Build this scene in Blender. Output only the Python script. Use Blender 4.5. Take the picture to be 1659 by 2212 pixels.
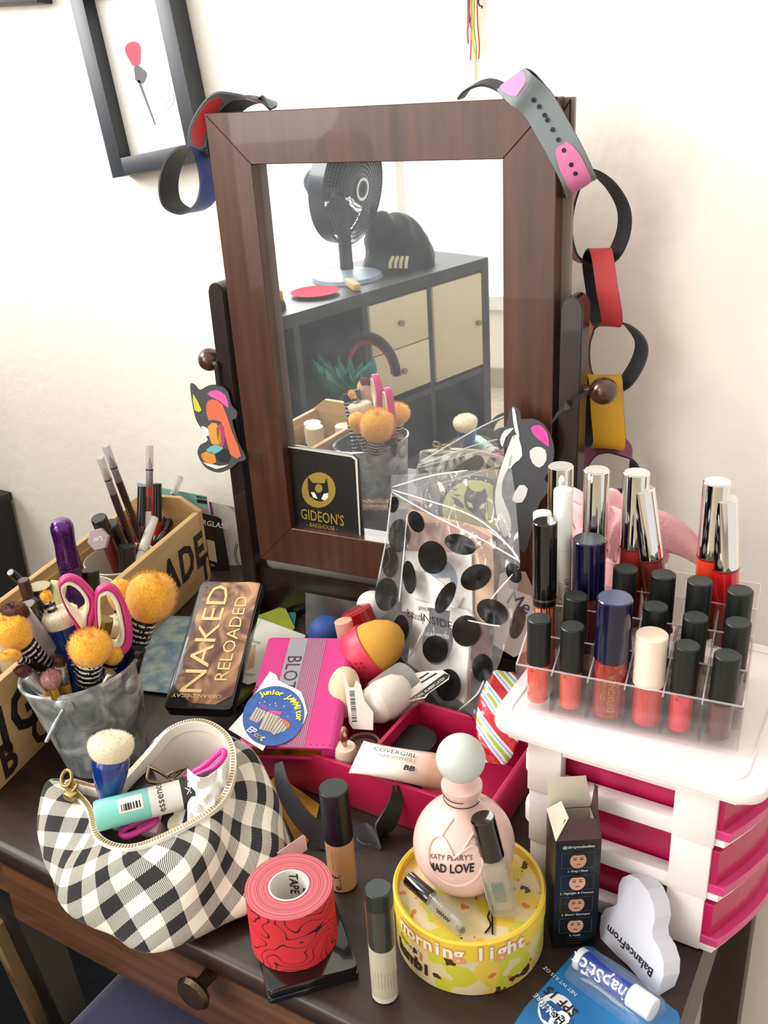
import bpy, bmesh, math, random
from mathutils import Vector, Matrix, noise
for o in list(bpy.data.objects): bpy.data.objects.remove(o)
S = bpy.context.scene
COL = S.collection
PI = math.pi
random.seed(7)

# ------------------------------------------------------------------ camera
CH = 0.60
RM = Matrix(((0.8625360908730264, 0.16424617292190108, -0.47859658024476887),
             (0.5036947961676415, -0.3688020715673365, 0.7812020124918262),
             (-0.04819796940864412, -0.9148815369697599, -0.40083503970677664)))
FPX, CX, CY = 2050.0, 829.5, 1106.0
CAM = Vector((0, 0, CH))
cd = bpy.data.cameras.new('camera'); cam = bpy.data.objects.new('camera', cd); COL.objects.link(cam)
rx, ry, rz = (RM.col[0], -RM.col[1], -RM.col[2])
cam.matrix_world = Matrix(((rx[0], ry[0], rz[0], 0), (rx[1], ry[1], rz[1], 0), (rx[2], ry[2], rz[2], CH), (0, 0, 0, 1)))
cd.sensor_fit = 'VERTICAL'; cd.sensor_height = 36.0; cd.lens = 36.0 * FPX / 2212.0
cd.clip_start = 0.02; cd.clip_end = 50
S.camera = cam

# ------------------------------------------------------------------ light
S.view_settings.view_transform = 'Standard'; S.view_settings.look = 'None'
S.view_settings.gamma = 1.0; S.view_settings.use_curve_mapping = False
S.view_settings.exposure = 0.36
w = bpy.data.worlds.new('world'); S.world = w; w.use_nodes = True
w.node_tree.nodes['Background'].inputs[0].default_value = (1.0, 0.98, 0.95, 1)
w.node_tree.nodes['Background'].inputs[1].default_value = 0.75
def area(name, loc, tgt, sx, sy, power, col):
    l = bpy.data.lights.new(name, 'AREA'); l.shape = 'RECTANGLE'; l.size = sx; l.size_y = sy; l.energy = power; l.color = col
    o = bpy.data.objects.new(name, l); COL.objects.link(o); o.location = loc
    o.rotation_euler = (Vector(tgt) - Vector(loc)).to_track_quat('-Z', 'Y').to_euler(); return o
area('window_light_assumed', (-1.7, -2.16, 1.1), (-0.45, 0.85, 0.3), 2.0, 1.6, 55, (1.0, 0.985, 0.96))  # assumed daylight from across the room, in front of the assumed window
area('left_light_assumed', (-2.25, 0.0, 1.35), (-0.55, 0.8, 0.25), 1.3, 1.3, 70, (1.0, 0.985, 0.96))  # assumed key light from the left, no source in view

# ------------------------------------------------------------------ pixel -> place helpers
def ray(px, py):
    return (RM @ Vector((px - CX, py - CY, FPX))).normalized()
def P(px, py, z=0.0):
    d = ray(px, py); return CAM + d * ((z - CH) / d.z)
def PY(px, py, y):
    d = ray(px, py); return CAM + d * (y / d.y)
def PN(px, py, p0, n):
    d = ray(px, py); return CAM + d * ((Vector(p0) - CAM).dot(n) / d.dot(n))
def proj(p):
    c = RM.transposed() @ (Vector(p) - CAM); return CX + FPX * c.x / c.z, CY + FPX * c.y / c.z
def HT(b, py):
    lo, hi = -0.3, 1.0
    for _ in range(40):
        m = (lo + hi) / 2
        if proj((b[0], b[1], m))[1] > py: lo = m
        else: hi = m
    return (lo + hi) / 2

# ------------------------------------------------------------------ materials
def lin(h):
    if not isinstance(h, str): return tuple(h)[:3]
    h = h.lstrip('#'); v = [int(h[i:i+2], 16) / 255 for i in (0, 2, 4)]
    return tuple(c / 12.92 if c <= 0.04045 else ((c + 0.055) / 1.055) ** 2.4 for c in v)
MATS = {}
def mat(name, col='#888888', rough=0.5, metal=0.0, coat=0.0, trans=0.0, sheen=0.0, var=0.0, vs=40.0, bump=0.0, bs=200.0, sub=0.0, spec=0.5):
    if name in MATS: return MATS[name]
    m = bpy.data.materials.new(name); MATS[name] = m; m.use_nodes = True
    n = m.node_tree.nodes; L = m.node_tree.links; b = n['Principled BSDF']
    c = lin(col)
    b.inputs['Base Color'].default_value = (*c, 1); b.inputs['Roughness'].default_value = rough
    b.inputs['Metallic'].default_value = metal; b.inputs['Coat Weight'].default_value = coat
    b.inputs['Transmission Weight'].default_value = trans; b.inputs['Sheen Weight'].default_value = sheen
    b.inputs['Specular IOR Level'].default_value = spec
    if sub: b.inputs['Subsurface Weight'].default_value = sub; b.inputs['Subsurface Scale'].default_value = 0.004
    if var or bump:
        tc = n.new('ShaderNodeTexCoord')
    if var:
        t = n.new('ShaderNodeTexNoise'); t.inputs['Scale'].default_value = vs; t.inputs['Detail'].default_value = 4
        L.new(tc.outputs['Object'], t.inputs['Vector'])
        r = n.new('ShaderNodeValToRGB'); r.color_ramp.elements[0].position = 0.3; r.color_ramp.elements[1].position = 0.7
        r.color_ramp.elements[0].color = (*[max(0, x * (1 - var)) for x in c], 1)
        r.color_ramp.elements[1].color = (*[min(1, x * (1 + var)) for x in c], 1)
        L.new(t.outputs['Fac'], r.inputs['Fac']); L.new(r.outputs['Color'], b.inputs['Base Color'])
    if bump:
        t = n.new('ShaderNodeTexNoise'); t.inputs['Scale'].default_value = bs; t.inputs['Detail'].default_value = 5
        L.new(tc.outputs['Object'], t.inputs['Vector'])
        k = n.new('ShaderNodeBump'); k.inputs['Strength'].default_value = bump; k.inputs['Distance'].default_value = 0.002
        L.new(t.outputs['Fac'], k.inputs['Height']); L.new(k.outputs['Normal'], b.inputs['Normal'])
    return m
def clear(name, tint='#ffffff', gloss=0.08, rough=0.03, haze=0.0, ior=1.45):
    """thin clear plastic: see-through with fresnel reflections"""
    if name in MATS: return MATS[name]
    m = bpy.data.materials.new(name); MATS[name] = m; m.use_nodes = True
    n = m.node_tree.nodes; L = m.node_tree.links; n.remove(n['Principled BSDF']); out = n['Material Output']
    t = n.new('ShaderNodeBsdfTransparent'); t.inputs[0].default_value = (*lin(tint), 1)
    g = n.new('ShaderNodeBsdfGlossy'); g.inputs['Roughness'].default_value = rough; g.inputs[0].default_value = (1, 1, 1, 1)
    lw = n.new('ShaderNodeLayerWeight'); lw.inputs[0].default_value = 0.5
    pw_ = n.new('ShaderNodeMath'); pw_.operation = 'POWER'; pw_.inputs[1].default_value = 4.0; L.new(lw.outputs['Facing'], pw_.inputs[0])
    f = n.new('ShaderNodeMath'); f.operation = 'MULTIPLY_ADD'; f.inputs[1].default_value = 0.55; f.inputs[2].default_value = 0.035; L.new(pw_.outputs[0], f.inputs[0])
    mx = n.new('ShaderNodeMixShader'); L.new(f.outputs[0], mx.inputs[0]); L.new(t.outputs[0], mx.inputs[1]); L.new(g.outputs[0], mx.inputs[2])
    last = mx
    if haze:
        d = n.new('ShaderNodeBsdfDiffuse'); d.inputs[0].default_value = (.95, .95, .95, 1)
        m2 = n.new('ShaderNodeMixShader'); m2.inputs[0].default_value = haze
        L.new(mx.outputs[0], m2.inputs[1]); L.new(d.outputs[0], m2.inputs[2]); last = m2
    L.new(last.outputs[0], out.inputs[0]); return m
def nodes_mat(name, rough=0.5, **kw):
    """new principled material to be wired by the caller: returns mat, nodes, links, bsdf"""
    m = bpy.data.materials.new(name); MATS[name] = m; m.use_nodes = True
    n = m.node_tree.nodes; b = n['Principled BSDF']; b.inputs['Roughness'].default_value = rough
    for k, v in kw.items(): b.inputs[k.replace('_', ' ')].default_value = v
    return m, n, m.node_tree.links, b
def ramp(n, stops, interp='LINEAR'):
    r = n.new('ShaderNodeValToRGB'); cr = r.color_ramp; cr.interpolation = interp
    while len(cr.elements) < len(stops): cr.elements.new(0.5)
    for e, (p, c) in zip(cr.elements, stops): e.position = p; e.color = (*lin(c), 1)
    return r
def wood(name, c0, c1, rough=0.35, scale=(6, 60, 60), coat=0.2):
    m, n, L, b = nodes_mat(name, rough, Coat_Weight=coat)
    tc = n.new('ShaderNodeTexCoord'); mp = n.new('ShaderNodeMapping'); mp.inputs['Scale'].default_value = scale
    t = n.new('ShaderNodeTexNoise'); t.inputs['Scale'].default_value = 1.6; t.inputs['Detail'].default_value = 6
    r = ramp(n, [(0.3, c0), (0.72, c1)])
    L.new(tc.outputs['Object'], mp.inputs[0]); L.new(mp.outputs[0], t.inputs['Vector']); L.new(t.outputs['Fac'], r.inputs[0]); L.new(r.outputs[0], b.inputs['Base Color'])
    return m

# ------------------------------------------------------------------ mesh helpers
def mesh(name, verts, faces, m, par=None, smooth=None, fm=None, uv=None):
    me = bpy.data.meshes.new(name); me.from_pydata([tuple(v) for v in verts], [], faces); me.validate()
    ms = m if isinstance(m, (list, tuple)) else [m]
    for k in ms: me.materials.append(k)
    if fm:
        for p, i in zip(me.polygons, fm): p.material_index = i
    if uv:
        ul = me.uv_layers.new(name='UVMap')
        for p in me.polygons:
            for li in p.loop_indices: ul.data[li].uv = uv[me.loops[li].vertex_index]
    if smooth is not None:
        for p in me.polygons: p.use_smooth = True
        me.set_sharp_from_angle(angle=math.radians(smooth))
    o = bpy.data.objects.new(name, me); COL.objects.link(o)
    if par: o.parent = par
    return o
def frombm(name, bm, m, par=None, smooth=None):
    bmesh.ops.recalc_face_normals(bm, faces=bm.faces)
    me = bpy.data.meshes.new(name); bm.to_mesh(me); bm.free()
    for k in (m if isinstance(m, (list, tuple)) else [m]): me.materials.append(k)
    if smooth is not None:
        for p in me.polygons: p.use_smooth = True
        me.set_sharp_from_angle(angle=math.radians(smooth))
    o = bpy.data.objects.new(name, me); COL.objects.link(o)
    if par: o.parent = par
    return o
def tag(o, label, cat, group=None, kind=None):
    o['label'] = label; o['category'] = cat
    if group: o['group'] = group
    if kind: o['kind'] = kind
    return o
def root(name, label, cat, loc=(0, 0, 0), M3=None, rz=None, group=None):
    o = bpy.data.objects.new(name, None); COL.objects.link(o); o.empty_display_size = 0.01
    if M3 is not None: o.matrix_world = Matrix.Translation(Vector(loc)) @ M3.to_4x4()
    else:
        o.location = loc
        if rz is not None: o.rotation_euler = (0, 0, rz)
    return tag(o, label, cat, group)
def structure(o, label=None):
    o['kind'] = 'structure'
    if label: o['label'] = label; o['category'] = o.name.split('_')[0].split('.')[0]
    return o
def axes(x, y, z):
    return Matrix((x, y, z)).transposed()
def zframe(d, hint=None):
    """rotation whose local z is d and local -y looks to the camera (or to hint)"""
    z = Vector(d).normalized(); h = Vector(hint) if hint is not None else Vector((0.35, -1, 0.3))
    x = z.cross(-h)
    x = (-h).cross(z); x.normalize(); y = z.cross(x); return axes(x, y, z)
def box(name, lo, hi, m, par=None, bev=0.0, seg=2, smooth=40):
    bm = bmesh.new(); bmesh.ops.create_cube(bm, size=1)
    for v in bm.verts:
        v.co = Vector([(lo[i] + hi[i]) / 2 + v.co[i] * (hi[i] - lo[i]) for i in range(3)])
    if bev: bmesh.ops.bevel(bm, geom=list(bm.edges), offset=bev, segments=seg, profile=0.5, affect='EDGES')
    return frombm(name, bm, m, par, smooth if bev else None)
def lathe(name, prof, m, par=None, seg=28, smooth=40, cap=True, arc=None):
    vs, fs = [], []
    n = len(prof)
    for i in range(seg):
        a = 2 * PI * i / seg
        for r, z in prof: vs.append((r * math.cos(a), r * math.sin(a), z))
    for i in range(seg):
        j = (i + 1) % seg
        for k in range(n - 1): fs.append((i * n + k, j * n + k, j * n + k + 1, i * n + k + 1))
    if cap and prof[0][0] > 1e-6: fs.append([i * n for i in range(seg)][::-1])
    if cap and prof[-1][0] > 1e-6: fs.append([i * n + n - 1 for i in range(seg)])
    bm = bmesh.new(); bv = [bm.verts.new(v) for v in vs]
    for f in fs:
        try: bm.faces.new([bv[q] for q in f])
        except ValueError: pass
    bmesh.ops.remove_doubles(bm, verts=bm.verts, dist=1e-6)
    return frombm(name, bm, m, par, smooth)
def prism(name, pts, z0, z1, m, par=None, bev=0.0, smooth=None, seg=2):
    bm = bmesh.new(); lo = [bm.verts.new((x, y, z0)) for x, y in pts]; hi = [bm.verts.new((x, y, z1)) for x, y in pts]
    bm.faces.new(lo[::-1]); bm.faces.new(hi); n = len(pts)
    side = [bm.faces.new((lo[i], lo[(i + 1) % n], hi[(i + 1) % n], hi[i])) for i in range(n)]
    if bev:
        ed = [e for e in bm.edges if abs(e.verts[0].co.z - e.verts[1].co.z) < 1e-9]
        bmesh.ops.bevel(bm, geom=ed, offset=bev, segments=seg, profile=0.5, affect='EDGES')
    return frombm(name, bm, m, par, smooth)
def rrect(x0, y0, x1, y1, r, k=5):
    out = []
    for cx, cy, a in ((x1 - r, y0 + r, -PI / 2), (x1 - r, y1 - r, 0), (x0 + r, y1 - r, PI / 2), (x0 + r, y0 + r, PI)):
        for i in range(k + 1): out.append((cx + r * math.cos(a + PI / 2 * i / k), cy + r * math.sin(a + PI / 2 * i / k)))
    return out
def ell(cx, cy, a, b=None, n=28, rot=0.0):
    b = a if b is None else b; c, s = math.cos(rot), math.sin(rot)
    return [(cx + a * math.cos(t) * c - b * math.sin(t) * s, cy + a * math.cos(t) * s + b * math.sin(t) * c) for t in [2 * PI * i / n for i in range(n)]]
def smoothpts(pts, n=6, closed=False):
    """Catmull-Rom through points"""
    pts = [Vector(p) for p in pts]; N = len(pts); out = []
    rng = range(N) if closed else range(N - 1)
    for i in rng:
        if closed: a, b, c, d = pts[i - 1], pts[i], pts[(i + 1) % N], pts[(i + 2) % N]
        else: a, b, c, d = pts[max(i - 1, 0)], pts[i], pts[i + 1], pts[min(i + 2, N - 1)]
        for k in range(n):
            t = k / n
            out.append(0.5 * ((2 * b) + (c - a) * t + (2 * a - 5 * b + 4 * c - d) * t * t + (3 * b - a - 3 * c + d) * t ** 3))
    if not closed: out.append(pts[-1])
    return out
def tube(name, pts, r, m, par=None, seg=8, closed=False, cap=True):
    pts = [Vector(p) for p in pts]; N = len(pts); rr = r if isinstance(r, (list, tuple)) else [r] * N
    vs, fs = [], []; up = None
    for i, p in enumerate(pts):
        if closed: t = pts[(i + 1) % N] - pts[i - 1]
        else: t = pts[min(i + 1, N - 1)] - pts[max(i - 1, 0)]
        t.normalize()
        if up is None: up = t.orthogonal().normalized()
        else:
            up = up - t * up.dot(t); up.normalize()
        s = t.cross(up)
        for k in range(seg):
            a = 2 * PI * k / seg; vs.append(p + (up * math.cos(a) + s * math.sin(a)) * rr[i])
    for i in range(N if closed else N - 1):
        j = (i + 1) % N
        for k in range(seg):
            l = (k + 1) % seg; fs.append((i * seg + k, i * seg + l, j * seg + l, j * seg + k))
    if not closed and cap: fs.append(list(range(seg))[::-1]); fs.append([(N - 1) * seg + k for k in range(seg)])
    return mesh(name, vs, fs, m, par, 50)
def band(name, pts, wdir, w, t, m, par=None, closed=False, smooth=60):
    """strap: centre line pts, width along wdir (vector or list), thickness t; m = (outer, inner) materials.
    outer side is to the left-hand normal  tangent x wdir"""
    pts = [Vector(p) for p in pts]; N = len(pts); wl = w if isinstance(w, (list, tuple)) else [w] * N
    wd = wdir if isinstance(wdir, list) else [wdir] * N
    vs, fs, fm = [], [], []
    for i, p in enumerate(pts):
        if closed: tg = pts[(i + 1) % N] - pts[i - 1]
        else: tg = pts[min(i + 1, N - 1)] - pts[max(i - 1, 0)]
        tg.normalize(); d = Vector(wd[i]); d = (d - tg * d.dot(tg)).normalized(); nn = tg.cross(d)
        for sx, sn in ((-1, 1), (1, 1), (1, -1), (-1, -1)): vs.append(p + d * (sx * wl[i] / 2) + nn * (sn * t / 2))
    for i in range(N if closed else N - 1):
        j = (i + 1) % N
        for k in range(4):
            l = (k + 1) % 4; fs.append((i * 4 + k, i * 4 + l, j * 4 + l, j * 4 + k)); fm.append(0 if k in (0,) else 1)
    if not closed: fs.append((3, 2, 1, 0)); fm.append(1); e = (N - 1) * 4; fs.append((e, e + 1, e + 2, e + 3)); fm.append(1)
    return mesh(name, vs, fs, list(m) if isinstance(m, (tuple, list)) else [m, m], par, smooth, fm=fm)
def grid(name, nu, nv, fn, m, par=None, thick=0.0, closed=False, smooth=60, uvs=(1, 1)):
    vs, fs, uv = [], [], []
    for j in range(nv + 1):
        for i in range(nu + (0 if closed else 1)):
            vs.append(fn(i / nu, j / nv)); uv.append((i / nu * uvs[0], j / nv * uvs[1]))
    W = nu if closed else nu + 1
    for j in range(nv):
        for i in range(nu): 
            a = j * W + i; b = j * W + (i + 1) % W; fs.append((a, b, b + W, a + W))
    o = mesh(name, vs, fs, m, par, smooth, uv=uv)
    if thick:
        md = o.modifiers.new('solid', 'SOLIDIFY'); md.thickness = thick; md.offset = 0
    return o
TXT = {}
def textmesh(s, size, bold=0.0):
    k = (s, size, bold)
    if k not in TXT:
        cu = bpy.data.curves.new('txt', 'FONT'); cu.body = s; cu.size = size; cu.align_x = 'CENTER'; cu.align_y = 'CENTER'; cu.resolution_u = 2; cu.offset = size * bold
        ob = bpy.data.objects.new('txt', cu); me = ob.to_mesh()
        TXT[k] = ([tuple(v.co) for v in me.vertices], [tuple(p.vertices) for p in me.polygons]); ob.to_mesh_clear()
        bpy.data.objects.remove(ob); bpy.data.curves.remove(cu)
    return TXT[k]
def text(s, size, m, par, o, x, y, lift=0.0003, sx=1.0, name='lettering', bold=0.0):
    """flat lettering at local point o, reading along x, up along y"""
    v, f = textmesh(s, size, bold); x = Vector(x).normalized(); y = Vector(y); y = (y - x * y.dot(x)).normalized(); n = x.cross(y); o = Vector(o)
    return mesh(name, [o + x * (p[0] * sx) + y * p[1] + n * lift for p in v], f, m, par)
def ctext(s, size, m, par, r, z, ang, rot=0.0, lift=0.0002, sx=1.0, name='lettering', rfun=None, bold=0.0):
    """lettering wrapped on a cylinder of radius r around local z; ang=-pi/2 faces local -y"""
    v, f = textmesh(s, size, bold); c, q = math.cos(rot), math.sin(rot); out = []
    for p in v:
        a, b = p[0] * sx, p[1]; a, b = a * c - b * q, a * q + b * c
        rad = (rfun(z + b) if rfun else r) + lift; t = ang + a / rad
        out.append((rad * math.cos(t), rad * math.sin(t), z + b))
    return mesh(name, out, f, m, par)
def patch(name, pts, m, par, o, x, y, z0=0.0, z1=0.0004):
    """thin flat polygon (print, sticker) on a plane at local o with axes x,y"""
    x = Vector(x).normalized(); y = Vector(y); y = (y - x * y.dot(x)).normalized(); n = x.cross(y); o = Vector(o); N = len(pts)
    vs = [o + x * a + y * b + n * z1 for a, b in pts]
    return mesh(name, vs, [list(range(N))], m, par)
def slab(name, pix, p0, n, th, m, par=None, bev=0.0):
    """flat thing whose outline, seen at pixels, lies on the plane (p0,n); thickness th below that plane. world coords"""
    n = Vector(n).normalized(); top = [PN(a, b, p0, n) for a, b in pix]; N = len(top)
    bm = bmesh.new(); hi = [bm.verts.new(v) for v in top]; lo = [bm.verts.new(v - n * th) for v in top]
    bm.faces.new(hi); bm.faces.new(lo[::-1])
    for i in range(N): bm.faces.new((hi[i], lo[i], lo[(i + 1) % N], hi[(i + 1) % N]))
    if bev: bmesh.ops.bevel(bm, geom=list(bm.edges), offset=bev, segments=2, profile=0.5, affect='EDGES')
    return frombm(name, bm, m, par, 40 if bev else None)
Z0 = Vector((0, 0, 1))
# ================================================================== the setting
WY = 0.985
wallm, n, L, b = nodes_mat('wall_paint', 0.85)
tc = n.new('ShaderNodeTexCoord'); t = n.new('ShaderNodeTexNoise'); t.inputs['Scale'].default_value = 55; t.inputs['Detail'].default_value = 3
L.new(tc.outputs['Object'], t.inputs['Vector']); k = n.new('ShaderNodeBump'); k.inputs['Strength'].default_value = 0.35; k.inputs['Distance'].default_value = 0.003
L.new(t.outputs['Fac'], k.inputs['Height']); L.new(k.outputs['Normal'], b.inputs['Normal']); b.inputs['Base Color'].default_value = (*lin('#f2ebdf'), 1)
structure(box('wall_back', (-3.2, WY, -0.78), (2.2, WY + 0.1, 2.4), wallm), 'cream plaster wall behind the dressing table')
floorm = mat('floor_tile', '#b9ad98', 0.4, var=0.15, vs=30)
structure(box('floor', (-3.2, -3.6, -0.82), (2.2, WY, -0.78), floorm), 'pale speckled floor under the dressing table')

# ------------------------------------------------------------------ dressing table
wdark = wood('dark_wood', '#1b0f0b', '#301d17', 0.42, (5, 70, 70), 0.08)
wedge = wood('walnut_wood', '#4a2f1f', '#6b452c', 0.35, (5, 70, 70), 0.2)
TX1, TY0 = -0.0803, 0.379
tb = root('dressing_table', 'dark brown wooden dressing table with a front drawer under all the cosmetics', 'table', (0, 0, 0))
bm = bmesh.new(); bmesh.ops.create_cube(bm, size=1)
lo, hi = (-0.958, TY0, -0.024), (TX1, WY - 0.006, 0.0)
for v in bm.verts: v.co = Vector([(lo[i] + hi[i]) / 2 + v.co[i] * (hi[i] - lo[i]) for i in range(3)])
bmesh.ops.bevel(bm, geom=[e for e in bm.edges if all(abs(v.co.y - TY0) < 1e-5 for v in e.verts)], offset=0.009, segments=4, profile=0.5, affect='EDGES')
frombm('table_top', bm, wdark, tb, 40)
box('apron', (-0.93, TY0 + 0.012, -0.075), (TX1 - 0.001, TY0 + 0.03, -0.0242), wedge, tb)
dr = box('drawer_front', (-0.67, TY0 + 0.006, -0.098), (-0.16, TY0 + 0.024, -0.03), wedge, tb, 0.002)
kp = PY(412, 2152, TY0 - 0.018)
kn = lathe('knob', [(0.0, 0.0), (0.006, 0), (0.0055, 0.008), (0.006, 0.014), (0.013, 0.017), (0.0155, 0.021), (0.013, 0.0245), (0.0, 0.026)], mat('bronze', '#5a4a38', 0.35, 0.9, bump=0.3, bs=300), dr, 24)
kn.matrix_local = Matrix.Translation((kp.x, TY0 + 0.006, kp.z)) @ Matrix.Rotation(PI / 2, 4, 'X')
for x in (-0.91, TX1 - 0.0235):
    for y in (TY0 + 0.045, WY - 0.05): box('leg', (x - 0.022, y - 0.022, -0.78), (x + 0.022, y + 0.022, -0.024), wdark, tb, 0.002)
box('side_apron', (TX1 - 0.02, TY0 + 0.03, -0.085), (TX1 - 0.001, WY - 0.06, -0.0242), wdark, tb)
structure(box('ledge_1', (-0.95, WY - 0.0185, 0.0004), (-0.2, WY - 0.0005, 0.012), mat('ledge_grey', '#77706a', 0.6)), 'grey strip along the wall at the back of the table')  # back ledge of the table, built as a separate piece

# stool under the table with a navy cushion
st = root('stool', 'dark wooden stool with a navy blue cushion tucked under the table', 'stool', (0, 0, -0.78))
a_ = P(190, 2070, -0.16); c_ = P(500, 2212, -0.16)
navy = mat('navy_fabric', '#262345', 0.9, sheen=0.3, bump=0.4, bs=700)
def cush(u, v):
    return None
cx0, cy0 = a_.x + 0.23, a_.y - 0.02
box('cushion', (cx0 - 0.2, cy0 - 0.17, 0.56), (cx0 + 0.2, cy0 + 0.17, 0.62), navy, st, 0.02, 3)
box('seat', (cx0 - 0.2, cy0 - 0.17, 0.53), (cx0 + 0.2, cy0 + 0.17, 0.56), wdark, st, 0.004)
for sx, sy in ((1, -1), (1, 1)):
    tube('leg', [(cx0 + sx * 0.24, cy0 + sy * 0.19, 0.0), (cx0 + sx * 0.17, cy0 + sy * 0.14, 0.54)], 0.018, wdark, st, 6)
zs = Vector((0, 0, 0.78))
for a0, a1, rr_, mm_ in (((38, 1925), (165, 2228), .028, mat('leg_black', '#0e0a09', .5)), ((-12, 1985), (92, 2225), .013, mat('leg_tan', '#8d7350', .6))):
    tube('leg', [PY(*a0, .43) + zs, P(*a1, -.7705) + zs], rr_, mm_, st, 4)
tag(box('rug', (-1.30, -0.3, -0.7798), (-0.94, 0.95, -0.772), mat('rug_dark', '#15161f', .95, var=.4, vs=30)), 'dark flat sheet standing in for the table shadow on the floor at its left end', 'rug')  # dark sheet in place of the table's shadow on the floor

# black cabinet beside the table, low against the wall
cb = root('black_cabinet', 'black cabinet standing low behind the left end of the table', 'cabinet', (0, 0, -0.78))
box('body', (-1.95, 0.60, 0.0), (-1.362, 0.978, 0.765), mat('cabinet_black', '#0d0c0e', 0.5), cb, 0.004)
box('top', (-1.96, 0.59, 0.765), (-1.358, 0.979, 0.78), mat('cabinet_black', '#0d0c0e', 0.5), cb, 0.002)
wr = root('wardrobe', 'tall dark block added out of view on the left to shade the wall', 'wardrobe', (0, 0, -0.78))  # added out of view, keeps light off the lower left wall
box('body', (-2.0, -0.35, 0.0), (-1.33, 0.58, 1.45), mat('cabinet_black', '#0d0c0e', 0.5), wr, 0.004)
for y0_, y1_ in ((-.34, .11), (.12, .57)): box('door', (-1.3295, y0_, .05), (-1.31, y1_, 1.42), mat('cabinet_black', '#0d0c0e', 0.5), wr, 0.003)  # front slabs of the added blocker
# ================================================================== swivel mirror
MYAW = math.radians(5.0); MTILT = math.radians(1.2)
mu = Vector((math.cos(MYAW), math.sin(MYAW), 0)); mn = Vector((math.sin(MYAW), -math.cos(MYAW), 0))   # mn looks out of the glass
MB = P(556, 1310) + Vector((0, 0, 0.0006))
mw = wood('mirror_wood', '#3a1f14', '#55301f', 0.34, (60, 60, 4), 0.25)
mwd = wood('mirror_wood_dark', '#170d0b', '#281714', 0.3, (60, 60, 4), 0.3)
mr = root('swivel_mirror', 'dark brown wooden swivel mirror standing at the back of the table', 'mirror', MB, axes(mu, -mn, Z0))
# local: x along the mirror, -y towards the viewer, z up
FW, FZ0, FZ1, RW = 0.372, 0.0745, 0.592, 0.0505
FX0 = 0.0175
def frame_m(x, y, z):
    """point of the tilted frame (pivot at z=.33)"""
    zz = z - 0.33; return Vector((x, y - math.sin(MTILT) * zz, 0.33 + math.cos(MTILT) * zz))
def rail(nm, pts, y0, y1, m):
    vs = [frame_m(x, y0, z) for x, z in pts] + [frame_m(x, y1, z) for x, z in pts]
    bm = bmesh.new(); bv = [bm.verts.new(v) for v in vs]; N = len(pts)
    bm.faces.new(bv[:N]); bm.faces.new(bv[N:][::-1])
    for i in range(N): bm.faces.new((bv[i], bv[N + i], bv[N + (i + 1) % N], bv[(i + 1) % N]))
    bmesh.ops.recalc_face_normals(bm, faces=bm.faces)
    bmesh.ops.bevel(bm, geom=list(bm.edges), offset=0.0008, segments=1, affect='EDGES')
    return frombm(nm, bm, m, mr)
X0, X1 = FX0, FX0 + FW
rail('frame_rail', [(X0, FZ0), (X0 + RW, FZ0 + RW), (X0 + RW, FZ1 - RW), (X0, FZ1)], -0.012, 0.012, mw)
rail('frame_rail', [(X1, FZ0), (X1, FZ1), (X1 - RW, FZ1 - RW), (X1 - RW, FZ0 + RW)], -0.012, 0.012, mw)
rail('frame_rail', [(X0, FZ1), (X0 + RW, FZ1 - RW), (X1 - RW, FZ1 - RW), (X1, FZ1)], -0.012, 0.012, mw)
rail('frame_rail', [(X0, FZ0), (X1, FZ0), (X1 - RW, FZ0 + RW), (X0 + RW, FZ0 + RW)], -0.012, 0.012, mw)
glass, n, L, b = nodes_mat('mirror_glass', 0.012, Metallic=1.0); b.inputs['Base Color'].default_value = (.93, .95, .95, 1)
df = n.new('ShaderNodeBsdfDiffuse'); df.inputs[0].default_value = (.8, .85, .88, 1); tc = n.new('ShaderNodeTexCoord'); t = n.new('ShaderNodeTexNoise'); t.inputs['Scale'].default_value = 30; t.inputs['Detail'].default_value = 8; L.new(tc.outputs['Object'], t.inputs['Vector'])
mr_ = n.new('ShaderNodeMapRange'); mr_.inputs[3].default_value = .04; mr_.inputs[4].default_value = .12; L.new(t.outputs['Fac'], mr_.inputs[0]); mx = n.new('ShaderNodeMixShader'); L.new(mr_.outputs[0], mx.inputs[0]); L.new(b.outputs[0], mx.inputs[1]); L.new(df.outputs[0], mx.inputs[2]); L.new(mx.outputs[0], n['Material Output'].inputs[0])
i0, i1, j0, j1 = X0 + RW - 0.004, X1 - RW + 0.004, FZ0 + RW - 0.004, FZ1 - RW + 0.004
rail('glass', [(i0, j0), (i1, j0), (i1, j1), (i0, j1)], 0.003, 0.006, glass)
rail('backing_board', [(X0 + 0.004, FZ0 + 0.004), (X1 + 0.009, FZ0 + 0.004), (X1 + 0.009, FZ1 - 0.001), (X0 + 0.004, FZ1 - 0.001)], 0.0125, 0.018, mat('backing', '#8a8175', 0.6))
for a, c in (((X1 - 0.004, FZ1 - 0.003), (X1 + 0.005, FZ1 - 0.035)), ((X1 + 0.005, FZ1 - 0.003), (X1 - 0.012, FZ1 - 0.03)), ((X1 + 0.005, FZ1 - 0.003), (X1 + 0.005, FZ1 - 0.05))):
    tube('backing_line', [frame_m(a[0], 0.0122, a[1]), frame_m(c[0], 0.0122, c[1])], 0.0007, mat('ink_brown', '#2a1a18', 0.6), mr, 5)
PT = 0.418
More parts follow.
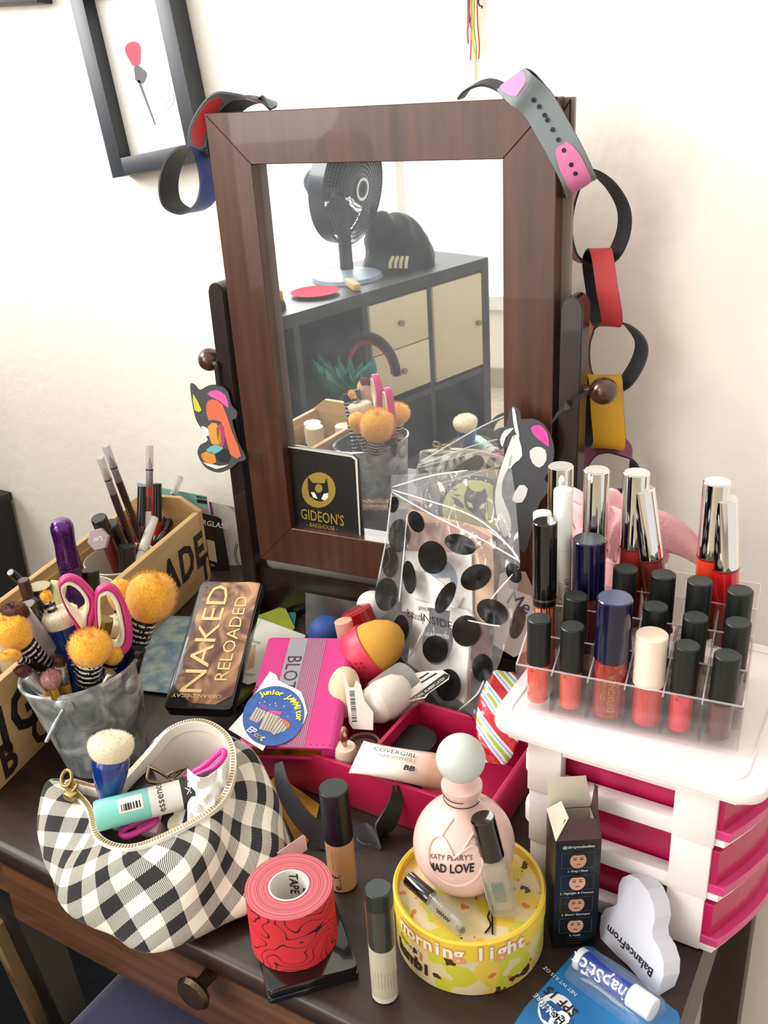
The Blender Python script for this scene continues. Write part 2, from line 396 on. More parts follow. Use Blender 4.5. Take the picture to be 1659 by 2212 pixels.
def post(x0, x1):
    pts = [(x0, 0.0), (x1, 0.0), (x1, PT - 0.012)] + [((x0 + x1) / 2 + (x1 - x0) / 2 * math.cos(a), PT - 0.012 + 0.012 * math.sin(a)) for a in [PI * i / 8 for i in range(1, 8)]] + [(x0, PT - 0.012)]
    bm = bmesh.new(); f = [bm.verts.new((x, -0.011, z)) for x, z in pts]; k = [bm.verts.new((x, 0.017, z)) for x, z in pts]; N = len(pts)
    bm.faces.new(f); bm.faces.new(k[::-1])
    for i in range(N): bm.faces.new((f[i], k[i], k[(i + 1) % N], f[(i + 1) % N]))
    bmesh.ops.recalc_face_normals(bm, faces=bm.faces)
    bmesh.ops.bevel(bm, geom=list(bm.edges), offset=0.0012, segments=2, affect='EDGES')
    return frombm('post', bm, mwd, mr, 40)
post(-0.010, 0.011); post(X1 + 0.0065, X1 + 0.0275)
box('base_rail', (-0.010, -0.004, 0.0), (X1 + 0.0275, 0.017, 0.062), mwd, mr, 0.001)
for x in (-0.0005, X1 + 0.017): box('foot', (x - 0.0105, -0.06, 0.0), (x + 0.0105, 0.06, 0.02), mwd, mr, 0.003)
kprof = [(0.0, 0.0), (0.005, 0), (0.005, 0.007)] + [(0.0138 * math.sin(math.radians(22 + 15.8 * i)), 0.0195 - 0.0138 * math.cos(math.radians(22 + 15.8 * i))) for i in range(11)]
for x, s in ((-0.010, -1), (X1 + 0.0275, 1)):
    k_ = lathe('knob', kprof, mat('knob_wood', '#4b2a1a', 0.25, coat=0.5), mr, 24)
    k_.matrix_local = Matrix.Translation((x, 0.003, 0.325)) @ Matrix.Rotation(s * PI / 2, 4, 'Y')
def ML(px, py, y=-0.012):
    """mirror-local point of a pixel, on the frame's face (offset y)"""
    Mi = mr.matrix_world.inverted(); p0 = mr.matrix_world @ frame_m(0, y, 0.33); nn = (mr.matrix_world.to_3x3() @ (frame_m(0, -1, 0.33) - frame_m(0, 0, 0.33)))
    return Mi @ PN(px, py, p0, nn)
# ================================================================== mini drawer tower (right)
pw = mat('white_plastic', '#efe6e4', 0.35, sub=0.1)
pk = mat('magenta_plastic', '#b3124f', 0.3, coat=0.2)
pk2 = mat('pink_lip_plastic', '#cf3a78', 0.3, coat=0.2)
UX0, UX1, UY0, UY1, UH = -0.222, -0.081, 0.553, 0.735, 0.1585
un = root('drawer_tower', 'small white plastic tower of three magenta drawers at the right end of the table', 'drawer unit', (0, 0, 0))
def P2(lst): return lst
TH = 0.0505
for k in range(3):
    z0 = 0.001 + k * TH; g = 0.0012 * (k - 2)
    # corner posts and rails of one tier, front face towards the viewer
    for xa, xb in ((UX0 - g, UX0 + 0.027), (UX1 - 0.030, UX1 + g)):
        for ya, yb in ((UY0 + g * -1, UY0 + 0.012), (UY1 - 0.012, UY1)):
            box('corner_post', (xa, ya, z0), (xb, yb, z0 + TH - 0.0002), pw, un, 0.0012)
    for ya, yb in ((UY0 + 0.002, UY0 + 0.014), (UY1 - 0.014, UY1 - 0.002)):
        box('rail', (UX0 + 0.024, ya, z0), (UX1 - 0.027, yb, z0 + 0.014), pw, un, 0.001)
        if k == 2: box('rail', (UX0 + 0.024, ya, z0 + TH - 0.012), (UX1 - 0.027, yb, z0 + TH), pw, un, 0.001)
    box('back_panel', (UX0 - 0.001, UY0 + 0.012, z0 + 0.012), (UX0 + 0.004, UY1 - 0.012, z0 + TH), pw, un)
    # drawer sliding out towards +x with a bowed front
    d_ = box('drawer', (UX0 + 0.008, UY0 + 0.016, z0 + 0.006), (UX1 - 0.004, UY1 - 0.016, z0 + 0.044), pk, un, 0.002)
    def bow(off, e=0.0):
        return [(UX1 - 0.004, UY0 + 0.004 - e)] + [(UX1 + off + (0.026) * math.sin(PI * t) , UY0 + 0.004 - e + (UY1 - UY0 - 0.008 + 2 * e) * t) for t in [i / 12 for i in range(13)]] + [(UX1 - 0.004, UY1 - 0.004 + e)]
    prism('drawer_front', bow(0.004), z0 + 0.006, z0 + 0.046, pk, d_, 0.001)
    prism('pull', bow(0.010, 0.001), z0 + 0.007, z0 + 0.015, pk2, d_, 0.001)
    prism('shelf_lip', bow(0.0065, 0.001), z0 + 0.0005, z0 + 0.0065, pw, un, 0.0008)
    if k < 2: prism('back_flange', rrect(UX0 - 0.016, UY0 + 0.03, UX0 + 0.004, UY1 - 0.03, 0.009), z0 + TH - 0.012, z0 + TH + 0.006, pw, un, 0.002, 40)
tp = [(UX0 - 0.028 + 0.0, UY0 - 0.004)]
prism('top', rrect(UX0 - 0.03, UY0 - 0.008, UX1 + 0.03, UY1 + 0.008, 0.018, 6), 0.1525, UH + 0.0035, pw, un, 0.003, 40)
ring = rrect(UX0 - 0.02, UY0 + 0.004, UX1 + 0.014, UY1 - 0.004, 0.014, 6)
tube('top_rim', [(x, y, UH + 0.0035) for x, y in ring], 0.0012, pw, un, 6, True)

# ================================================================== acrylic organiser
OA = math.radians(6.6); OZ = 0.1665
OO = P(1115, 1525, OZ); ou = Vector((math.cos(OA), math.sin(OA), 0)); ov = Vector((-math.sin(OA), math.cos(OA), 0))
ac = clear('acrylic', '#fdfbfb', rough=0.02, haze=0.012)
ace = clear('acrylic_edge', '#f2eef0', rough=0.1, haze=0.35)
og = root('lipstick_organizer', 'clear acrylic lipstick organizer with stepped compartments on the white drawer tower', 'organizer', OO, axes(ou, ov, Z0))
CW, CD = 0.0268, 0.0262
FL = [0.0022, 0.010, 0.025, 0.034]; TOPS = [0.0375, 0.05, 0.063, 0.072, 0.080]
box('floor_plate', (0, 0, 0.0002), (6 * CW, 4 * CD, 0.002), ac, og)
for r in range(1, 4): box('step', (0.001, r * CD + 0.001, FL[r] - 0.0016), (6 * CW - 0.001, (r + 1) * CD - 0.001, FL[r]), ac, og)
for r in range(5):
    y = r * CD; box('cross_panel', (0, y - 0.001, 0.0002), (6 * CW, y + 0.001, TOPS[r]), ac, og)
    box('panel_edge', (0, y - 0.001, TOPS[r]), (6 * CW, y + 0.001, TOPS[r] + 0.0004), ace, og)
for c in range(7):
    x = c * CW; h = [(0, TOPS[0]), (4 * CD, TOPS[4])]; dz = 0.0 if c in (0, 6) else -0.004
    vs = [(x - .001, 0, .0002), (x + .001, 0, .0002), (x + .001, 4 * CD, .0002), (x - .001, 4 * CD, .0002), (x - .001, 0, TOPS[0] + dz), (x + .001, 0, TOPS[0] + dz), (x + .001, 4 * CD, TOPS[4] + dz), (x - .001, 4 * CD, TOPS[4] + dz)]
    mesh('side_panel' if c in (0, 6) else 'divider', vs, [(3, 2, 1, 0), (0, 1, 5, 4), (1, 2, 6, 5), (2, 3, 7, 6), (3, 0, 4, 7), (4, 5, 6, 7)], ac, og)
    tube('panel_edge', [(x, 0, TOPS[0] + dz), (x, 4 * CD, TOPS[4] + dz)], 0.0007, ace, og, 4)
def OW(x, y, z): return OO + ou * x + ov * y + Z0 * z
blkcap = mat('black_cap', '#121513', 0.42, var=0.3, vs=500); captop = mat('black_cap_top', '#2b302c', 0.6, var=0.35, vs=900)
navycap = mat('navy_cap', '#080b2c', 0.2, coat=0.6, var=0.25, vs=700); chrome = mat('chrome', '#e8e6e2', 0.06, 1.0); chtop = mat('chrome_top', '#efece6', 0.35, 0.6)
inkd = mat('ink_dark', '#231313', 0.6); inkg = mat('ink_gold', '#c9a25a', 0.35, 0.7); inkw = mat('ink_white', '#e8e6e0', 0.6)
def lip(label, base, top, rc, rb, capf, bodym, capm, topm, cat='lip gloss', grp=None, nm='lip_gloss', collar=None, txt=None, txm=None, glass=True):
    """capped round tube from base to top; capf = share of the length that is cap"""
    base, top = Vector(base), Vector(top); h = (top - base).length; zc = h * (1 - capf)
    t = root(nm, label, cat, base, zframe(top - base), group=grp)
    lathe('body', [(0, 0.0003), (rb * 0.9, 0.0003), (rb, 0.0014), (rb, zc - 0.001), (rb * 0.8, zc - 0.0003), (0, zc - 0.0003)], bodym, t, 24)
    c = lathe('cap', [(rc * 0.7, zc), (rc, zc), (rc, h - 0.0008), (rc - 0.0008, h), (0, h)], capm, t, 28)
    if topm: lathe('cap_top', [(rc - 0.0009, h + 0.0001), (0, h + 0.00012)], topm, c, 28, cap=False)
    if collar: lathe('collar', [(rc * 1.02, zc - 0.0016), (rc * 1.05, zc - 0.001), (rc * 1.02, zc + 0.0002)], collar, t, 24, cap=False)
    if txt:
        for s, sz, z, a, rot in txt: ctext(s, sz, txm or inkd, t, rb, z, -PI / 2 + a, rot)
    return t
coral = mat('coral_gloss', '#e0482f', 0.25, coat=0.6); coral2 = mat('coral_gloss_soft', '#d94a38', 0.25, coat=0.6); terra = mat('terracotta_gloss', '#8f2a22', 0.25, coat=0.6)
rose = mat('rose_gloss', '#c23a3c', 0.25, coat=0.5); pinkred = mat('pinkred_gloss', '#d8283f', 0.25, coat=0.6); mauve = mat('mauve_gloss', '#5b2a2c', 0.25, coat=0.6)
peachb = mat('peach_body', '#d9805e', 0.3, coat=0.3); wine = mat('wine_gloss', '#6e2023', 0.25, coat=0.6); brick = mat('brick_gloss', '#9c2f2a', 0.25, coat=0.6)
creamcap = mat('cream_cap', '#f0dcc6', 0.4); whitetube = mat('white_tube', '#ece8de', 0.35)
small = lambda h: [('-- ---- - ------ -', 0.0022, h, 0.1, PI / 2), ('---- -- ------ --', 0.0022, h, 0.24, PI / 2), ('- ------ ---- ---', 0.0022, h, 0.38, PI / 2), ('X', 0.004, h + 0.012, -0.55, PI / 2)]
for x, h, bm_, lb in ((0.0136, 0.0735, coral, 'black-capped bright coral lip cream, leftmost of the front row in the organizer'), (0.0386, 0.0715, coral2, 'black-capped coral lip cream, second from the left in the front row')):
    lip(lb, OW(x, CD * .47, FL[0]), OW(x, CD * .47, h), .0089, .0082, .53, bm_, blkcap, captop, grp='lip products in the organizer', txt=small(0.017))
lip('large navy-capped terracotta lip gloss with gold lettering in the front row', OW(.0672, CD * .5, FL[0]), OW(.068, CD * .5, .1), .0128, .0118, .5, terra, navycap, mat('navy_top', '#3b4163', 0.35), grp='lip products in the organizer',
    txt=[('DESIGNER', .0072, .024, 0.12, PI / 2), ('Disney', .0058, .026, -0.42, PI / 2), ('COLLECTION', .0034, .026, 0.55, PI / 2), ('COLOURPOP', .0026, .004, 0, 0), ('*  .  * .', .006, .045, -0.05, 0), ('*', .006, .041, 0.6, 0)], txm=inkg)
lip('cream-capped rose lip gloss in the front row of the organizer', OW(.0953, CD * .5, FL[0]), OW(.0952, CD * .5, .0755), .0114, .0107, .55, rose, creamcap, None, grp='lip products in the organizer')
lip('black-capped pinkish red lip cream, second from the right in the front row', OW(.1189, CD * .47, FL[0]), OW(.1198, CD * .47, .0718), .0089, .0083, .54, pinkred, blkcap, captop, grp='lip products in the organizer', txt=small(0.016))
lip('black-capped dark mauve lip cream, rightmost of the front row', OW(.1457, CD * .47, FL[0]), OW(.1468, CD * .47, .0695), .0092, .0085, .55, mauve, blkcap, captop, grp='lip products in the organizer', txt=small(0.016))
# second row
dk = lip('tall glossy black liquid lipstick with a dripping print, behind the leftmost coral tube', OW(.011, CD * 1.5, FL[1]), OW(.0094, CD * 1.5, .1403), .0092, .0086, .48, peachb, mat('gloss_black', '#0a0a0a', 0.12, coat=0.8), None, grp='lip products in the organizer', collar=mat('collar_rose', '#8d6a62', 0.2, 0.8))
dm = mat('drip_black', '#0a0808', 0.3)
for i in range(13):
    a0 = -PI / 2 + (i - 6) * 0.24; ln = random.choice((.006, .010, .016, .022, .03)); wd = .09; r_ = .00885; zt = 0.1403 - FL[1]; zt = zt * .52 - .0012
    pts = [(a0 - .13, zt), (a0 + .13, zt), (a0 + .13, zt - .004), (a0 + wd / 2, zt - .006), (a0 + wd / 3, zt - ln), (a0, zt - ln - .001), (a0 - wd / 3, zt - ln), (a0 - wd / 2, zt - .006), (a0 - .13, zt - .004)]
    mesh('drip', [(r_ * math.cos(a), r_ * math.sin(a), z) for a, z in pts], [list(range(9))], dm, dk)
for x, h, bm_, lb in ((.0344, .0823, wine, 'black-capped wine lip cream, second row directly behind the coral pair'), (.093, .0838, brick, 'black-capped brick lip cream in the second row behind the cream-capped gloss'),
                      (.1215, .0802, wine, 'black-capped wine lip cream in the second row, next to the rightmost column'), (.1503, .0812, mauve, 'black-capped mauve lip cream at the right end of the second row')):
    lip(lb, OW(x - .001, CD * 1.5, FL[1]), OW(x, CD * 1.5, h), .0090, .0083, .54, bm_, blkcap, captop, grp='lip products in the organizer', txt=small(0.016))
# third row
lip('large navy-capped gloss standing in the third row of the organizer', OW(.039, CD * 2.5, FL[2]), OW(.0371, CD * 2.5, .118), .0125, .0118, .5, wine, navycap, mat('navy_top_grey', '#45464f', 0.35), grp='lip products in the organizer')
for x, h, bm_, lb in ((.0656, .0977, brick, 'black-capped brick lip cream in the third row beside the navy cap'), (.0936, .0973, wine, 'black-capped wine lip cream in the middle of the third row'),
                      (.12, .0962, brick, 'black-capped brick lip cream in the third row in front of the silver caps'), (.1483, .093, mauve, 'black-capped mauve lip cream at the right end of the third row')):
    lip(lb, OW(x, CD * 2.5, FL[2]), OW(x, CD * 2.5, h), .0092, .0084, .54, bm_, blkcap, captop, grp='lip products in the organizer')
# white balm tubes
def stick(label, base, top, r, txt=False):
    base, top = Vector(base), Vector(top); h = (top - base).length; t = root('lip_balm', label, 'lip balm', base, zframe(top - base), group='lip products in the organizer')
    lathe('tube', [(0, .0003), (r, .0003), (r, h * .62), (0, h * .62)], whitetube, t, 24); lathe('cap', [(r * .96, h * .621), (r * .98, h * .622), (r * .98, h - .001), (r * .93, h), (0, h)], mat('white_cap', '#f3f1ec', 0.3), t, 24)
    if txt: ctext('LIP STIX', .005, inkd, t, r, h * .36, -PI / 2 + .5, -PI / 2); ctext('colour pop', .006, mat('ink_grey', '#8a8070', 0.6), t, r, h * .3, -PI / 2 - .1, -PI / 2)
stick('short white lip balm tube standing behind the dripping black lipstick', OW(.009, CD * 2.3, FL[2]), OW(.0005, CD * 2.45, .1358), .0072)
stick('tall white lip stick tube in front of the leftmost silver cap', OW(.0165, CD * 2.75, FL[2]), OW(.0145, CD * 2.75, .1535), .0074, True)
# silver caps
def silver(label, base, top, bodym):
    return lip(label, base, top, .0099, .0096, .46, bodym, chrome, chtop, grp='silver capped glosses', nm='silver_lip_gloss', collar=wine)
silver('silver-capped lip gloss, leftmost of the back row, behind the tall white tube', OW(.009, CD * 3.5, FL[3]), OW(.0076, CD * 3.5, .1648), wine)
silver('silver-capped lip gloss behind the navy cap', OW(.0365, CD * 3.5, FL[3]), OW(.0354, CD * 3.5, .1645), wine)
silver('upright silver-capped brick red gloss in the middle of the back row', OW(.066, CD * 3.5, FL[3]), OW(.0654, CD * 3.5, .1658), brick)
silver('leaning silver-capped brown gloss in front of the middle one of the back row', OW(.0925, CD * 3.3, FL[3]), OW(.0697, CD * 3.5, .1527), mat('brown_gloss', '#7d3129', .25, coat=.6))
silver('upright silver-capped orange red gloss at the right of the back row', OW(.1236, CD * 3.6, FL[3]), OW(.1231, CD * 3.5, .1651), mat('orange_gloss', '#d63a22', .25, coat=.6))
silver('leaning silver-capped bright red gloss, rightmost in the back row', OW(.142, CD * 3.3, FL[3]), OW(.1291, CD * 3.5, .1526), mat('red_gloss', '#c3141f', .25, coat=.6))
# ================================================================== wooden crate with lettering
pine = wood('pine', '#b8935f', '#cda974', 0.6, (4, 50, 50), 0.0)
CE = math.radians(103.0); ce = Vector((math.cos(CE), math.sin(CE), 0)); cn = Z0.cross(ce)      # ce to the back, cn to the far (left) side
CA = P(456, 1250); CL = 0.465; CWD = 0.112; CHH = 0.104
CO = CA - ce * CL
cr = root('wooden_crate', 'long pine crate with black stencil lettering along the left end of the table', 'crate', CO, axes(ce, cn, Z0))
box('near_panel', (0, 0, 0.0005), (CL - 0.0085, 0.008, CHH), pine, cr, 0.0008)
box('far_panel', (0, CWD - 0.008, 0.0005), (CL - 0.0085, CWD, CHH), pine, cr, 0.0008)
box('base_board', (0.008, 0.008, 0.0006), (CL - 0.0085, CWD - 0.008, 0.008), pine, cr)
box('inner_ledge', (0.01, CWD - 0.011, 0.06), (CL - 0.01, CWD - 0.008, CHH - 0.012), pine, cr)
prism('end_panel', [(0, 0), (CWD, 0), (CWD, CHH), (CWD * .78, CHH + 0.018), (CWD * .25, CHH + 0.018), (0, CHH)], 0, 0.008, pine, cr).matrix_local = Matrix(((0, 0, 1, CL - 0.008), (1, 0, 0, 0), (0, 1, 0, 0), (0, 0, 0, 1)))
prism('end_panel', [(0, 0), (CWD, 0), (CWD, CHH), (CWD * .78, CHH + 0.018), (CWD * .25, CHH + 0.018), (0, CHH)], 0, 0.008, pine, cr).matrix_local = Matrix(((0, 0, 1, 0), (1, 0, 0, 0), (0, 1, 0, 0), (0, 0, 0, 1)))
stm, n, L, b = nodes_mat('stencil_ink', 0.7)
tc = n.new('ShaderNodeTexCoord'); t = n.new('ShaderNodeTexVoronoi'); t.inputs['Scale'].default_value = 420; r = ramp(n, [(0.0, '#a9834f'), (0.16, '#a9834f'), (0.2, '#15120f'), (1, '#15120f')])
L.new(tc.outputs['Object'], t.inputs['Vector']); L.new(t.outputs['Distance'], r.inputs[0]); L.new(r.outputs[0], b.inputs['Base Color'])
brn = mat('stencil_brown', '#2a120b', 0.7, var=0.5, vs=500)
Ci = cr.matrix_world.inverted()
def CP(px, py): return Ci @ PN(px, py, CA, cn)
def cletter(ch, px, py, size, m):
    q = CP(px, py); text(ch, size, m, cr, (q.x, 0, max(q.z, size * .4 + .002)), (1, 0, 0), (0, 0, 1), 0.0004, 0.82, bold=0.035)
cletter('E', 431, 1192, 0.064, stm); cletter('D', 404, 1218, 0.064, stm); cletter('A', 370, 1248, 0.064, stm); cletter('M', 330, 1284, 0.06, stm)
cletter('G', 52, 1532, 0.068, stm); cletter('I', 8, 1582, 0.068, stm)
for ch, px, py in (('B', 22, 1655), ('O', 95, 1588), ('T', 447, 1258)): cletter(ch, px, py, 0.05, brn)
# ------------------------------------------------------------------ generic rod builder
def rod(nm, label, cat, base, top, segs, grp=None, seg=20):
    base, top = Vector(base), Vector(top); h = (top - base).length
    t = root(nm, label, cat, base, zframe(top - base), group=grp)
    for pn, a, b_, r0, r1, m in segs:
        e = min(0.0006, (b_ - a) * h * 0.1)
        lathe(pn, [(0, a * h), (r0 * .93, a * h), (r0, a * h + e), (r1, b_ * h - e), (r1 * .93, b_ * h), (0, b_ * h)], m, t, seg)
    return t
def CC(px, py, off=0.5):
    """point on the vertical plane inside the crate; off = share of its width"""
    return PN(px, py, CO + cn * (CWD * off), cn)
def down(top, thru, z):
    d = (thru - top).normalized(); k = (z - top.z) / d.z; return top + d * k
cupm = mat('cup_white', '#d9d2bd', 0.4)
cupc = []
for px, py, lb in ((258, 1196, 'white cup of pencils nearest the far end of the crate'), (205, 1252, 'middle white cup inside the wooden crate'), (112, 1292, 'white cup inside the crate behind the scissors')):
    c = CC(px, py, .5); c = Vector((c.x, c.y, 0.0085)); cupc.append(c)
for i in range(3):
    c = cupc[i]
for i, lb in enumerate(('white cup of pencils nearest the far end of the crate', 'middle white cup inside the wooden crate', 'white cup inside the crate behind the scissors')):
    p_ = Ci @ cupc[0]; q = cr.matrix_world @ Vector((p_.x - i * 0.094, CWD * .5 + .0, 0.0085))
    cupc[i] = q
    o = lathe('white_cup', [(0, 0), (.038, 0), (.0445, .073), (.0455, .074), (.0455, .0755), (.0435, .0755), (.037, .003), (0, .003)], cupm, None, 36); o.location = q; tag(o, lb, 'cup', 'cups in the crate')
blk = mat('black_plastic', '#141414', 0.3, coat=0.3); blkt = mat('grey_black_top', '#2f3231', 0.55)
clearcap = clear('clear_cap', '#dcdada', rough=0.06, haze=0.22)
plum = mat('plum_pencil', '#3a1e20', 0.3, var=0.3, vs=300); redp = mat('red_pencil', '#b3231d', 0.3); nude = mat('nude_lead', '#c08a72', 0.5); greyp = mat('grey_pencil', '#7f7a78', 0.3)
def pencil(label, top, thru, r, bodym, leadm, zb=0.012, grp='lip pencils in the crate'):
    top, thru = CC(*top), CC(*thru); base = down(top, thru, zb); h = (top - base).length; c = 0.036 / h
    t = rod('lip_pencil', label, 'pencil', base, top, [('barrel', 0, 1 - c * 1.5, r, r, bodym), ('collar', 1 - c * 1.5, 1 - c * .9, r * .98, r * .95, greyp), ('ring', 1 - c * .92, 1 - c * .86, r * 1.08, r * 1.08, blk)], grp)
    lathe('lead', [(0, h * (1 - c * .9)), (r * .8, h * (1 - c * .9)), (r * .75, h * (1 - c * .75)), (0.0004, h * (1 - c * .42))], leadm, t, 14)
    lathe('clear_cap', [(r * 1.05, h * (1 - c * 1.0)), (r * 1.05, h - .001), (r * .9, h), (0, h)], clearcap, t, 18, cap=False)
    ctext('------ --- ----', .0042, inkw, t, r, h * .55, -PI / 2, -PI / 2)
pencil('plum lip pencil with clear cap, leftmost and shorter of the leaning pair', (216, 988), (289, 1188), .0046, plum, nude)
pencil('plum lip pencil with clear cap, taller one of the leaning pair', (228, 962), (300, 1155), .0046, plum, greyp)
pencil('red lip pencil with clear cap standing upright in the crate', (323, 962), (323, 1081), .0048, redp, mat('red_lead', '#b2524a', .5))
pencil('dark pencil with clear cap leaning right in the crate', (389, 1030), (336, 1167), .0048, plum, nude, zb=.05)
def capped(label, top, thru, r, capm, bodym, capl, zb=0.012, off=.5, topm=None, cat='lip gloss', nm='liquid_lipstick'):
    top, thru = CC(*top, off), CC(*thru, off); base = down(top, thru, zb); h = (top - base).length
    return lip(label, base, top, r, r * .95, min(.9, capl / h), bodym, capm, topm, cat=cat, grp='tubes in the crate', nm=nm)
wlab = mat('white_label', '#e6e2da', 0.5)
capped('slim glossy black tube left of the upright red pencil', (307, 1050), (305, 1120), .0058, blk, wine, .05)
capped('slim glossy black tube right of the upright red pencil', (340, 1044), (340, 1120), .0058, blk, redp, .05)
capped('wine tube with a white barcode label in front of the red pencil', (319, 1070), (318, 1180), .005, wine, wlab, .02, off=.45)
capped('white slim tube leaning in the crate', (333, 1118), (308, 1190), .0062, whitetube, whitetube, .05, off=.4, zb=.04)
capped('slim black eyeliner pen leaning at the far end of the crate', (386, 1090), (352, 1155), .0055, blk, blk, .05, off=.42, zb=.062)
capped('short black cap tipped sideways over the rim of the far cup', (213, 1118), (226, 1150), .0098, blk, wine, .03, off=.6, topm=blkt, zb=.035)
capped('black capped tube tipped in the far cup beside the sideways one', (238, 1131), (262, 1180), .0098, blk, wine, .04, off=.55, topm=blkt, zb=.02)
capped('black capped tube upright at the near side of the far cup', (273, 1178), (276, 1230), .0105, blk, mauve, .04, off=.36, topm=blkt, zb=.014)
capped('black capped tube in the middle cup beside the purple bottle', (194, 1231), (199, 1290), .0105, blk, mauve, .035, off=.42, topm=blkt, zb=.014)
# hexagon compact
hx = CC(211, 1165, .55); t = root('hexagon_compact', 'pinkish hexagonal compact lid standing in the far cup', 'compact', hx, zframe(Vector((.35, -1, .55)), (0, 0, 1)))
prism('lid', [(.0145 * math.cos(a), .0145 * math.sin(a)) for a in [PI / 3 * i + .3 for i in range(6)]], -.006, 0, mat('mauve_pearl', '#a58c90', 0.6), t, .0008)
text('Lor', .009, inkw, t, (0, 0, 0), (1, .3, 0), (-.3, 1, 0))
# purple glitter bottle
pm, n, L, b = nodes_mat('purple_glitter', 0.22, Metallic=0.65, Coat_Weight=0.6)
tc = n.new('ShaderNodeTexCoord'); t_ = n.new('ShaderNodeTexVoronoi'); t_.inputs['Scale'].default_value = 900; r = ramp(n, [(0, '#2a0f45'), (.5, '#4b1d78'), (1, '#8a3a7e')]); L.new(tc.outputs['Object'], t_.inputs['Vector']); L.new(t_.outputs['Color'], r.inputs[0]); L.new(r.outputs[0], b.inputs['Base Color'])
pt, pb = CC(130, 1122, .5), CC(158, 1262, .5); pbase = down(pt, pb, .013); h = (pt - pbase).length
t = root('purple_bottle', 'sparkly purple mascara bottle standing in the crate', 'mascara', pbase, zframe(pt - pbase))
lathe('body', [(0, 0), (.012, 0), (.0128, .002), (.0128, h - .058), (0, h - .058)], pm, t)
lathe('cap', [(.0125, h - .0575), (.0132, h - .057), (.0118, h - .03), (.0128, h - .014), (.0128, h - .008), (.0105, h - .002), (.007, h), (0, h)], pm, t)
# left bits
capped('slim black pencil lying over the crate edge at the far left', (22, 1236), (68, 1275), .0044, blk, blk, .03, off=.55, cat='pencil', nm='eye_pencil', zb=.075)
capped('brown pencil standing beside the slim black one', (50, 1252), (63, 1298), .0062, mat('brown_pencil', '#4a2a26', .35), mat('brown_pencil', '#4a2a26'), .05, off=.42, cat='pencil', nm='eye_pencil')
capped('black jar with a tan lid in the crate behind the tiny yellow brush', (84, 1266), (92, 1300), .013, blk, blk, .02, off=.45, topm=mat('tan_lid', '#b3a284', .5), cat='jar', nm='cosmetic_jar')
capped('pale yellow tube in the crate behind the scissors', (128, 1255), (120, 1300), .009, mat('pale_yellow', '#e3e39a', .5), mat('pale_yellow', '#e3e39a'), .03, off=.35)

for k, (s_, o2, cm, lb) in enumerate(((.02, .3, whitetube, 'white lidded jar at the front end of the crate near side'), (.055, .62, whitetube, 'white lidded jar deeper in the front end of the crate'), (.095, .3, mat('cream_lid', '#d9c9a8', .5), 'cream lidded bottle in the front half of the crate'))):
    q = cr.matrix_world @ Vector((s_ + .012, CWD * o2, .0085)); lip(lb, q, q + Vector((0, 0, .085 + .012 * k)), .014, .0135, .35, blk, cm, None, cat='jar', grp='jars in the crate', nm='lidded_jar')
# cards standing between the crate and the mirror
def card(label, pix, p0, nrm, m, nm='sample_card', th=.0008):
    n_ = Vector(nrm).normalized(); c = Vector((0, 0, 0))
    for a, b_ in pix: c += PN(a, b_, p0, n_)
    c /= len(pix); t = root(nm, label, 'card', c, None)
    o = slab('card', pix, p0, n_, th, m, None); o.parent = t; o.matrix_parent_inverse = Matrix.Translation(-c)
    def deco(pn, pix2, m2, lift=.0003):
        q = slab(pn, pix2, Vector(p0) + n_ * lift, n_, .0002, m2, None); q.parent = t; q.matrix_parent_inverse = Matrix.Translation(-c); return q
    def txt(s, px, py, size, m2, ang=0.0, lift=.0005, bold=0.0, sx=1.0):
        o_ = PN(px, py, Vector(p0), n_) - c; dx = PN(px + math.cos(ang) * 10, py + math.sin(ang) * 10, p0, n_) - PN(px, py, p0, n_)
        dy = n_.cross(dx); text(s, size, m2, t, o_, dx, dy, lift, sx, bold=bold)
    return t, deco, txt
cpl = CA + ce * 0.012 + cn * .03; cfn = Vector((.55, -1, .25))
t, deco, tx = card('white card with grey rings standing behind the black sample card', [(451, 1083), (506, 1095), (540, 1283), (470, 1262)], cpl + ce * .02, cfn, mat('card_white', '#cfcabf', .6))
deco('stripe', [(451, 1084), (456, 1085), (462, 1112), (456, 1112)], mat('stripe_pink', '#b80f63', .6))
deco('corner_fold', [(490, 1091), (506, 1095), (508, 1108)], mat('fold_grey', '#a8a6a2', .6))
for cx_, cy_, rr in ((545, 1195, 44), (540, 1288, 14)):
    for dd in (0, 4):
        arc = [(cx_ + (rr - dd) * math.cos(a) * .9, cy_ + (rr - dd) * math.sin(a)) for a in [PI * (.66 + .5 * i / 10) for i in range(11)]]
        deco('ring', arc + [(x + 1.8, y) for x, y in arc[::-1]], mat('ring_grey', '#5d5b58', .5), .0004)
t, deco, tx = card('teal card with a black label behind the crate end', [(296, 1042), (330, 1050), (392, 1062), (446, 1072), (454, 1112), (420, 1112), (300, 1100)], cpl + ce * .012, cfn, mat('card_teal', '#7fbcb8', .6))
deco('label', [(424, 1071), (446, 1075), (447, 1089), (426, 1086)], mat('label_black', '#111315', .5)); tx('CONCEALER', 436, 1078, .0045, inkw, .13)
deco('swatch', [(430, 1096), (446, 1098), (447, 1107), (432, 1106)], mat('swatch_coral', '#c78a80', .6))
t, deco, tx = card('black sample card with white block lettering beside the crate', [(432, 1107), (470, 1117), (478, 1122), (501, 1254), (458, 1243), (440, 1180)], cpl + ce * .003, cfn, mat('card_black', '#0b0a0b', .4))
tx('HOURGLASS', 446, 1130, .0105, inkw, .17, bold=.01); deco('vial_label', [(446, 1165), (463, 1169), (469, 1215), (452, 1210)], mat('label_cream', '#c9c0a4', .5)); deco('vial_cap', [(441, 1138), (457, 1142), (462, 1167), (446, 1163)], mat('vial_brown', '#2b1a18', .3))
tx('VEIL', 459, 1221, .004, inkw, .17)
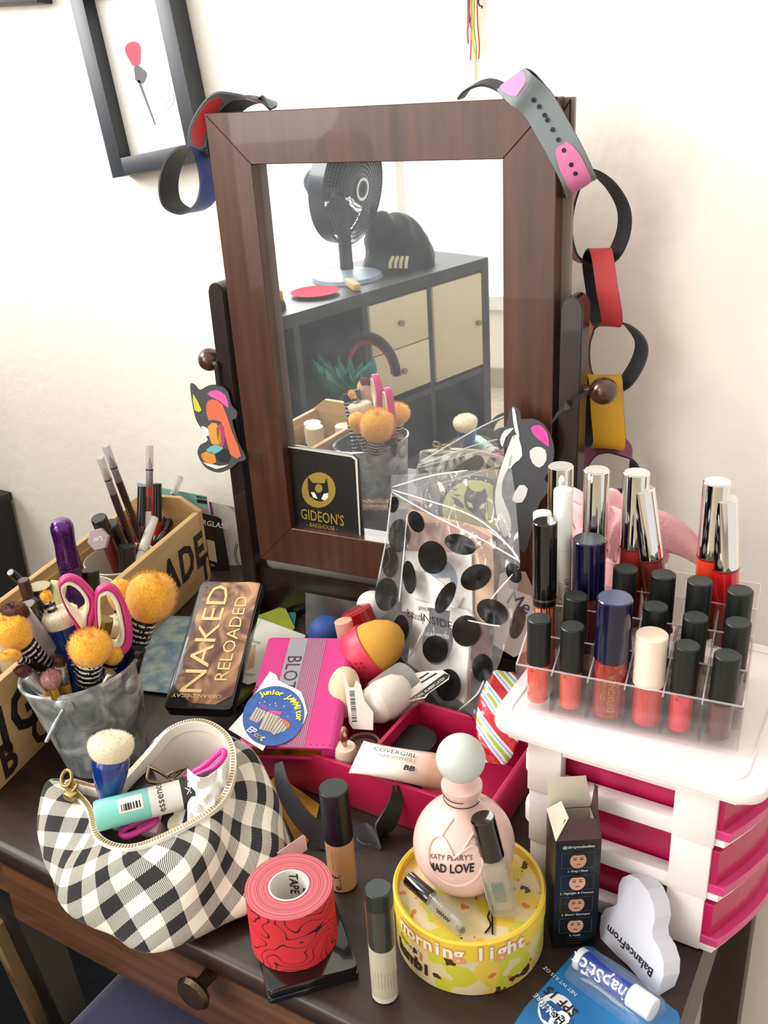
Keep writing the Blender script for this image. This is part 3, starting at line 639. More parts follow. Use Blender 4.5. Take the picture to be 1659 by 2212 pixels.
# ================================================================== galvanised bucket of brushes
gz, n, L, b = nodes_mat('galvanised', 0.38, Metallic=0.55)
tc = n.new('ShaderNodeTexCoord'); t = n.new('ShaderNodeTexNoise'); t.inputs['Scale'].default_value = 38; t.inputs['Detail'].default_value = 5; t.inputs['Distortion'].default_value = 1.2
r = ramp(n, [(.3, '#757a7c'), (.48, '#a3a8a9'), (.66, '#d6d9d8')]); L.new(tc.outputs['Object'], t.inputs['Vector']); L.new(t.outputs['Fac'], r.inputs[0]); L.new(r.outputs[0], b.inputs['Base Color'])
r2 = ramp(n, [(.3, (.25, .25, .25)), (.7, (.5, .5, .5))]); L.new(t.outputs['Fac'], r2.inputs[0]); L.new(r2.outputs[0], b.inputs['Roughness'])
B0 = Vector((-0.664, 0.523, 0.0)); BT = Vector((-0.677, 0.521, 0.104)); BR, BB = 0.0575, 0.040
bk = root('metal_bucket', 'galvanised metal bucket full of makeup brushes in front of the crate', 'bucket', B0, zframe(BT - B0)); BH = (BT - B0).length
lathe('body', [(0, .0008), (BB, .0008), (BB + .001, .003), (BR, BH - .002), (BR - .0012, BH - .001), (BB, .005), (0, .005)], gz, bk, 48)
lathe('rim', [(BR - .0015, BH), (BR, BH - .0022), (BR + .0022, BH - .001), (BR + .0022, BH + .001), (BR, BH + .002), (BR - .0015, BH)], gz, bk, 48, cap=False)
Bi = bk.matrix_world.inverted()
bd = Vector((-0.786, 0.618, 0))                       # horizontal look direction to the bucket
def PB(px, py, d=0.0): return PN(px, py, B0 + bd * d, bd)
for px, py in ((137, 1530), (290, 1478)):
    q = Bi @ PB(px, py, -.045 if px < 200 else -.03); a = math.atan2(q.y, q.x); rr = BB + (BR - BB) * q.z / BH
    e = lathe('ear', [(.0, .004), (.006, .0035), (.0095, .001), (.0095, -.001)], gz, bk, 18); e.matrix_local = Matrix.Translation((rr * math.cos(a), rr * math.sin(a), q.z)) @ Matrix.Rotation(a, 4, 'Z') @ Matrix.Rotation(PI / 2, 4, 'Y')
q0 = Bi @ PB(137, 1532, -.052); q1 = Bi @ PB(100, 1602, -.058)
tube('wire_handle', [q0, q0 * .5 + q1 * .5 + Vector((0, 0, .001)), q1], .0021, gz, bk, 8)
# ------------------------------------------------------------------ brushes
sf, n, L, b = nodes_mat('striped_ferrule', 0.3, Coat_Weight=0.3)
tc = n.new('ShaderNodeTexCoord'); sp = n.new('ShaderNodeSeparateXYZ'); L.new(tc.outputs['Object'], sp.inputs[0])
m1 = n.new('ShaderNodeMath'); m1.operation = 'MULTIPLY'; m1.inputs[1].default_value = 170; L.new(sp.outputs['Z'], m1.inputs[0])
fr = n.new('ShaderNodeMath'); fr.operation = 'FRACT'; L.new(m1.outputs[0], fr.inputs[0])
gt = n.new('ShaderNodeMath'); gt.operation = 'GREATER_THAN'; gt.inputs[1].default_value = .58; L.new(fr.outputs[0], gt.inputs[0])
nz = n.new('ShaderNodeTexNoise'); nz.inputs['Scale'].default_value = 420; nz.inputs['Detail'].default_value = 1; L.new(tc.outputs['Object'], nz.inputs['Vector'])
g2 = n.new('ShaderNodeMath'); g2.operation = 'GREATER_THAN'; g2.inputs[1].default_value = .43; L.new(nz.outputs['Fac'], g2.inputs[0])
mm = n.new('ShaderNodeMath'); mm.operation = 'MULTIPLY'; L.new(gt.outputs[0], mm.inputs[0]); L.new(g2.outputs[0], mm.inputs[1])
r = ramp(n, [(.4, '#0d0d0d'), (.6, '#d9d6cf')]); L.new(mm.outputs[0], r.inputs[0]); L.new(r.outputs[0], b.inputs['Base Color'])
yel = mat('yellow_bristle', '#eaad2c', 0.8, var=0.12, vs=350, sheen=0.4); cream = mat('cream_bristle', '#e2d6b8', 0.8, var=0.08, vs=400, sheen=0.3)
brb = mat('brown_bristle', '#4a2014', 0.75, var=0.3, vs=300); pkb = mat('dusty_pink_bristle', '#9c6a66', 0.85, var=0.4, vs=500)
silv = mat('silver_ferrule', '#c9c9c6', 0.25, 0.9); bluep = mat('blue_plastic', '#0b2f78', 0.18, coat=0.7); woodh = mat('wood_handle', '#c08a42', 0.4); goldm = mat('gold_metal', '#b48a3c', 0.25, 0.9)
def bristles(par, prof, m, n=500, ln=.004, w=.00035, flat=1.0):
    """brush head: lathe body with fine hair tips standing off its surface"""
    vs, fs = [], []; seg = 24; N = len(prof)
    for i in range(seg):
        a = 2 * PI * i / seg
        for r_, z in prof: vs.append(Vector((r_ * math.cos(a), r_ * math.sin(a) * flat, z)))
    for i in range(seg):
        j = (i + 1) % seg
        for k in range(N - 1): fs.append((i * N + k, j * N + k, j * N + k + 1, i * N + k + 1))
    rnd = random.Random(n)
    zr = prof[-1][1] - prof[0][1]
    for _ in range(n):
        k = rnd.choices(range(N - 1), weights=[((prof[q][0] + prof[q + 1][0]) * math.hypot(prof[q + 1][0] - prof[q][0], prof[q + 1][1] - prof[q][1]) + 1e-7) for q in range(N - 1)])[0]
        f = rnd.random(); r_ = prof[k][0] * (1 - f) + prof[k + 1][0] * f; z = prof[k][1] * (1 - f) + prof[k + 1][1] * f; a = rnd.random() * 2 * PI
        nr, nz_ = prof[k + 1][1] - prof[k][1], -(prof[k + 1][0] - prof[k][0]); q = math.hypot(nr, nz_) or 1; nr /= q; nz_ = nz_ / q + .9
        d = Vector((nr * math.cos(a), nr * math.sin(a) * flat, nz_)).normalized(); p = Vector((r_ * math.cos(a), r_ * math.sin(a) * flat, z)); s = Vector((-math.sin(a), math.cos(a), 0)) * w
        b0 = len(vs); vs += [p - s - d * .0005, p + s - d * .0005, p + d * (ln * rnd.uniform(.4, 1))]; fs.append((b0, b0 + 1, b0 + 2))
    o = mesh('bristles', vs, fs, m, par, 70); return o
def inside(p):
    q = Bi @ p; return q.z > .006 and (q.z > BH or math.hypot(q.x, q.y) < BB + (BR - BB) * q.z / BH - .007)
def clip(tip, base):
    d = (base - tip); L_ = d.length; d = d / L_; k = .03
    while k < L_ and ((Bi @ (tip + d * k)).z > BH - .002 or inside(tip + d * k)): k += .002
    return tip + d * min(k, L_)
def brush(label, tip, mid, dt, dm_, rh, hl, rf, fl, headm, ferm, handm, rh2=.0045, shape='dome', n=450, flat=1.0, ln=.003, zend=.012, grp='makeup brushes in the bucket', nm='makeup_brush', ferr2=None):
    """tip and mid are pixels of the bristle tip and of the ferrule's lower end, dt/dm_ their depth offsets"""
    tp_, md = PB(*tip, dt), PB(*mid, dm_); d = (tp_ - md).normalized(); tot = hl + fl + .11; base = tp_ - d * tot
    if base.z < zend: base = tp_ + d * ((zend - tp_.z) / d.z); tot = (tp_ - base).length
    base = clip(tp_, base); tot = (tp_ - base).length
    t = root(nm, label, 'brush', base, zframe(d), group=grp); z1 = tot - hl; z0 = z1 - fl
    if z0 > .01: lathe('handle', [(0, 0), (rh2 * .6, 0), (rh2, .004), (rh2, z0 * .8), (rf * .9, z0), (0, z0)], handm, t, 16)
    z0 = max(z0, .002); lathe('ferrule', [(rf * .88, z0), (rf * .95, z0 + .001), (rf * 1.06, z1), (rf * .9, z1 + .0005), (0, z1 + .0005)], ferm, t, 24)
    if shape == 'dome': pr = [(rf * .95, z1), (rh * .93, z1 + hl * .3), (rh, z1 + hl * .55), (rh * .93, z1 + hl * .74), (rh * .7, z1 + hl * .9), (rh * .38, z1 + hl * .98), (0, tot)]
    elif shape == 'flat': pr = [(rf, z1), (rh, z1 + hl * .4), (rh * 1.02, z1 + hl * .8), (rh * .85, z1 + hl * .97), (0, tot)]
    else: pr = [(rf * .9, z1), (rh * .8, z1 + hl * .5), (rh * .95, z1 + hl * .8), (rh * .6, z1 + hl * .96), (0, tot)]
    bristles(t, pr, headm, n, ln, flat=flat); return t
brush('big fluffy yellow powder brush leaning right in the bucket', (338, 1246), (292, 1400), .02, .02, .0245, .046, .0125, .032, yel, sf, blk, n=2600, ln=.006)
brush('yellow brush half hidden behind the big fluffy one', (254, 1252), (268, 1330), .045, .035, .013, .03, .009, .03, yel, sf, blk)
brush('round yellow brush with striped ferrule at the front of the bucket', (196, 1374), (189, 1506), -.035, -.02, .0195, .028, .0125, .03, yel, sf, blk, n=2000, ln=.0045)
brush('smaller yellow brush just behind the round front one', (250, 1388), (232, 1450), -.01, -.01, .011, .021, .008, .03, yel, sf, blk)
brush('blunt yellow brush leaning far left in the bucket', (8, 1340), (78, 1424), -.01, 0, .0165, .03, .0125, .04, yel, sf, blk, shape='flat', n=1200, ln=.004)
brush('little yellow fan brush at the left edge of the bucket', (12, 1412), (50, 1427), -.03, -.02, .009, .016, .0045, .012, yel, sf, blk, shape='flat', flat=.5)
brush('tiny yellow eye brush with striped handle', (96, 1278), (120, 1334), .03, .02, .0055, .011, .0048, .03, yel, sf, sf, rh2=.0045)
brush('wide dark brown flat brush with a clear handle', (26, 1310), (90, 1392), -.005, .005, .0125, .014, .011, .05, brb, clear('brush_clear', '#eae2de', haze=.25), silv, rh2=.006, shape='flat', flat=.55)
brush('cream kabuki brush with a blue ferrule inside the bucket', (124, 1318), (158, 1410), .02, .015, .018, .015, .0165, .035, cream, bluep, bluep, rh2=.012, shape='flat', n=700, ln=.002)
brush('second cream and blue brush seen through the scissors handle', (255, 1335), (262, 1400), .012, .012, .012, .016, .012, .03, cream, bluep, bluep, rh2=.01, shape='flat')
brush('small brown flat brush with silver ferrule at the left rim', (42, 1442), (92, 1488), -.03, -.03, .007, .010, .0068, .024, brb, silv, woodh, shape='flat', flat=.5)
brush('small fluffy dusty pink brush with gold ferrule at the rim', (106, 1452), (122, 1505), -.04, -.04, .0095, .016, .0055, .014, pkb, goldm, woodh, ln=.003)
brush('slim brown brush with silver ferrule and wooden handle at the front', (126, 1420), (140, 1476), -.03, -.03, .0048, .009, .0055, .02, brb, silv, woodh, shape='flat', flat=.6)
brush('striped handle brush leaning left behind the clear brush', (64, 1300), (118, 1400), .03, .03, .009, .014, .008, .045, mat('black_bristle', '#120d0c', .7), sf, sf, shape='flat', rh2=.006)
for px, py, qx, qy, d, rr, m, nm, lb in ((54, 1308, 84, 1360, .02, .010, blk, 'mascara_tube', 'square black mascara tube leaning left in the bucket'), (228, 1336, 214, 1400, -.012, .0085, mat('olive_gold', '#7c6a2e', .3, .6), 'gold_lipstick', 'olive gold lipstick tube standing in the scissors handle'),
                                   (240, 1452, 226, 1480, -.03, .006, silv, 'metal_tube', 'small silver tube low at the right rim of the bucket'), (300, 1400, 280, 1480, -.01, .007, blk, 'black_pen', 'black pen under the big fluffy yellow brush')):
    a, c = PB(px, py, d), PB(qx, qy, d); dd = (a - c).normalized(); base = a - dd * .1
    if base.z < .012: base = a + dd * ((.012 - a.z) / dd.z)
    base = clip(a, base)
    rod(nm, lb, nm.split('_')[1], base, a, [('body', 0, .7, rr * .95, rr * .95, m), ('cap', .702, 1, rr, rr, m)], seg=6 if 'gold' in nm else 18)
# ------------------------------------------------------------------ scissors
hotp = mat('hot_pink_grip', '#c62f78', 0.45); ivory = mat('ivory_grip', '#e3dac0', 0.45)
sc = root('scissors', 'pink and ivory handled scissors standing handles up in the bucket', 'scissors', B0 + Vector((0, 0, .02)))
nS = -bd
def ring2(nm, outer, inner, th, m, d, par, zoff=0.0):
    k = .2532; off = B0 + Vector((0, 0, .02))
    o_ = smoothpts([PB(x * k, 1200 + y * k, d) - off for x, y in outer], 5, True); i_ = smoothpts([PB(x * k, 1200 + y * k, d) - off for x, y in inner], 5, True); N = len(o_)
    bm = bmesh.new(); rows = []
    for (pts, s) in ((o_, .35), (o_, .5), (i_, .5), (i_, .35), (i_, -.35), (i_, -.5), (o_, -.5), (o_, -.35)):
        rows.append((pts, s))
    # rounded cross-section: outer shoulder, outer face, inner face, ...
    cs = []
    for i in range(N):
        e = (o_[i] - i_[i]); w_ = e.length; e = e / w_; q = []
        for j in range(10):
            a = 2 * PI * j / 10; cx_ = math.copysign(abs(math.cos(a)) ** .6, math.cos(a)); sx_ = math.copysign(abs(math.sin(a)) ** .6, math.sin(a))
            q.append(bm.verts.new((o_[i] + i_[i]) / 2 + e * (w_ / 2 * cx_) + bd * (th / 2 * sx_)))
        cs.append(q)
    for i in range(N):
        for j in range(10): bm.faces.new((cs[i][j], cs[i][(j + 1) % 10], cs[(i + 1) % N][(j + 1) % 10], cs[(i + 1) % N][j]))
    return frombm(nm, bm, m, par, 60)
Lo = [(497, 270), (520, 195), (595, 163), (690, 195), (775, 275), (822, 350), (822, 450), (800, 560), (785, 660), (700, 680), (640, 590), (550, 430)]
Lm = [(512, 275), (540, 222), (592, 205), (660, 232), (725, 300), (762, 370), (762, 440), (742, 510), (735, 600), (700, 620), (655, 560), (565, 425)]
Lh = [(530, 285), (555, 250), (592, 240), (645, 265), (695, 320), (725, 385), (722, 440), (705, 478), (680, 480), (650, 460), (610, 430), (560, 370)]
ring2('pink_loop', Lo, Lm, .011, hotp, -.004, sc); ring2('ivory_insert', Lm, Lh, .012, ivory, -.004, sc)
Ro = [(812, 330), (850, 265), (925, 238), (1000, 272), (1065, 380), (1112, 530), (1133, 650), (1118, 760), (1050, 835), (930, 800), (830, 700), (808, 520)]
Rm = [(828, 340), (865, 300), (918, 285), (970, 315), (1018, 400), (1050, 540), (1062, 650), (1050, 730), (1010, 770), (930, 760), (850, 690), (825, 520)]
Rh = [(855, 360), (878, 332), (908, 325), (940, 350), (978, 425), (1008, 550), (1020, 640), (1010, 700), (985, 730), (930, 722), (885, 660), (862, 520)]
ring2('pink_loop', Ro, Rm, .011, hotp, -.012, sc); ring2('ivory_insert', Rm, Rh, .012, ivory, -.012, sc)
off = B0 + Vector((0, 0, .02))
for a, c, d in (((178, 1368), (205, 1425), -.004), ((222, 1395), (205, 1430), -.010)):
    p, q = PB(*a, d) - off, PB(*c, d) - off
    tube('shank', [p, (p + q) / 2, q], [.0075, .007, .0055], hotp, sc, 10)
    dn = (q - p).normalized(); tube('blade', [q, q + Vector((dn.x * .01, dn.y * .01, -.05))], [.005, .001], silv, sc, 6)
# ================================================================== magenta tray
TX0_, TX1_, TYA, TYB, THH = -0.505, -0.264, 0.569, 0.690, 0.046
tr = root('pink_tray', 'magenta plastic drawer tray holding cosmetics in the middle of the table', 'tray', (0, 0, 0.0005))
trm = mat('tray_magenta', '#ab1743', 0.35, coat=0.15)
box('front_wall', (TX0_, TYA, 0), (TX1_, TYA + .0045, THH), trm, tr, .001); box('back_wall', (TX0_, TYB - .0045, 0), (TX1_, TYB, THH), trm, tr, .001)
box('side_wall', (TX0_, TYA + .004, 0), (TX0_ + .0045, TYB - .004, THH), trm, tr, .001); box('side_wall', (TX1_ - .0045, TYA + .004, 0), (TX1_, TYB - .004, THH), trm, tr, .001)
box('floor_plate', (TX0_ + .004, TYA + .004, 0), (TX1_ - .004, TYB - .004, .003), trm, tr)
for xa in (-.394, -.40): box('divider', (xa - .002, TYA + .0045, .003), (xa + .002, TYB - .0045, THH - .001), trm, tr); break
def wroot(nm, label, cat, c, grp=None): return root(nm, label, cat, c, group=grp)
def adopt(o, t):
    o.parent = t; o.matrix_parent_inverse = t.matrix_world.inverted() if t.matrix_world != Matrix() else Matrix.Translation(-t.location); return o
def egg(nm, c, ax, r, h, m, par=None, fat=.55, seg=28):
    """rounded egg along axis ax, from its base; returns object in parent space of a rotated root"""
    pr = [(r * math.sin(PI * i / 14) ** .85, h * (.5 - .5 * math.cos(PI * i / 14))) for i in range(15)]; pr[0] = (0, 0); pr[-1] = (0, h)
    return lathe(nm, pr, m, par, seg, 80)
# pointed sponge in a pink silicone cup
spy = mat('sponge_yellow', '#c99536', 0.85, bump=.3, bs=900, sub=.1); cupp = mat('silicone_pink', '#d9304f', 0.4); spw = mat('sponge_white', '#e6ddcd', 0.85, bump=.3, bs=900); spb = mat('sponge_beige', '#dcbf9e', 0.85, bump=.3, bs=900)
c0 = P(792, 1432, .062); ax = Vector((.30, .28, .62)).normalized(); ax = (P(835, 1385, .085) - P(776, 1425, .065)).normalized()
t = root('sponge_cup', 'pink silicone sponge cup with heart shaped holes tipped on its side', 'sponge holder', P(780, 1418, .066), zframe(ax))
RC = .0295
cup = lathe('cup', [(0, -.022), (RC * .5, -.0195), (RC * .82, -.013), (RC * .98, -.003), (RC * 1.02, .008), (RC * 1.0, .0155), (RC * .96, .0155), (RC * .95, .008), (RC * .9, -.002), (RC * .7, -.011), (0, -.018)], cupp, t, 36)
hm = mat('hole_dark', '#6a0f1f', 0.7); Ti = t.matrix_world.inverted()
def heart(s): return [(0, -s), (s * .9, .1 * s), (s * .85, .7 * s), (s * .4, .8 * s), (0, .4 * s), (-.4 * s, .8 * s), (-.85 * s, .7 * s), (-.9 * s, .1 * s)]
hc = Ti @ PN(777, 1433, t.location - Vector((0, .02, 0)), Vector((.3, -1, .45))); hd = hc.normalized()
hx_ = Vector((0, 0, 1)).cross(hd).normalized(); hy_ = hd.cross(hx_)
for i in range(7):
    a = i * PI / 3; rr = 0 if i == 6 else .0056
    patch('heart_hole', [(x + rr * math.cos(a), y + rr * math.sin(a)) for x, y in heart(.0014)], hm, cup, hd * (RC * 1.035), hx_, hy_)
t = root('makeup_sponge', 'mustard yellow makeup sponge sitting in the pink cup', 'sponge', P(780, 1418, .066), zframe(ax))
lathe('sponge', [(0, -.015), (.018, -.010), (.026, 0), (.0278, .012), (.0275, .020), (.0235, .034), (.016, .045), (.008, .0505), (0, .052)], spy, t, 36, 80)
# beige sponge and boxed white sponge
q0, q1 = P(738, 1552, .045), P(748, 1440, .082); t = root('makeup_sponge', 'beige makeup sponge squeezed beside the pink blotting book', 'sponge', q0, zframe(q1 - q0)); egg('sponge', None, None, .0165, (q1 - q0).length, spb, t)
q0, q1 = P(786, 1540, .05), P(890, 1472, .06); wv = q1 - q0; t = root('boxed_sponge', 'white makeup sponge in a clear plastic case with barcode card', 'sponge', q0, zframe(wv)); h = wv.length
lathe('sponge', [(0, 0), (.012, .002), (.019, .012), (.0205, .025), (.018, h * .72), (.012, h * .86), (0, h * .92)], spw, t, 32, 80)
lathe('clear_case', [(.017, .012), (.0225, .022), (.0235, h * .62), (.0235, h * .95), (.021, h * .99), (0, h)], clear('case_clear', '#f6f4f2', haze=.16, rough=.08), t, 32, 40, cap=False)
Z1 = lambda lst, sx, sy, k: [(sx + x * k, sy + y * k) for x, y in lst]
k3 = .1808
bpl = P(780, 1560, .052); bnr = Vector((.45, -1, .8))
t2, deco, tx = card('white barcode flap of the sponge packaging beside the beige sponge', Z1([(215, 285), (240, 290), (300, 470), (355, 470), (385, 380), (440, 440), (480, 620), (590, 770), (585, 980), (345, 965), (300, 900), (280, 700)], 700, 1400, k3), bpl, bnr, mat('card_flap', '#ded2c8', .6), nm='packaging_card')
ux = [(305, 505, 395, 870)]
yy = 505; i = 0
while yy < 880:
    hgt = random.choice((6, 9, 14)); xa = 303 + (yy - 505) * .09
    deco('barcode_bar', Z1([(xa, yy), (xa + 58, yy), (xa + 58, yy + hgt), (xa, yy + hgt)], 700, 1400, k3), inkd); yy += hgt + random.choice((8, 10, 14))
lpl = P(905, 1500, .06)
t2, deco, tx = card('white and black striped packaging card behind the clear sponge case', Z1([(900, 610), (1150, 400), (1080, 300), (1215, 275), (1420, 265), (1500, 325), (1490, 375), (1250, 540), (1210, 595), (1000, 640), (950, 670)], 700, 1400, k3), lpl, Vector((.3, -1, .9)), mat('card_flap2', '#e2dccb', .6), nm='packaging_card')
deco('black_band', Z1([(995, 625), (1130, 530), (1440, 300), (1495, 322), (1480, 360), (1210, 560), (1200, 580)], 700, 1400, k3), mat('label_black', '#111315')); tx('NATURAL RUBBER LATEX', 700 + 1240 * k3, 1400 + 500 * k3, .0035, inkw, -.62)
for a in ([(1130, 360), (1240, 290), (1260, 298), (1140, 375)], [(1150, 410), (1330, 295), (1360, 300), (1165, 420)]): deco('stripe', Z1(a, 700, 1400, k3), inkd)
# peach cap, red lid, blue ball behind
q0, q1 = P(752, 1392, .06), P(741, 1340, .088); rod('peach_lipstick', 'peach coloured cylinder cap leaning behind the pink cup', 'lipstick', q0, q1, [('body', 0, .3, .0092, .0095, mat('peach_plastic', '#d9a48c', .45)), ('cap', .31, 1, .0098, .0098, mat('peach_plastic', '#d9a48c', .45))])
q0, q1 = P(792, 1372, .03), P(768, 1318, .06); rod('red_jar', 'glossy red round jar behind the peach cap', 'jar', q0, q1, [('base', 0, .45, .018, .018, mat('red_plastic', '#a8121a', .25, coat=.5)), ('lid', .46, 1, .019, .0185, mat('red_plastic', '#a8121a'))])
t = root('blue_sponge', 'blue rounded sponge peeking out behind the pink blotting book', 'sponge', P(706, 1395, .03), zframe((0, 0, 1))); egg('sponge', None, None, .02, .036, mat('blue_sponge', '#24468c', .6), t)
o = grid('clear_pouch', 8, 8, lambda u, v: P(660 + 110 * u + 60 * (1 - v) * u, 1370 - 90 * v + 20 * u, .02 + .05 * v + .006 * math.sin(u * 7)), clear('pouch_film', '#e9e9ea', haze=.10, rough=.12), None); tag(o, 'crinkled clear plastic pouch against the mirror base beside the red jar', 'pouch')
# gold topped tube, glass jar in the tray's left part
q0 = PY(745, 1612, .5855); t = root('gold_knob_gloss', 'rose tube with a gold oval knob standing in the tray', 'lip gloss', (q0.x, q0.y, .004)); zt = q0.z - .004
lathe('body', [(0, 0), (.0092, 0), (.0098, .002), (.0098, zt - .012), (0, zt - .012)], mat('rose_tube', '#b98479', .3, coat=.4), t); lathe('collar', [(.0102, zt - .0118), (.0104, zt - .002), (.0095, zt), (0, zt)], mat('cream_collar', '#d8c4ae', .4), t)
egg('gold_knob', None, None, .0046, .022, mat('rose_gold', '#c29a7c', .18, .9), t).matrix_local = Matrix.Translation((0, 0, zt)) @ Matrix.Scale(.62, 4, (1, .3, 0))
q0 = P(786, 1612, .03); t = root('glass_jar', 'small glass jar of mauve powder in the tray', 'jar', (q0.x, q0.y, .004))
lathe('powder', [(0, .003), (.0125, .003), (.0125, .026), (0, .027)], mat('mauve_powder', '#8a6460', .9), t); lathe('glass', [(.0142, 0), (.015, .002), (.015, .014), (.0142, .015), (.015, .016), (.015, .030), (.0135, .032)], clear('jar_glass', '#f0e9e9', haze=.12), t, cap=False)
lathe('lid_ring', [(.0145, .029), (.0153, .029), (.0153, .031), (.0145, .031)], clear('jar_rim', '#ffffff', haze=.3), t, cap=False)
# black round compact in the right part
q0 = P(893, 1596, .032); t = root('black_compact', 'round black compact lying in the right half of the tray', 'compact', (q0.x, q0.y, .004)); lathe('base', [(0, 0), (.0225, 0), (.0235, .002), (.0235, .012), (0, .012)], blk, t, 40); lathe('lid', [(.023, .0125), (.0238, .013), (.0238, .026), (.0225, .028), (0, .0282)], mat('compact_lid', '#0b0b0c', .35), t, 40)
# BB cream tube
a, c = P(770, 1634, .057), P(975, 1672, .052); d = c - a; Lt = d.length; t = root('cream_tube', 'white and nude squeeze tube lying across the front of the tray', 'tube', a, zframe(d, (0, 0, 1)))
tm, n, L, b = nodes_mat('tube_print', 0.35, Coat_Weight=.2); tc = n.new('ShaderNodeTexCoord'); sp = n.new('ShaderNodeSeparateXYZ'); L.new(tc.outputs['Object'], sp.inputs[0]); r = ramp(n, [(0, '#e8e2da'), (.45, '#e3d8cc'), (.8, '#b98f78'), (1, '#a87e68')]); mu_ = n.new('ShaderNodeMath'); mu_.operation = 'MULTIPLY'; mu_.inputs[1].default_value = 1 / Lt; L.new(sp.outputs['Z'], mu_.inputs[0]); L.new(mu_.outputs[0], r.inputs[0]); L.new(r.outputs[0], b.inputs['Base Color'])
def tubef(u, v):
    k = min(1, v * 1.25) ** .7; A = .0235 * (1 - k) + .0155 * k; Bz = .0008 * (1 - k) + .0155 * k; an = 2 * PI * u; return Vector((A * math.cos(an), Bz * math.sin(an), Lt * v))
grid('body', 28, 14, tubef, tm, t, closed=True)
text('COVERGIRL', .0075, mat('ink_navy', '#15152e', .5), t, (.003, -.0135, Lt * .42), (0, 0, 1), (-1, 0, 0), .0015, name='lettering'); text('+SMOOTHERS', .0055, mat('ink_grey2', '#6a6468', .5), t, (.009, -.0125, Lt * .45), (0, 0, 1), (-1, 0, 0), .0015); text('BB', .009, inkd, t, (.0145, -.0085, Lt * .6), (0, 0, 1), (-1, 0, 0), .0015, bold=.03)
o = box('navy_card', (-.386, TYA + .006, .004), (-.33, TYA + .010, .043), mat('navy_card', '#1a1848', .5)); tag(o, 'navy blue card standing at the front of the tray behind its wall', 'card')

# ================================================================== blotting book, sticker
pbk, n, L, b = nodes_mat('pink_book', 0.4, Coat_Weight=.15); b.inputs['Base Color'].default_value = (*lin('#c42c78'), 1)
p0, p1, p2 = P(515, 1612, .056), P(712, 1617, .056), P(643, 1378, .084)
bx = (p1 - p0).normalized(); bn = bx.cross(p2 - (p0 + p1) / 2).normalized(); by = bn.cross(bx)
bw = (p1 - p0).length; bl = (p2 - (p0 + p1) / 2).dot(by)
bo = root('blotting_book', 'pink book-shaped blotting palette with a grey stripe and gold edge', 'palette', p0, axes(bx, by, bn))
top_, deco_ = .0, None
prism('cover', rrect(0, 0, bw, bl, .003), -.0025, 0, pbk, bo, .0008)
prism('back_cover', rrect(0, 0, bw, bl, .003), -.016, -.0135, pbk, bo, .0008)
tube('spine', [(bw - .001, 0, -.008), (bw - .001, bl, -.008)], .008, pbk, bo, 14)
box('gold_edge', (.002, .0015, -.0135), (bw - .004, bl - .002, -.0025), mat('gold_foil', '#a67f38', .22, .95), bo)
gs = mat('stripe_grey', '#8f8e93', .45)
bxl = lambda px, py: axes(bx, by, bn).transposed() @ (PN(px, py, p0, bn) - p0)
ga = bxl(607, 1378)
gx0 = bw * .27
patch('grey_stripe', [(gx0, .001), (gx0 + .019, .001), (gx0 + .019, bl - .001), (gx0, bl - .001)], gs, bo, (0, 0, 0), (1, 0, 0), (0, 1, 0))
for i in range(11):
    xa = gx0 + .019 + .0018 * i; patch('pinstripe', [(xa + .0007, .001), (xa + .0015, .001), (xa + .0015, bl - .001), (xa + .0007, bl - .001)], gs, bo, (0, 0, 0), (1, 0, 0), (0, 1, 0))
q = bxl(627, 1447); text('BLOT', .021, mat('ink_plum', '#3a1a3a', .5), bo, (q.x + .001, q.y - .004, 0), (0, -1, 0), (1, 0, 0), .0006, .95)
q = bxl(553, 1490); text('ro', .010, mat('ink_plum', '#3a1a3a', .5), bo, (q.x, q.y, 0), (0, -1, 0), (1, 0, 0), .0006)
for i in range(14): patch('stitch', [(.006 + i * .006, .004), (.008 + i * .006, .004), (.008 + i * .006, .0046), (.006 + i * .006, .0046)], mat('stitch', '#8a1c54', .6), bo, (0, 0, 0), (1, 0, 0), (0, 1, 0))
spp = p0 + bn * .0012; K4 = .16878
SK = lambda lst: [(480 + x * K4, 1290 + y * K4) for x, y in lst]
t, deco, tx = card('torn white paper with a round blue sticker lying on the pink book', SK([(610, 950), (690, 990), (720, 1060), (780, 1100), (900, 1150), (1010, 1210), (1050, 1310), (1090, 1480), (1040, 1610), (960, 1740), (900, 1800), (590, 1830), (520, 1965), (230, 1780), (80, 1690), (250, 1500), (420, 1230)]), spp, bn, mat('sticker_paper', '#e4e1db', .6), nm='paper_sticker', th=.0006)
stb = mat('sticker_blue', '#2a559a', .5, var=.25, vs=120); elp = [(655 + 405 * math.cos(a) * math.cos(-.6) - 372 * math.sin(a) * math.sin(-.6), 1520 + 405 * math.cos(a) * math.sin(-.6) + 372 * math.sin(a) * math.cos(-.6)) for a in [2 * PI * i / 40 for i in range(40)]]
deco('sticker', SK(elp), stb, .0004)
yl = mat('ink_yellow', '#f0df4a', .5)
for i, ch in enumerate('Junior JAMMitor'):
    a = math.radians(-113 + i * 8.6); rr = 330
    tx(ch, 480 + (640 + rr * math.cos(a) * 1.05) * K4, 1290 + (1530 + rr * .92 * math.sin(a)) * K4, .0088, yl, a + PI / 2 - .02, .001, bold=.04)
acm = mat('accordion_tan', '#b3aa9a', .6); 
for pts in ([(440, 1405), (555, 1460), (540, 1520), (450, 1610), (345, 1560)], [(570, 1460), (740, 1530), (620, 1725), (470, 1685)], [(745, 1545), (840, 1640), (800, 1710), (660, 1760), (610, 1715)]): deco('accordion', SK(pts), acm, .0007)
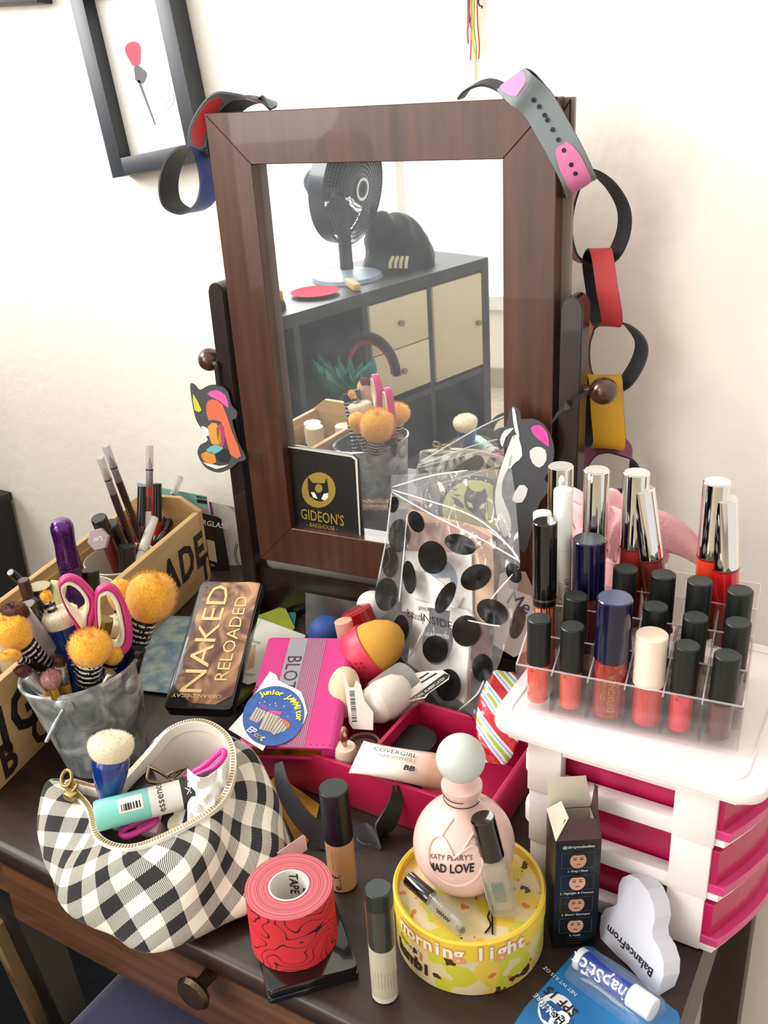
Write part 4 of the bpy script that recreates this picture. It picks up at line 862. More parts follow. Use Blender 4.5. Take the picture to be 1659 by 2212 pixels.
for x0_, y0_, x1_, y1_ in ((460, 1420, 380, 1570), (490, 1435, 410, 1585), (520, 1450, 440, 1600), (610, 1480, 510, 1690), (645, 1495, 545, 1700), (680, 1510, 580, 1710), (715, 1525, 610, 1720), (760, 1565, 640, 1730), (790, 1595, 680, 1745), (815, 1620, 730, 1735)):
    deco('fold_line', SK([(x0_, y0_), (x0_ + 7, y0_ + 3), (x1_ + 7, y1_ + 3), (x1_, y1_)]), mat('fold_dark', '#6f6a66', .6), .0009)
deco('accordion_end', SK([(470, 1385), (540, 1375), (580, 1440), (560, 1460)]), mat('jam_purple', '#8a3a86', .5), .0008); deco('accordion_end', SK([(590, 1445), (770, 1465), (740, 1510), (600, 1475)]), mat('jam_pink', '#cf3f86', .5), .0008); deco('accordion_end', SK([(740, 1540), (850, 1600), (870, 1640), (840, 1690)]), mat('jam_orange', '#e0662c', .5), .0008)
for x0_, y0_, x1_, y1_ in ((700, 1440, 930, 1437), (745, 1400, 770, 1270), (860, 1600, 935, 1680), (500, 1390, 440, 1320)): deco('spark', SK([(x0_, y0_), (x0_ + 4, y0_ + 5), (x1_, y1_)]), mat('spark_red', '#8a3a66', .5), .0008)
tx('EP', 480 + 378 * K4, 1290 + 1715 * K4, .0095, mat('ink_lilac', '#d9cfe8', .5), .55, .001, bold=.03); tx('c', 480 + 440 * K4, 1290 + 1765 * K4, .0085, mat('ink_rose', '#d98a9c', .5), .55, .001, bold=.03); tx('o', 480 + 482 * K4, 1290 + 1790 * K4, .0095, mat('ink_green', '#5f8a6a', .5), .55, .001, bold=.05); tx('t', 480 + 520 * K4, 1290 + 1815 * K4, .0095, mat('ink_sand', '#d9c88a', .5), .55, .001, bold=.03)
for x, y in ((540, 1335), (610, 1375), (690, 1390), (790, 1395), (840, 1525), (480, 1350), (680, 1355)): deco('note', SK([(x - 8, y), (x, y - 8), (x + 8, y), (x, y + 8)]), inkw, .0008)

# ================================================================== eyeshadow palette
p0, p1 = P(352, 1527, .036), P(499, 1532, .036); p2 = P(436, 1254, .098)
nx = (p1 - p0).normalized(); nn_ = nx.cross(p2 - (p0 + p1) / 2).normalized(); ny = nn_.cross(nx); nw = (p1 - p0).length; nl = (p2 - (p0 + p1) / 2).dot(ny)
npal = root('eyeshadow_palette', 'bronze and black slim eyeshadow palette with smoke print leaning on the cards', 'palette', p0, axes(nx, ny, nn_))
prism('case', rrect(0, 0, nw, nl, .005), -.015, -.0012, mat('palette_black', '#0c0909', .25, coat=.5), npal, .0015, 40)
sm, n, L, b = nodes_mat('smoke_print', 0.3, Metallic=.35, Coat_Weight=.3); tc = n.new('ShaderNodeTexCoord'); mp = n.new('ShaderNodeMapping'); mp.inputs['Scale'].default_value = (32, 17, 20)
t = n.new('ShaderNodeTexNoise'); t.inputs['Scale'].default_value = 1.0; t.inputs['Detail'].default_value = 1.5; t.inputs['Distortion'].default_value = 2.2; L.new(tc.outputs['Object'], mp.inputs[0]); L.new(mp.outputs[0], t.inputs['Vector'])
r = ramp(n, [(.25, '#3a211b'), (.42, '#6b4636'), (.55, '#9c7152'), (.68, '#c79c74'), (.8, '#7d5644')]); L.new(t.outputs['Fac'], r.inputs[0]); L.new(r.outputs[0], b.inputs['Base Color'])
wav = [(nw * .1 + .0016 * math.sin(i * 1.9), .014 + (nl - .022) * i / 18) for i in range(19)]; wav2 = [(nw - .002 , .012 + (nl - .015) * (1 - i / 18)) for i in range(19)]
prism('smoke_print', [(nw * .38, .006), (nw * .75, .005), (nw * .97, .016)] + wav2[::-1][1:] + [(nw * .8, nl - .001), (nw * .3, nl - .003), (nw * .12, nl - .012)] + wav[::-1][:-1], -.0012, 0, sm, npal)
gp = mat('ink_palegold', '#d9bf86', .35, .5)
text('NAKED', .0335, gp, npal, (nw * .36, nl * .53, 0), (0, 1, 0), (-1, 0, 0), .0005, 1.35); text('RELOADED', .020, gp, npal, (nw * .75, nl * .53, 0), (0, 1, 0), (-1, 0, 0), .0005, 1.15); text('URBAN DECAY', .0062, gp, npal, (nw * .45, nl * .085, 0), (-1, 0, 0), (0, -1, 0), .0005, 1.25)

# ================================================================== loose cards on the table
def flat(label, pix, z, m, th=.0008, nm='loose_card'): return card(label, pix, Vector((0, 0, z)), Z0, m, nm, th)
pnt, n, L, b = nodes_mat('painted_blue', 0.6); tc = n.new('ShaderNodeTexCoord'); t = n.new('ShaderNodeTexNoise'); t.inputs['Scale'].default_value = 45; t.inputs['Detail'].default_value = 6; r = ramp(n, [(.3, '#5f7f8e'), (.48, '#8ea9b4'), (.6, '#b9c6c0'), (.75, '#7f8f6f')]); L.new(tc.outputs['Object'], t.inputs['Vector']); L.new(t.outputs['Fac'], r.inputs[0]); L.new(r.outputs[0], b.inputs['Base Color'])
flat('postcard with a pale blue watercolour under the bronze palette', [(300, 1335), (360, 1330), (525, 1335), (560, 1440), (470, 1510), (300, 1490)], .004, pnt)
flat('dark teal card lying at the mirror foot under the green card', [(520, 1330), (637, 1322), (640, 1327), (632, 1375), (540, 1400)], .0055, mat('card_dteal', '#2c6a6c', .6))
flat('lime green card lying near the mirror foot', [(522, 1342), (553, 1331), (614, 1308), (637, 1356), (600, 1400), (525, 1400)], .008, mat('card_lime', '#8f9a2e', .6, var=.1, vs=60))
flat('olive green booklet under the white illustrated card', [(500, 1490), (545, 1462), (548, 1480), (530, 1500), (503, 1525)], .010, mat('card_olive', '#6b7030', .6), .006)
t, deco, tx = flat('white illustrated card with outlined lettering between palette and pink book', [(499, 1371), (546, 1331), (568, 1338), (660, 1372), (650, 1400), (560, 1470), (535, 1478), (502, 1465)], .016, mat('card_white2', '#dfdccf', .6), .001)
deco('green_tint', [(502, 1368), (546, 1332), (566, 1338), (540, 1372)], mat('tint_green', '#cfd6bf', .6)); deco('picture', [(522, 1425), (535, 1395), (552, 1392), (548, 1440), (528, 1448)], mat('tint_ochre', '#c9a878', .6), .0004); deco('picture', [(503, 1420), (515, 1418), (518, 1445), (504, 1448)], mat('tint_lilac', '#a8a3bd', .6), .0004)
tx('Twelve', 536, 1383, .012, mat('ink_grey3', '#a5a39c', .6), .22); tx('Whisker', 522, 1455, .010, mat('ink_grey3', '#a5a39c', .6), .1)
# ================================================================== notebook leaning on the glass
gpl = mr.matrix_world @ frame_m(0, -.0005, .1); gn = (mr.matrix_world.to_3x3() @ (frame_m(0, -1, .33) - frame_m(0, 0, .33))).normalized()
t, deco, tx = card('black notebook with gold emblem leaning in the lower left corner of the mirror', [(611, 963), (760, 983), (772, 992), (781, 1172), (629, 1144)], gpl + gn * .0015, gn, mat('notebook_black', '#10100f', .45), nm='notebook', th=.0042)
KN = .36166; NB = lambda lst: [(560 + x * KN, 940 + y * KN) for x, y in lst]
deco('page_edge', NB([(145, 62), (560, 122), (585, 145), (607, 640), (600, 640), (572, 150), (550, 132), (145, 70)]), mat('page_cream', '#cfcabb', .5))
gold2 = mat('emblem_gold', '#b79a4a', .4, .5); nb2 = mat('emblem_black', '#0a0a0a', .5)
def oval(cx, cy, a, b_, rot=0.0, n_=24): return [(cx + a * math.cos(q) * math.cos(rot) - b_ * math.sin(q) * math.sin(rot), cy + a * math.cos(q) * math.sin(rot) + b_ * math.sin(q) * math.cos(rot)) for q in [2 * PI * i / n_ for i in range(n_)]]
deco('emblem_ring', NB(oval(355, 328, 101, 106, .15)), gold2, .0004)
deco('cat_head', NB([(290, 250), (318, 285), (390, 288), (402, 255), (413, 330), (410, 375), (372, 397), (340, 392), (300, 365), (290, 310)]), nb2, .0007)
deco('cat_eye', NB([(308, 340), (330, 342), (348, 380), (322, 372)]), inkw, .0009); deco('cat_eye', NB([(412, 345), (410, 375), (390, 390), (370, 382), (385, 350)]), inkw, .0009); deco('emblem_dot', NB(oval(355, 318, 22, 26)), gold2, .0009)
for i in range(28):
    a = 2 * PI * i / 28; deco('ray', NB([(355 + 112 * math.cos(a) - 1, 325 + 118 * math.sin(a)), (355 + 112 * math.cos(a) + 1.5, 326 + 118 * math.sin(a)), (355 + (150 + 12 * (i % 3)) * math.cos(a), 325 + (150 + 12 * (i % 3)) * math.sin(a))]), mat('ray_gold', '#4a3f22', .5, .3), .0003)
tx('GIDEON\'S', 560 + 378 * KN, 940 + 492 * KN, .0195, gold2, .175, .0008, bold=.012, sx=.68); tx('- BAKEHOUSE -', 560 + 378 * KN, 940 + 545 * KN, .0078, gold2, .16, .0008, sx=.8)
# ================================================================== round cat disc leaning on the glass
t, deco, tx = card('round yellow disc with a black cat leaning on the mirror behind the bag', Z1(oval(1290, 450, 222, 208, .2), 560, 940, KN), gpl + gn * .001, gn, nb2, nm='cat_disc', th=.003)
deco('disc_yellow', NB(oval(1290, 450, 198, 182, .2)), mat('disc_yellow', '#b9b96a', .4), .0004)
CP_ = lambda lst: [(820 + x * .19288, 980 + y * .19288) for x, y in lst]
deco('cat', CP_([(985, 355), (1030, 415), (1130, 430), (1180, 385), (1215, 520), (1200, 640), (1165, 670), (1190, 760), (1000, 640), (955, 590), (945, 480)]), nb2, .0008); deco('cat_tail', CP_([(795, 475), (880, 510), (940, 580), (935, 615), (830, 560), (835, 520)]), nb2, .0008)
deco('cat_eye', CP_([(975, 535), (1030, 555), (1050, 610), (1000, 595)]), mat('eye_yellow', '#d6d68a', .4), .001); deco('cat_eye', CP_([(1115, 605), (1140, 565), (1185, 555), (1170, 605), (1130, 625)]), mat('eye_yellow', '#d6d68a', .4), .001)
for x, y in ((840, 395), (870, 460), (1295, 680), (1230, 730)): deco('bat', CP_([(x - 40, y - 8), (x, y + 2), (x + 38, y - 6), (x + 10, y + 14), (x - 14, y + 14)]), nb2, .0008)
for x, y in ((820, 300), (895, 285), (1005, 260), (1080, 278), (1190, 300), (790, 350)): deco('star', CP_(oval(x, y, 9, 9, 0, 6)), inkw, .0008)
# ================================================================== dotted clear bag with samples
g1, g2, g3 = P(1010, 1555, .02), P(850, 1350, .05), PY(950, 1010, .825)
gbn = (g2 - g1).cross(g3 - g1).normalized()
if gbn.dot(CAM - g1) < 0: gbn = -gbn
def bagp(px, py, d): return PN(px, py, g1 + gbn * d, gbn)
BW_ = lambda px, py: .004 * noise.noise(Vector((px * .017, py * .012, .3))) + .0022 * noise.noise(Vector((px * .05, py * .03, 5)))
def edge(v):
    Lx = [(845, 1026), (842, 1080), (832, 1170), (815, 1250), (804, 1320), (830, 1370), (880, 1440), (940, 1510), (985, 1572)]
    Rx = [(1105, 1012), (1112, 1060), (1118, 1130), (1124, 1215), (1118, 1270), (1106, 1345), (1080, 1430), (1045, 1510), (1012, 1585)]
    f = v * 8; i = min(7, int(f)); f -= i; l = [Lx[i][k] * (1 - f) + Lx[i + 1][k] * f for k in (0, 1)]; r_ = [Rx[i][k] * (1 - f) + Rx[i + 1][k] * f for k in (0, 1)]; return l, r_
def bagf(u, v):
    l, r_ = edge(v); px, py = l[0] * (1 - u) + r_[0] * u, l[1] * (1 - u) + r_[1] * u; return px, py
film = clear('bag_film', '#f7f8f8', haze=.07, rough=.1, ior=1.35)
bc = bagp(960, 1300, 0)
bg = root('dotted_bag', 'clear plastic bag with big black polka dots slumped against the mirror', 'bag', bc)
def bulge(u, v): return .010 * math.sin(PI * min(1, max(0, u))) * math.sin(PI * (.12 + .8 * v))
def bfront(u, v):
    px, py = bagf(u, v); return bagp(px, py, .018 + bulge(u, v) + BW_(px, py) * 2.2) - bc
def bback(u, v):
    px, py = bagf(u, v); return bagp(px, py, -.006 - .3 * bulge(u, v)) - bc
grid('front_film', 44, 60, bfront, film, bg); grid('back_film', 16, 20, bback, film, bg)
for fu, nm_ in ((0.0, 'side_film'), (1.0, 'side_film')):
    grid(nm_, 3, 20, lambda u, v: bfront(fu, v) * (1 - u) + bback(fu, v) * u, film, bg)
fold = clear('film_crease', '#ffffff', haze=.45, rough=.15)
def uvof(px, py):
    v = (py - 1020) / 560
    for _ in range(6):
        l, r_ = edge(min(1, max(0, v))); u = (px - l[0]) / (r_[0] - l[0]); yy = l[1] + (r_[1] - l[1]) * u; v += (py - yy) / 560
    return min(1, max(0, u)), min(1, max(0, v))
def on_bag(px, py, lift):
    u, v = uvof(px, py); return bagp(px, py, .018 + bulge(u, v) + BW_(px, py) * 2.2 + lift) - bc
dotm = mat('dot_black', '#080808', .5, spec=.3); dotg = clear('dot_smoke', '#4a483f', haze=.02, rough=.1)
for cx_, cy_, a, b_, rot, m in ((850, 1090, 10, 16, .2, dotm), (862, 1157, 21, 33, .1, dotg), (899, 1127, 15, 22, -.4, dotm), (934, 1204, 28, 33, -.3, dotm), (994, 1176, 32, 19, .35, dotm), (884, 1247, 13, 33, -.1, dotm), (1028, 1247, 32, 24, -.5, dotm), (834, 1284, 22, 33, .1, dotg),
                             (962, 1291, 15, 34, .5, dotm), (1064, 1322, 33, 24, .5, dotm), (1110, 1238, 14, 21, -.5, dotm), (1007, 1363, 28, 31, 0, dotm), (940, 1402, 25, 27, 0, dotm), (866, 1358, 15, 27, 0, dotm), (968, 1480, 25, 32, 0, dotm), (1042, 1443, 20, 28, 0, dotm), (1004, 1556, 17, 15, 0, dotm), (842, 1215, 16, 30, 0, dotg)):
    a *= 1.1; b_ *= 1.1; vs = [on_bag(cx_, cy_, .0012)]; fs = []
    for k in (1, 2, 3):
        for x, y in oval(cx_, cy_, a * k / 3, b_ * k / 3, rot, 20): vs.append(on_bag(x, y, .0012))
    for i in range(20): fs.append((0, 1 + i, 1 + (i + 1) % 20))
    for k in range(2):
        for i in range(20): fs.append((1 + k * 20 + i, 21 + k * 20 + i, 21 + k * 20 + (i + 1) % 20, 1 + k * 20 + (i + 1) % 20))
    mesh('dot', vs, fs, m, bg, 60)
for pts in ([(846, 1062), (930, 1110), (1040, 1165), (1122, 1212)], [(846, 1058), (920, 1080), (1010, 1110), (1070, 1150), (1120, 1205)], [(848, 1052), (930, 1028), (1010, 1016)], [(1055, 1145), (1100, 1180), (1123, 1215)], [(1120, 1228), (1085, 1265), (1060, 1295)], [(1010, 1340), (1060, 1350), (1080, 1352)], [(930, 1330), (900, 1390), (885, 1420)], [(990, 1535), (1030, 1500), (1045, 1470)], [(846, 1065), (835, 1160), (818, 1250)], [(880, 1110), (872, 1200), (862, 1300)]):
    q = smoothpts([on_bag(x, y, .0014) for x, y in pts], 6); tube('crease', q, [.0003] + [.0008] * (len(q) - 2) + [.0003], fold, bg, 5)
text("Beauty", .013, inkd, bg, on_bag(898, 1330, .0016), on_bag(908, 1333, .0016) - on_bag(898, 1330, .0016), Z0, .0004); text("INSIDER", .013, inkd, bg, on_bag(950, 1345, .0016), on_bag(960, 1348, .0016) - on_bag(950, 1345, .0016), Z0, .0004)
def bcard(label, pix, d, m, nm='sample_card', th=.001): return card(label, pix, g1 + gbn * d, gbn, m, nm, th)
bcard('tan cardboard sample card at the back of the dotted bag', [(880, 1098), (1062, 1145), (1066, 1345), (885, 1330)], .0035, mat('card_tan', '#c99f7c', .7), th=.0015)
t, deco, tx = bcard('mauve smeared swatch card in the dotted bag', [(905, 1130), (1000, 1128), (1056, 1160), (1010, 1200), (900, 1195)], .0045, mat('card_mauve', '#a57a70', .6), th=.0006)
t, deco, tx = bcard('white sample card with a blue round compact print in the dotted bag', [(872, 1190), (1018, 1195), (1020, 1330), (868, 1320)], .0075, mat('card_white3', '#e6e1dd', .6))
deco('compact_print', oval(950, 1255, 38, 46), mat('print_blue', '#7d8ba1', .4)); deco('compact_label', [(924, 1250), (973, 1248), (973, 1263), (930, 1268)], inkw, .0006)
bcard('thin white strip card lying diagonally in the dotted bag', [(885, 1230), (925, 1238), (1000, 1290), (985, 1318), (890, 1290)], .010, mat('card_white3', '#e6e1dd', .6), th=.001)
bcard('mauve shade card at the right in the dotted bag', [(1010, 1340), (1066, 1360), (1060, 1425), (1015, 1415)], .0055, mat('card_plum', '#6b3346', .6))
t, deco, tx = bcard('white foundation sample card with a dark bottle print at the front of the dotted bag', [(897, 1297), (1008, 1318), (1020, 1330), (1002, 1520), (880, 1432)], .0125, mat('card_white3', '#e6e1dd', .6), th=.0025)
deco('bottle_print', oval(945, 1385, 33, 52, .1) , mat('print_slate', '#4b4e55', .4)); deco('bottle_neck', [(926, 1312), (972, 1320), (970, 1345), (928, 1340)], mat('print_slate', '#4b4e55', .4)); tx('SEPHORA', 918, 1316, .006, inkd, .15); tx('LAURA MERCIER', 945, 1373, .0062, inkw, .15, .0008); tx('TINTED', 930, 1392, .005, inkw, .15, .0008)
bcard('rose gold edged card behind the foundation card', [(1004, 1420), (1018, 1425), (1012, 1525), (996, 1520)], .010, mat('card_rosegold', '#9c6a52', .4, .3))
o = egg('cotton_ball', None, None, .019, .034, mat('cotton', '#e6e2dc', .9)); o.location = P(806, 1335, .028); tag(o, 'white cotton ball at the left foot of the dotted bag', 'cotton ball')
# ================================================================== booklet, candy packet, pink scrunchie
mpl = P(1120, 1420, .06)
t, deco, tx = card('cream booklet with the word Me and an oval portrait beside the dotted bag', [(1080, 1240), (1098, 1232), (1160, 1292), (1150, 1400), (1110, 1420), (1062, 1390)], mpl, Vector((.35, -1, .55)), mat('booklet_cream', '#d9cfc6', .6), nm='booklet', th=.003)
deco('photo_strip', [(1098, 1232), (1135, 1235), (1160, 1290), (1100, 1270)], mat('photo_brown', '#a98a78', .6), .0004); deco('oval_portrait', oval(1118, 1345, 16, 36, .25), mat('photo_sepia', '#5d5040', .6, var=.4, vs=200), .0004); tx('Me', 1122, 1303, .021, mat('ink_indigo', '#3a3a66', .5), .55, .0008)
cdm, n, L, b = nodes_mat('candy_stripes', 0.25, Coat_Weight=.5); tc = n.new('ShaderNodeTexCoord'); t = n.new('ShaderNodeTexWave'); t.inputs['Scale'].default_value = 14; t.inputs['Distortion'].default_value = 1.5; mp = n.new('ShaderNodeMapping'); mp.inputs['Rotation'].default_value = (.4, .6, .5); L.new(tc.outputs['Object'], mp.inputs[0]); L.new(mp.outputs[0], t.inputs['Vector'])
r = ramp(n, [(0, '#c5202a'), (.3, '#c5202a'), (.34, '#e9e6e6'), (.55, '#e9e6e6'), (.6, '#8ab4d8'), (.75, '#8ab4d8'), (.8, '#e9e6e6'), (.95, '#a9b83c')], 'CONSTANT'); L.new(t.outputs['Fac'], r.inputs[0]); L.new(r.outputs[0], b.inputs['Base Color'])
q0, q1 = P(1070, 1650, .03), P(1088, 1450, .085); dd = q1 - q0; t = root('candy_packet', 'shiny striped red white and blue candy packet squeezed beside the drawer tower', 'packet', q0, zframe(dd))
def pk_(u, v):
    w_ = .022 * (math.sin(PI * (.06 + .88 * v)) ** .5); th_ = .009 * math.sin(PI * (.02 + .96 * v)); a = 2 * PI * u; return Vector((w_ * math.cos(a), th_ * math.sin(a) + .0015 * math.sin(v * 30 + a * 3), dd.length * v))
grid('wrapper', 24, 24, pk_, cdm, t, closed=True)
fpk = mat('pink_fabric', '#e3a9ab', .85, sheen=.4, bump=.3, bs=300); sc0 = OO + ov * (4 * CD + .035) + ou * .05
t = root('pink_scrunchie', 'pale pink fabric scrunchie bunched behind the lipstick organizer', 'scrunchie', Vector((sc0.x, sc0.y, 0)))
sA = PY(1300, 1120, sc0.y) - Vector((sc0.x, sc0.y, 0)); sA.y = 0
def scr(u, v):
    a, b_ = 2 * PI * u, 2 * PI * v; rr = .018 + .004 * math.sin(9 * a) + .003 * math.sin(4 * b_ + 5 * a); return sA + Vector(((.034 + rr * math.cos(b_)) * math.cos(a), (.01 + rr * .8 * math.cos(b_)) * math.sin(a) * .8, .75 * (.036 + rr * math.cos(b_)) * math.sin(a) * 1.1 + rr * math.sin(b_) - .035))
grid('ruffle', 60, 16, scr, fpk, t, closed=True)
def tail(u, v): 
    x = u; return sA + Vector((.03 + .085 * x, .004 * math.sin(v * 5 + x * 6), -.005 - .028 * x + (v - .5) * .05 * (1 - x) + .01 * math.sin(x * 4)))
grid('tail', 12, 8, tail, fpk, t, thick=.002)
grid('drape', 14, 14, lambda u, v: sA + Vector((-.045 + .09 * u, .006 * math.sin(u * 14) + .004 * math.sin(v * 9), .01 - .13 * v)), fpk, t, thick=.002)
# ================================================================== gingham pouch
pl, n, L, b = nodes_mat('gingham', 0.9, Sheen_Weight=.2)
uvn = n.new('ShaderNodeUVMap'); mp = n.new('ShaderNodeMapping'); mp.inputs['Rotation'].default_value = (0, 0, .62); L.new(uvn.outputs[0], mp.inputs[0]); sp = n.new('ShaderNodeSeparateXYZ'); L.new(mp.outputs[0], sp.inputs[0])
def mth(op, a, v=None, b2=None):
    q = n.new('ShaderNodeMath'); q.operation = op; L.new(a, q.inputs[0])
    if b2 is not None: L.new(b2, q.inputs[1])
    elif v is not None: q.inputs[1].default_value = v
    return q.outputs[0]
ca = mth('GREATER_THAN', mth('FRACT', mth('MULTIPLY', sp.outputs[0], 1 / .029)), .5); cb_ = mth('GREATER_THAN', mth('FRACT', mth('MULTIPLY', sp.outputs[1], 1 / .029)), .5)
tw = mth('GREATER_THAN', mth('FRACT', mth('MULTIPLY', mth('ADD', sp.outputs[0], None, sp.outputs[1]), 1 / .0019)), .48)
both = mth('MULTIPLY', ca, None, cb_); one = mth('SUBTRACT', mth('ADD', ca, None, cb_), None, mth('MULTIPLY', both, 2.0)); dark = mth('ADD', both, None, mth('MULTIPLY', one, None, tw))
r = ramp(n, [(.3, '#dcd6c4'), (.7, '#161617')]); L.new(dark, r.inputs[0]); L.new(r.outputs[0], b.inputs['Base Color'])
lin_ = mat('pouch_lining', '#ddd2c6', .8); pz = Vector((-.47, .42, 0))
po = root('gingham_pouch', 'open black and cream gingham zipper pouch at the front left of the table', 'pouch', pz)
RIM = [(148, 1692, .052), (192, 1748, .052), (213, 1812, .048), (280, 1834, .050), (372, 1802, .058), (470, 1742, .064), (503, 1668, .074), (492, 1598, .088), (436, 1562, .094), (370, 1578, .086), (312, 1640, .068), (238, 1706, .056)]
MID = [(104, 1690, .05), (128, 1800, .045), (165, 1880, .04), (255, 1905, .043), (400, 1870, .05), (505, 1800, .05), (548, 1700, .058), (545, 1625, .07), (440, 1570, .08), (352, 1592, .072), (295, 1650, .052), (190, 1694, .05)]
BEL = [(92, 1745, .026), (86, 1850, .022), (132, 1940, .018), (230, 2018, .014), (335, 2052, .012), (528, 1972, .016), (606, 1880, .022), (636, 1806, .016), (560, 1690, .03), (400, 1640, .03), (270, 1690, .03), (160, 1705, .03)]
BAS = [(120, 1770, .001), (110, 1850, .001), (160, 1930, .001), (250, 2000, .001), (335, 2030, .001), (520, 1960, .001), (590, 1880, .001), (615, 1820, .001), (560, 1730, .001), (420, 1700, .001), (300, 1740, .001), (180, 1750, .001)]
def ringp(lst, k): return smoothpts([P(*q) - pz for q in lst], k, True)
KR = 8; R0, R1, R2, R3 = (ringp(q, KR) for q in (RIM, MID, BEL, BAS)); NR = len(R0)
plen = sum((R2[i] - R2[i - 1]).length for i in range(NR))
def loftv(rows, m, nm, nsub, ws=.0062, uvl=True):
    vs, uv, fs = [], [], []; S_ = [];
    for i in range(NR): S_.append(smoothpts([q[i] for q in rows], nsub))
    M_ = len(S_[0]); cu = [0.0]
    for i in range(NR): cu.append(cu[-1] + (R2[(i + 1) % NR] - R2[i]).length)
    for i in range(NR + 1):
        col = S_[i % NR]; acc = 0
        for j in range(M_):
            p = Vector(col[j]); 
            if j: acc += (col[j] - col[j - 1]).length
            k = math.sin(PI * j / (M_ - 1)); nv = noise.noise(p * 28 + Vector((3, 1, 7))); c_ = Vector((.05, .02, 0)); o_ = (p - Vector((-.02, .03, .03))).normalized()
            ridge = math.sin(cu[i % NR] / plen * 2 * PI * 6 + acc * 18) * .5 + nv
            p = p + o_ * (ws * k * ridge); p.z = max(p.z, .0008); vs.append(p); uv.append((cu[i], acc))
    for i in range(NR):
        for j in range(M_ - 1): a = i * M_ + j; fs.append((a, a + 1, a + M_ + 1, a + M_))
    return mesh(nm, vs, fs, m, po, 70, uv=uv)
loftv([R0, R1, R2, R3], pl, 'shell', 7)
cen = sum(R0, Vector()) / NR
IN1 = [p.lerp(Vector((cen.x, cen.y, p.z)), .06) - Vector((0, 0, .018)) for p in R0]; IN2 = [p.lerp(Vector((cen.x, cen.y, 0)), .12) for p in R0]; IN2 = [Vector((p.x, p.y, .014)) for p in IN2]; IN3 = [p.lerp(Vector((cen.x, cen.y, .006)), .6) for p in IN2]; IN4 = [Vector((cen.x, cen.y, .006))] * NR
loftv([[p - Vector((0, 0, .0005)) for p in R0], IN1, IN2, IN3, IN4], lin_, 'lining', 3, .0)
mesh('bottom', R3, [list(range(NR))], pl, po)
zm = mat('zip_brass', '#a8905a', .35, .8); zt_ = mat('zip_tape', '#e9e2d4', .8)
zc = []
for i in range(NR): zc.append(R0[i] + Vector((0, 0, .0012)))
band('zip_tape', [p - Vector((0, 0, .003)) for p in zc], Z0, .009, .0055, (zt_, zt_), po, True)
den = []
for i in range(NR):
    a, c = zc[i], zc[(i + 1) % NR]; k = max(2, int((c - a).length / .0011))
    for j in range(k): den.append(a.lerp(c, j / k))
vs, fs = [], []
for i, p in enumerate(den):
    if i % 2: continue
    tg = (den[(i + 1) % len(den)] - den[i - 1]).normalized(); sd = tg.cross(Z0).normalized(); b0 = len(vs)
    for dz in (0.0, .0026):
        for s1, s2 in ((-1, -1), (1, -1), (1, 1), (-1, 1)): vs.append(p + tg * (.0006 * s1) + sd * (.0017 * s2) + Z0 * (dz - .0004))
    fs += [(b0, b0 + 1, b0 + 2, b0 + 3), (b0 + 4, b0 + 7, b0 + 6, b0 + 5)] + [(b0 + k, b0 + 4 + k, b0 + 4 + (k + 1) % 4, b0 + (k + 1) % 4) for k in range(4)]
mesh('zip_teeth', vs, fs, zm, po)['kind'] = 'stuff'
zp = P(150, 1690, .058) - pz; tube('zip_pull', [zp + Vector((.006 * math.cos(a), .004 * math.sin(a) - .002, .006 + .006 * math.sin(a))) for a in [2 * PI * i / 14 for i in range(14)]], .0017, zm, po, 8, True)
tube('zip_pull_ring', [zp + Vector((.009 + .007 * math.cos(a), -.006 + .004 * math.sin(a), .001 + .005 * math.sin(a + 1))) for a in [2 * PI * i / 14 for i in range(14)]], .0016, zm, po, 8, True)
box('zip_slider', (zp.x + .008, zp.y - .016, zp.z - .004), (zp.x + .02, zp.y - .006, zp.z + .003), zm, po, .002)
# ------------------------------------------------------------------ in the pouch
q0, q1 = P(206, 1764, .063), P(455, 1700, .063); dd = q1 - q0; Lm = dd.length; rr = .0128
t = root('teal_mascara', 'mint and white mascara tube with a black patterned end lying on the open pouch', 'mascara', q0, zframe(dd, (0.1, -.5, 1)))
teal = mat('mint_plastic', '#7fcabc', .35); lathe('cap', [(0, 0), (rr * .92, 0), (rr, .002), (rr, Lm * .46), (0, Lm * .46)], teal, t, 32); lathe('body', [(rr * .97, Lm * .461), (rr * .99, Lm * .462), (rr * .99, Lm * .74), (0, Lm * .74)], mat('tube_white', '#ddd8cf', .4), t, 32); lathe('patterned_end', [(rr * .98, Lm * .741), (rr, Lm * .742), (rr, Lm), (0, Lm)], mat('net_black', '#221e20', .45, bump=.6, bs=900), t, 32)
ctext('essence', .0095, inkd, t, rr, Lm * .555, -PI / 2 + .25, PI); ctext('K', .0085, inkw, t, rr, Lm * .80, -PI / 2 + .35, PI / 2 + PI); ctext('BE', .0085, inkw, t, rr, Lm * .88, -PI / 2 + .1, PI / 2 + PI); ctext('W', .0085, inkw, t, rr, Lm * .95, -PI / 2 + .1, PI / 2 + PI)
vs, fs = [], []
for a0, a1, z0_, z1_ in [(-PI / 2 - .25, -PI / 2 + .75, Lm * .2, Lm * .41)]:
    k = 8
    for i in range(k + 1):
        a = a0 + (a1 - a0) * i / k
        for z in (z0_, z1_): vs.append(((rr + .0002) * math.cos(a), (rr + .0002) * math.sin(a), z))
    for i in range(k): fs.append((2 * i, 2 * i + 2, 2 * i + 3, 2 * i + 1))
mesh('barcode_label', vs, fs, wlab, t)
zz = Lm * .225
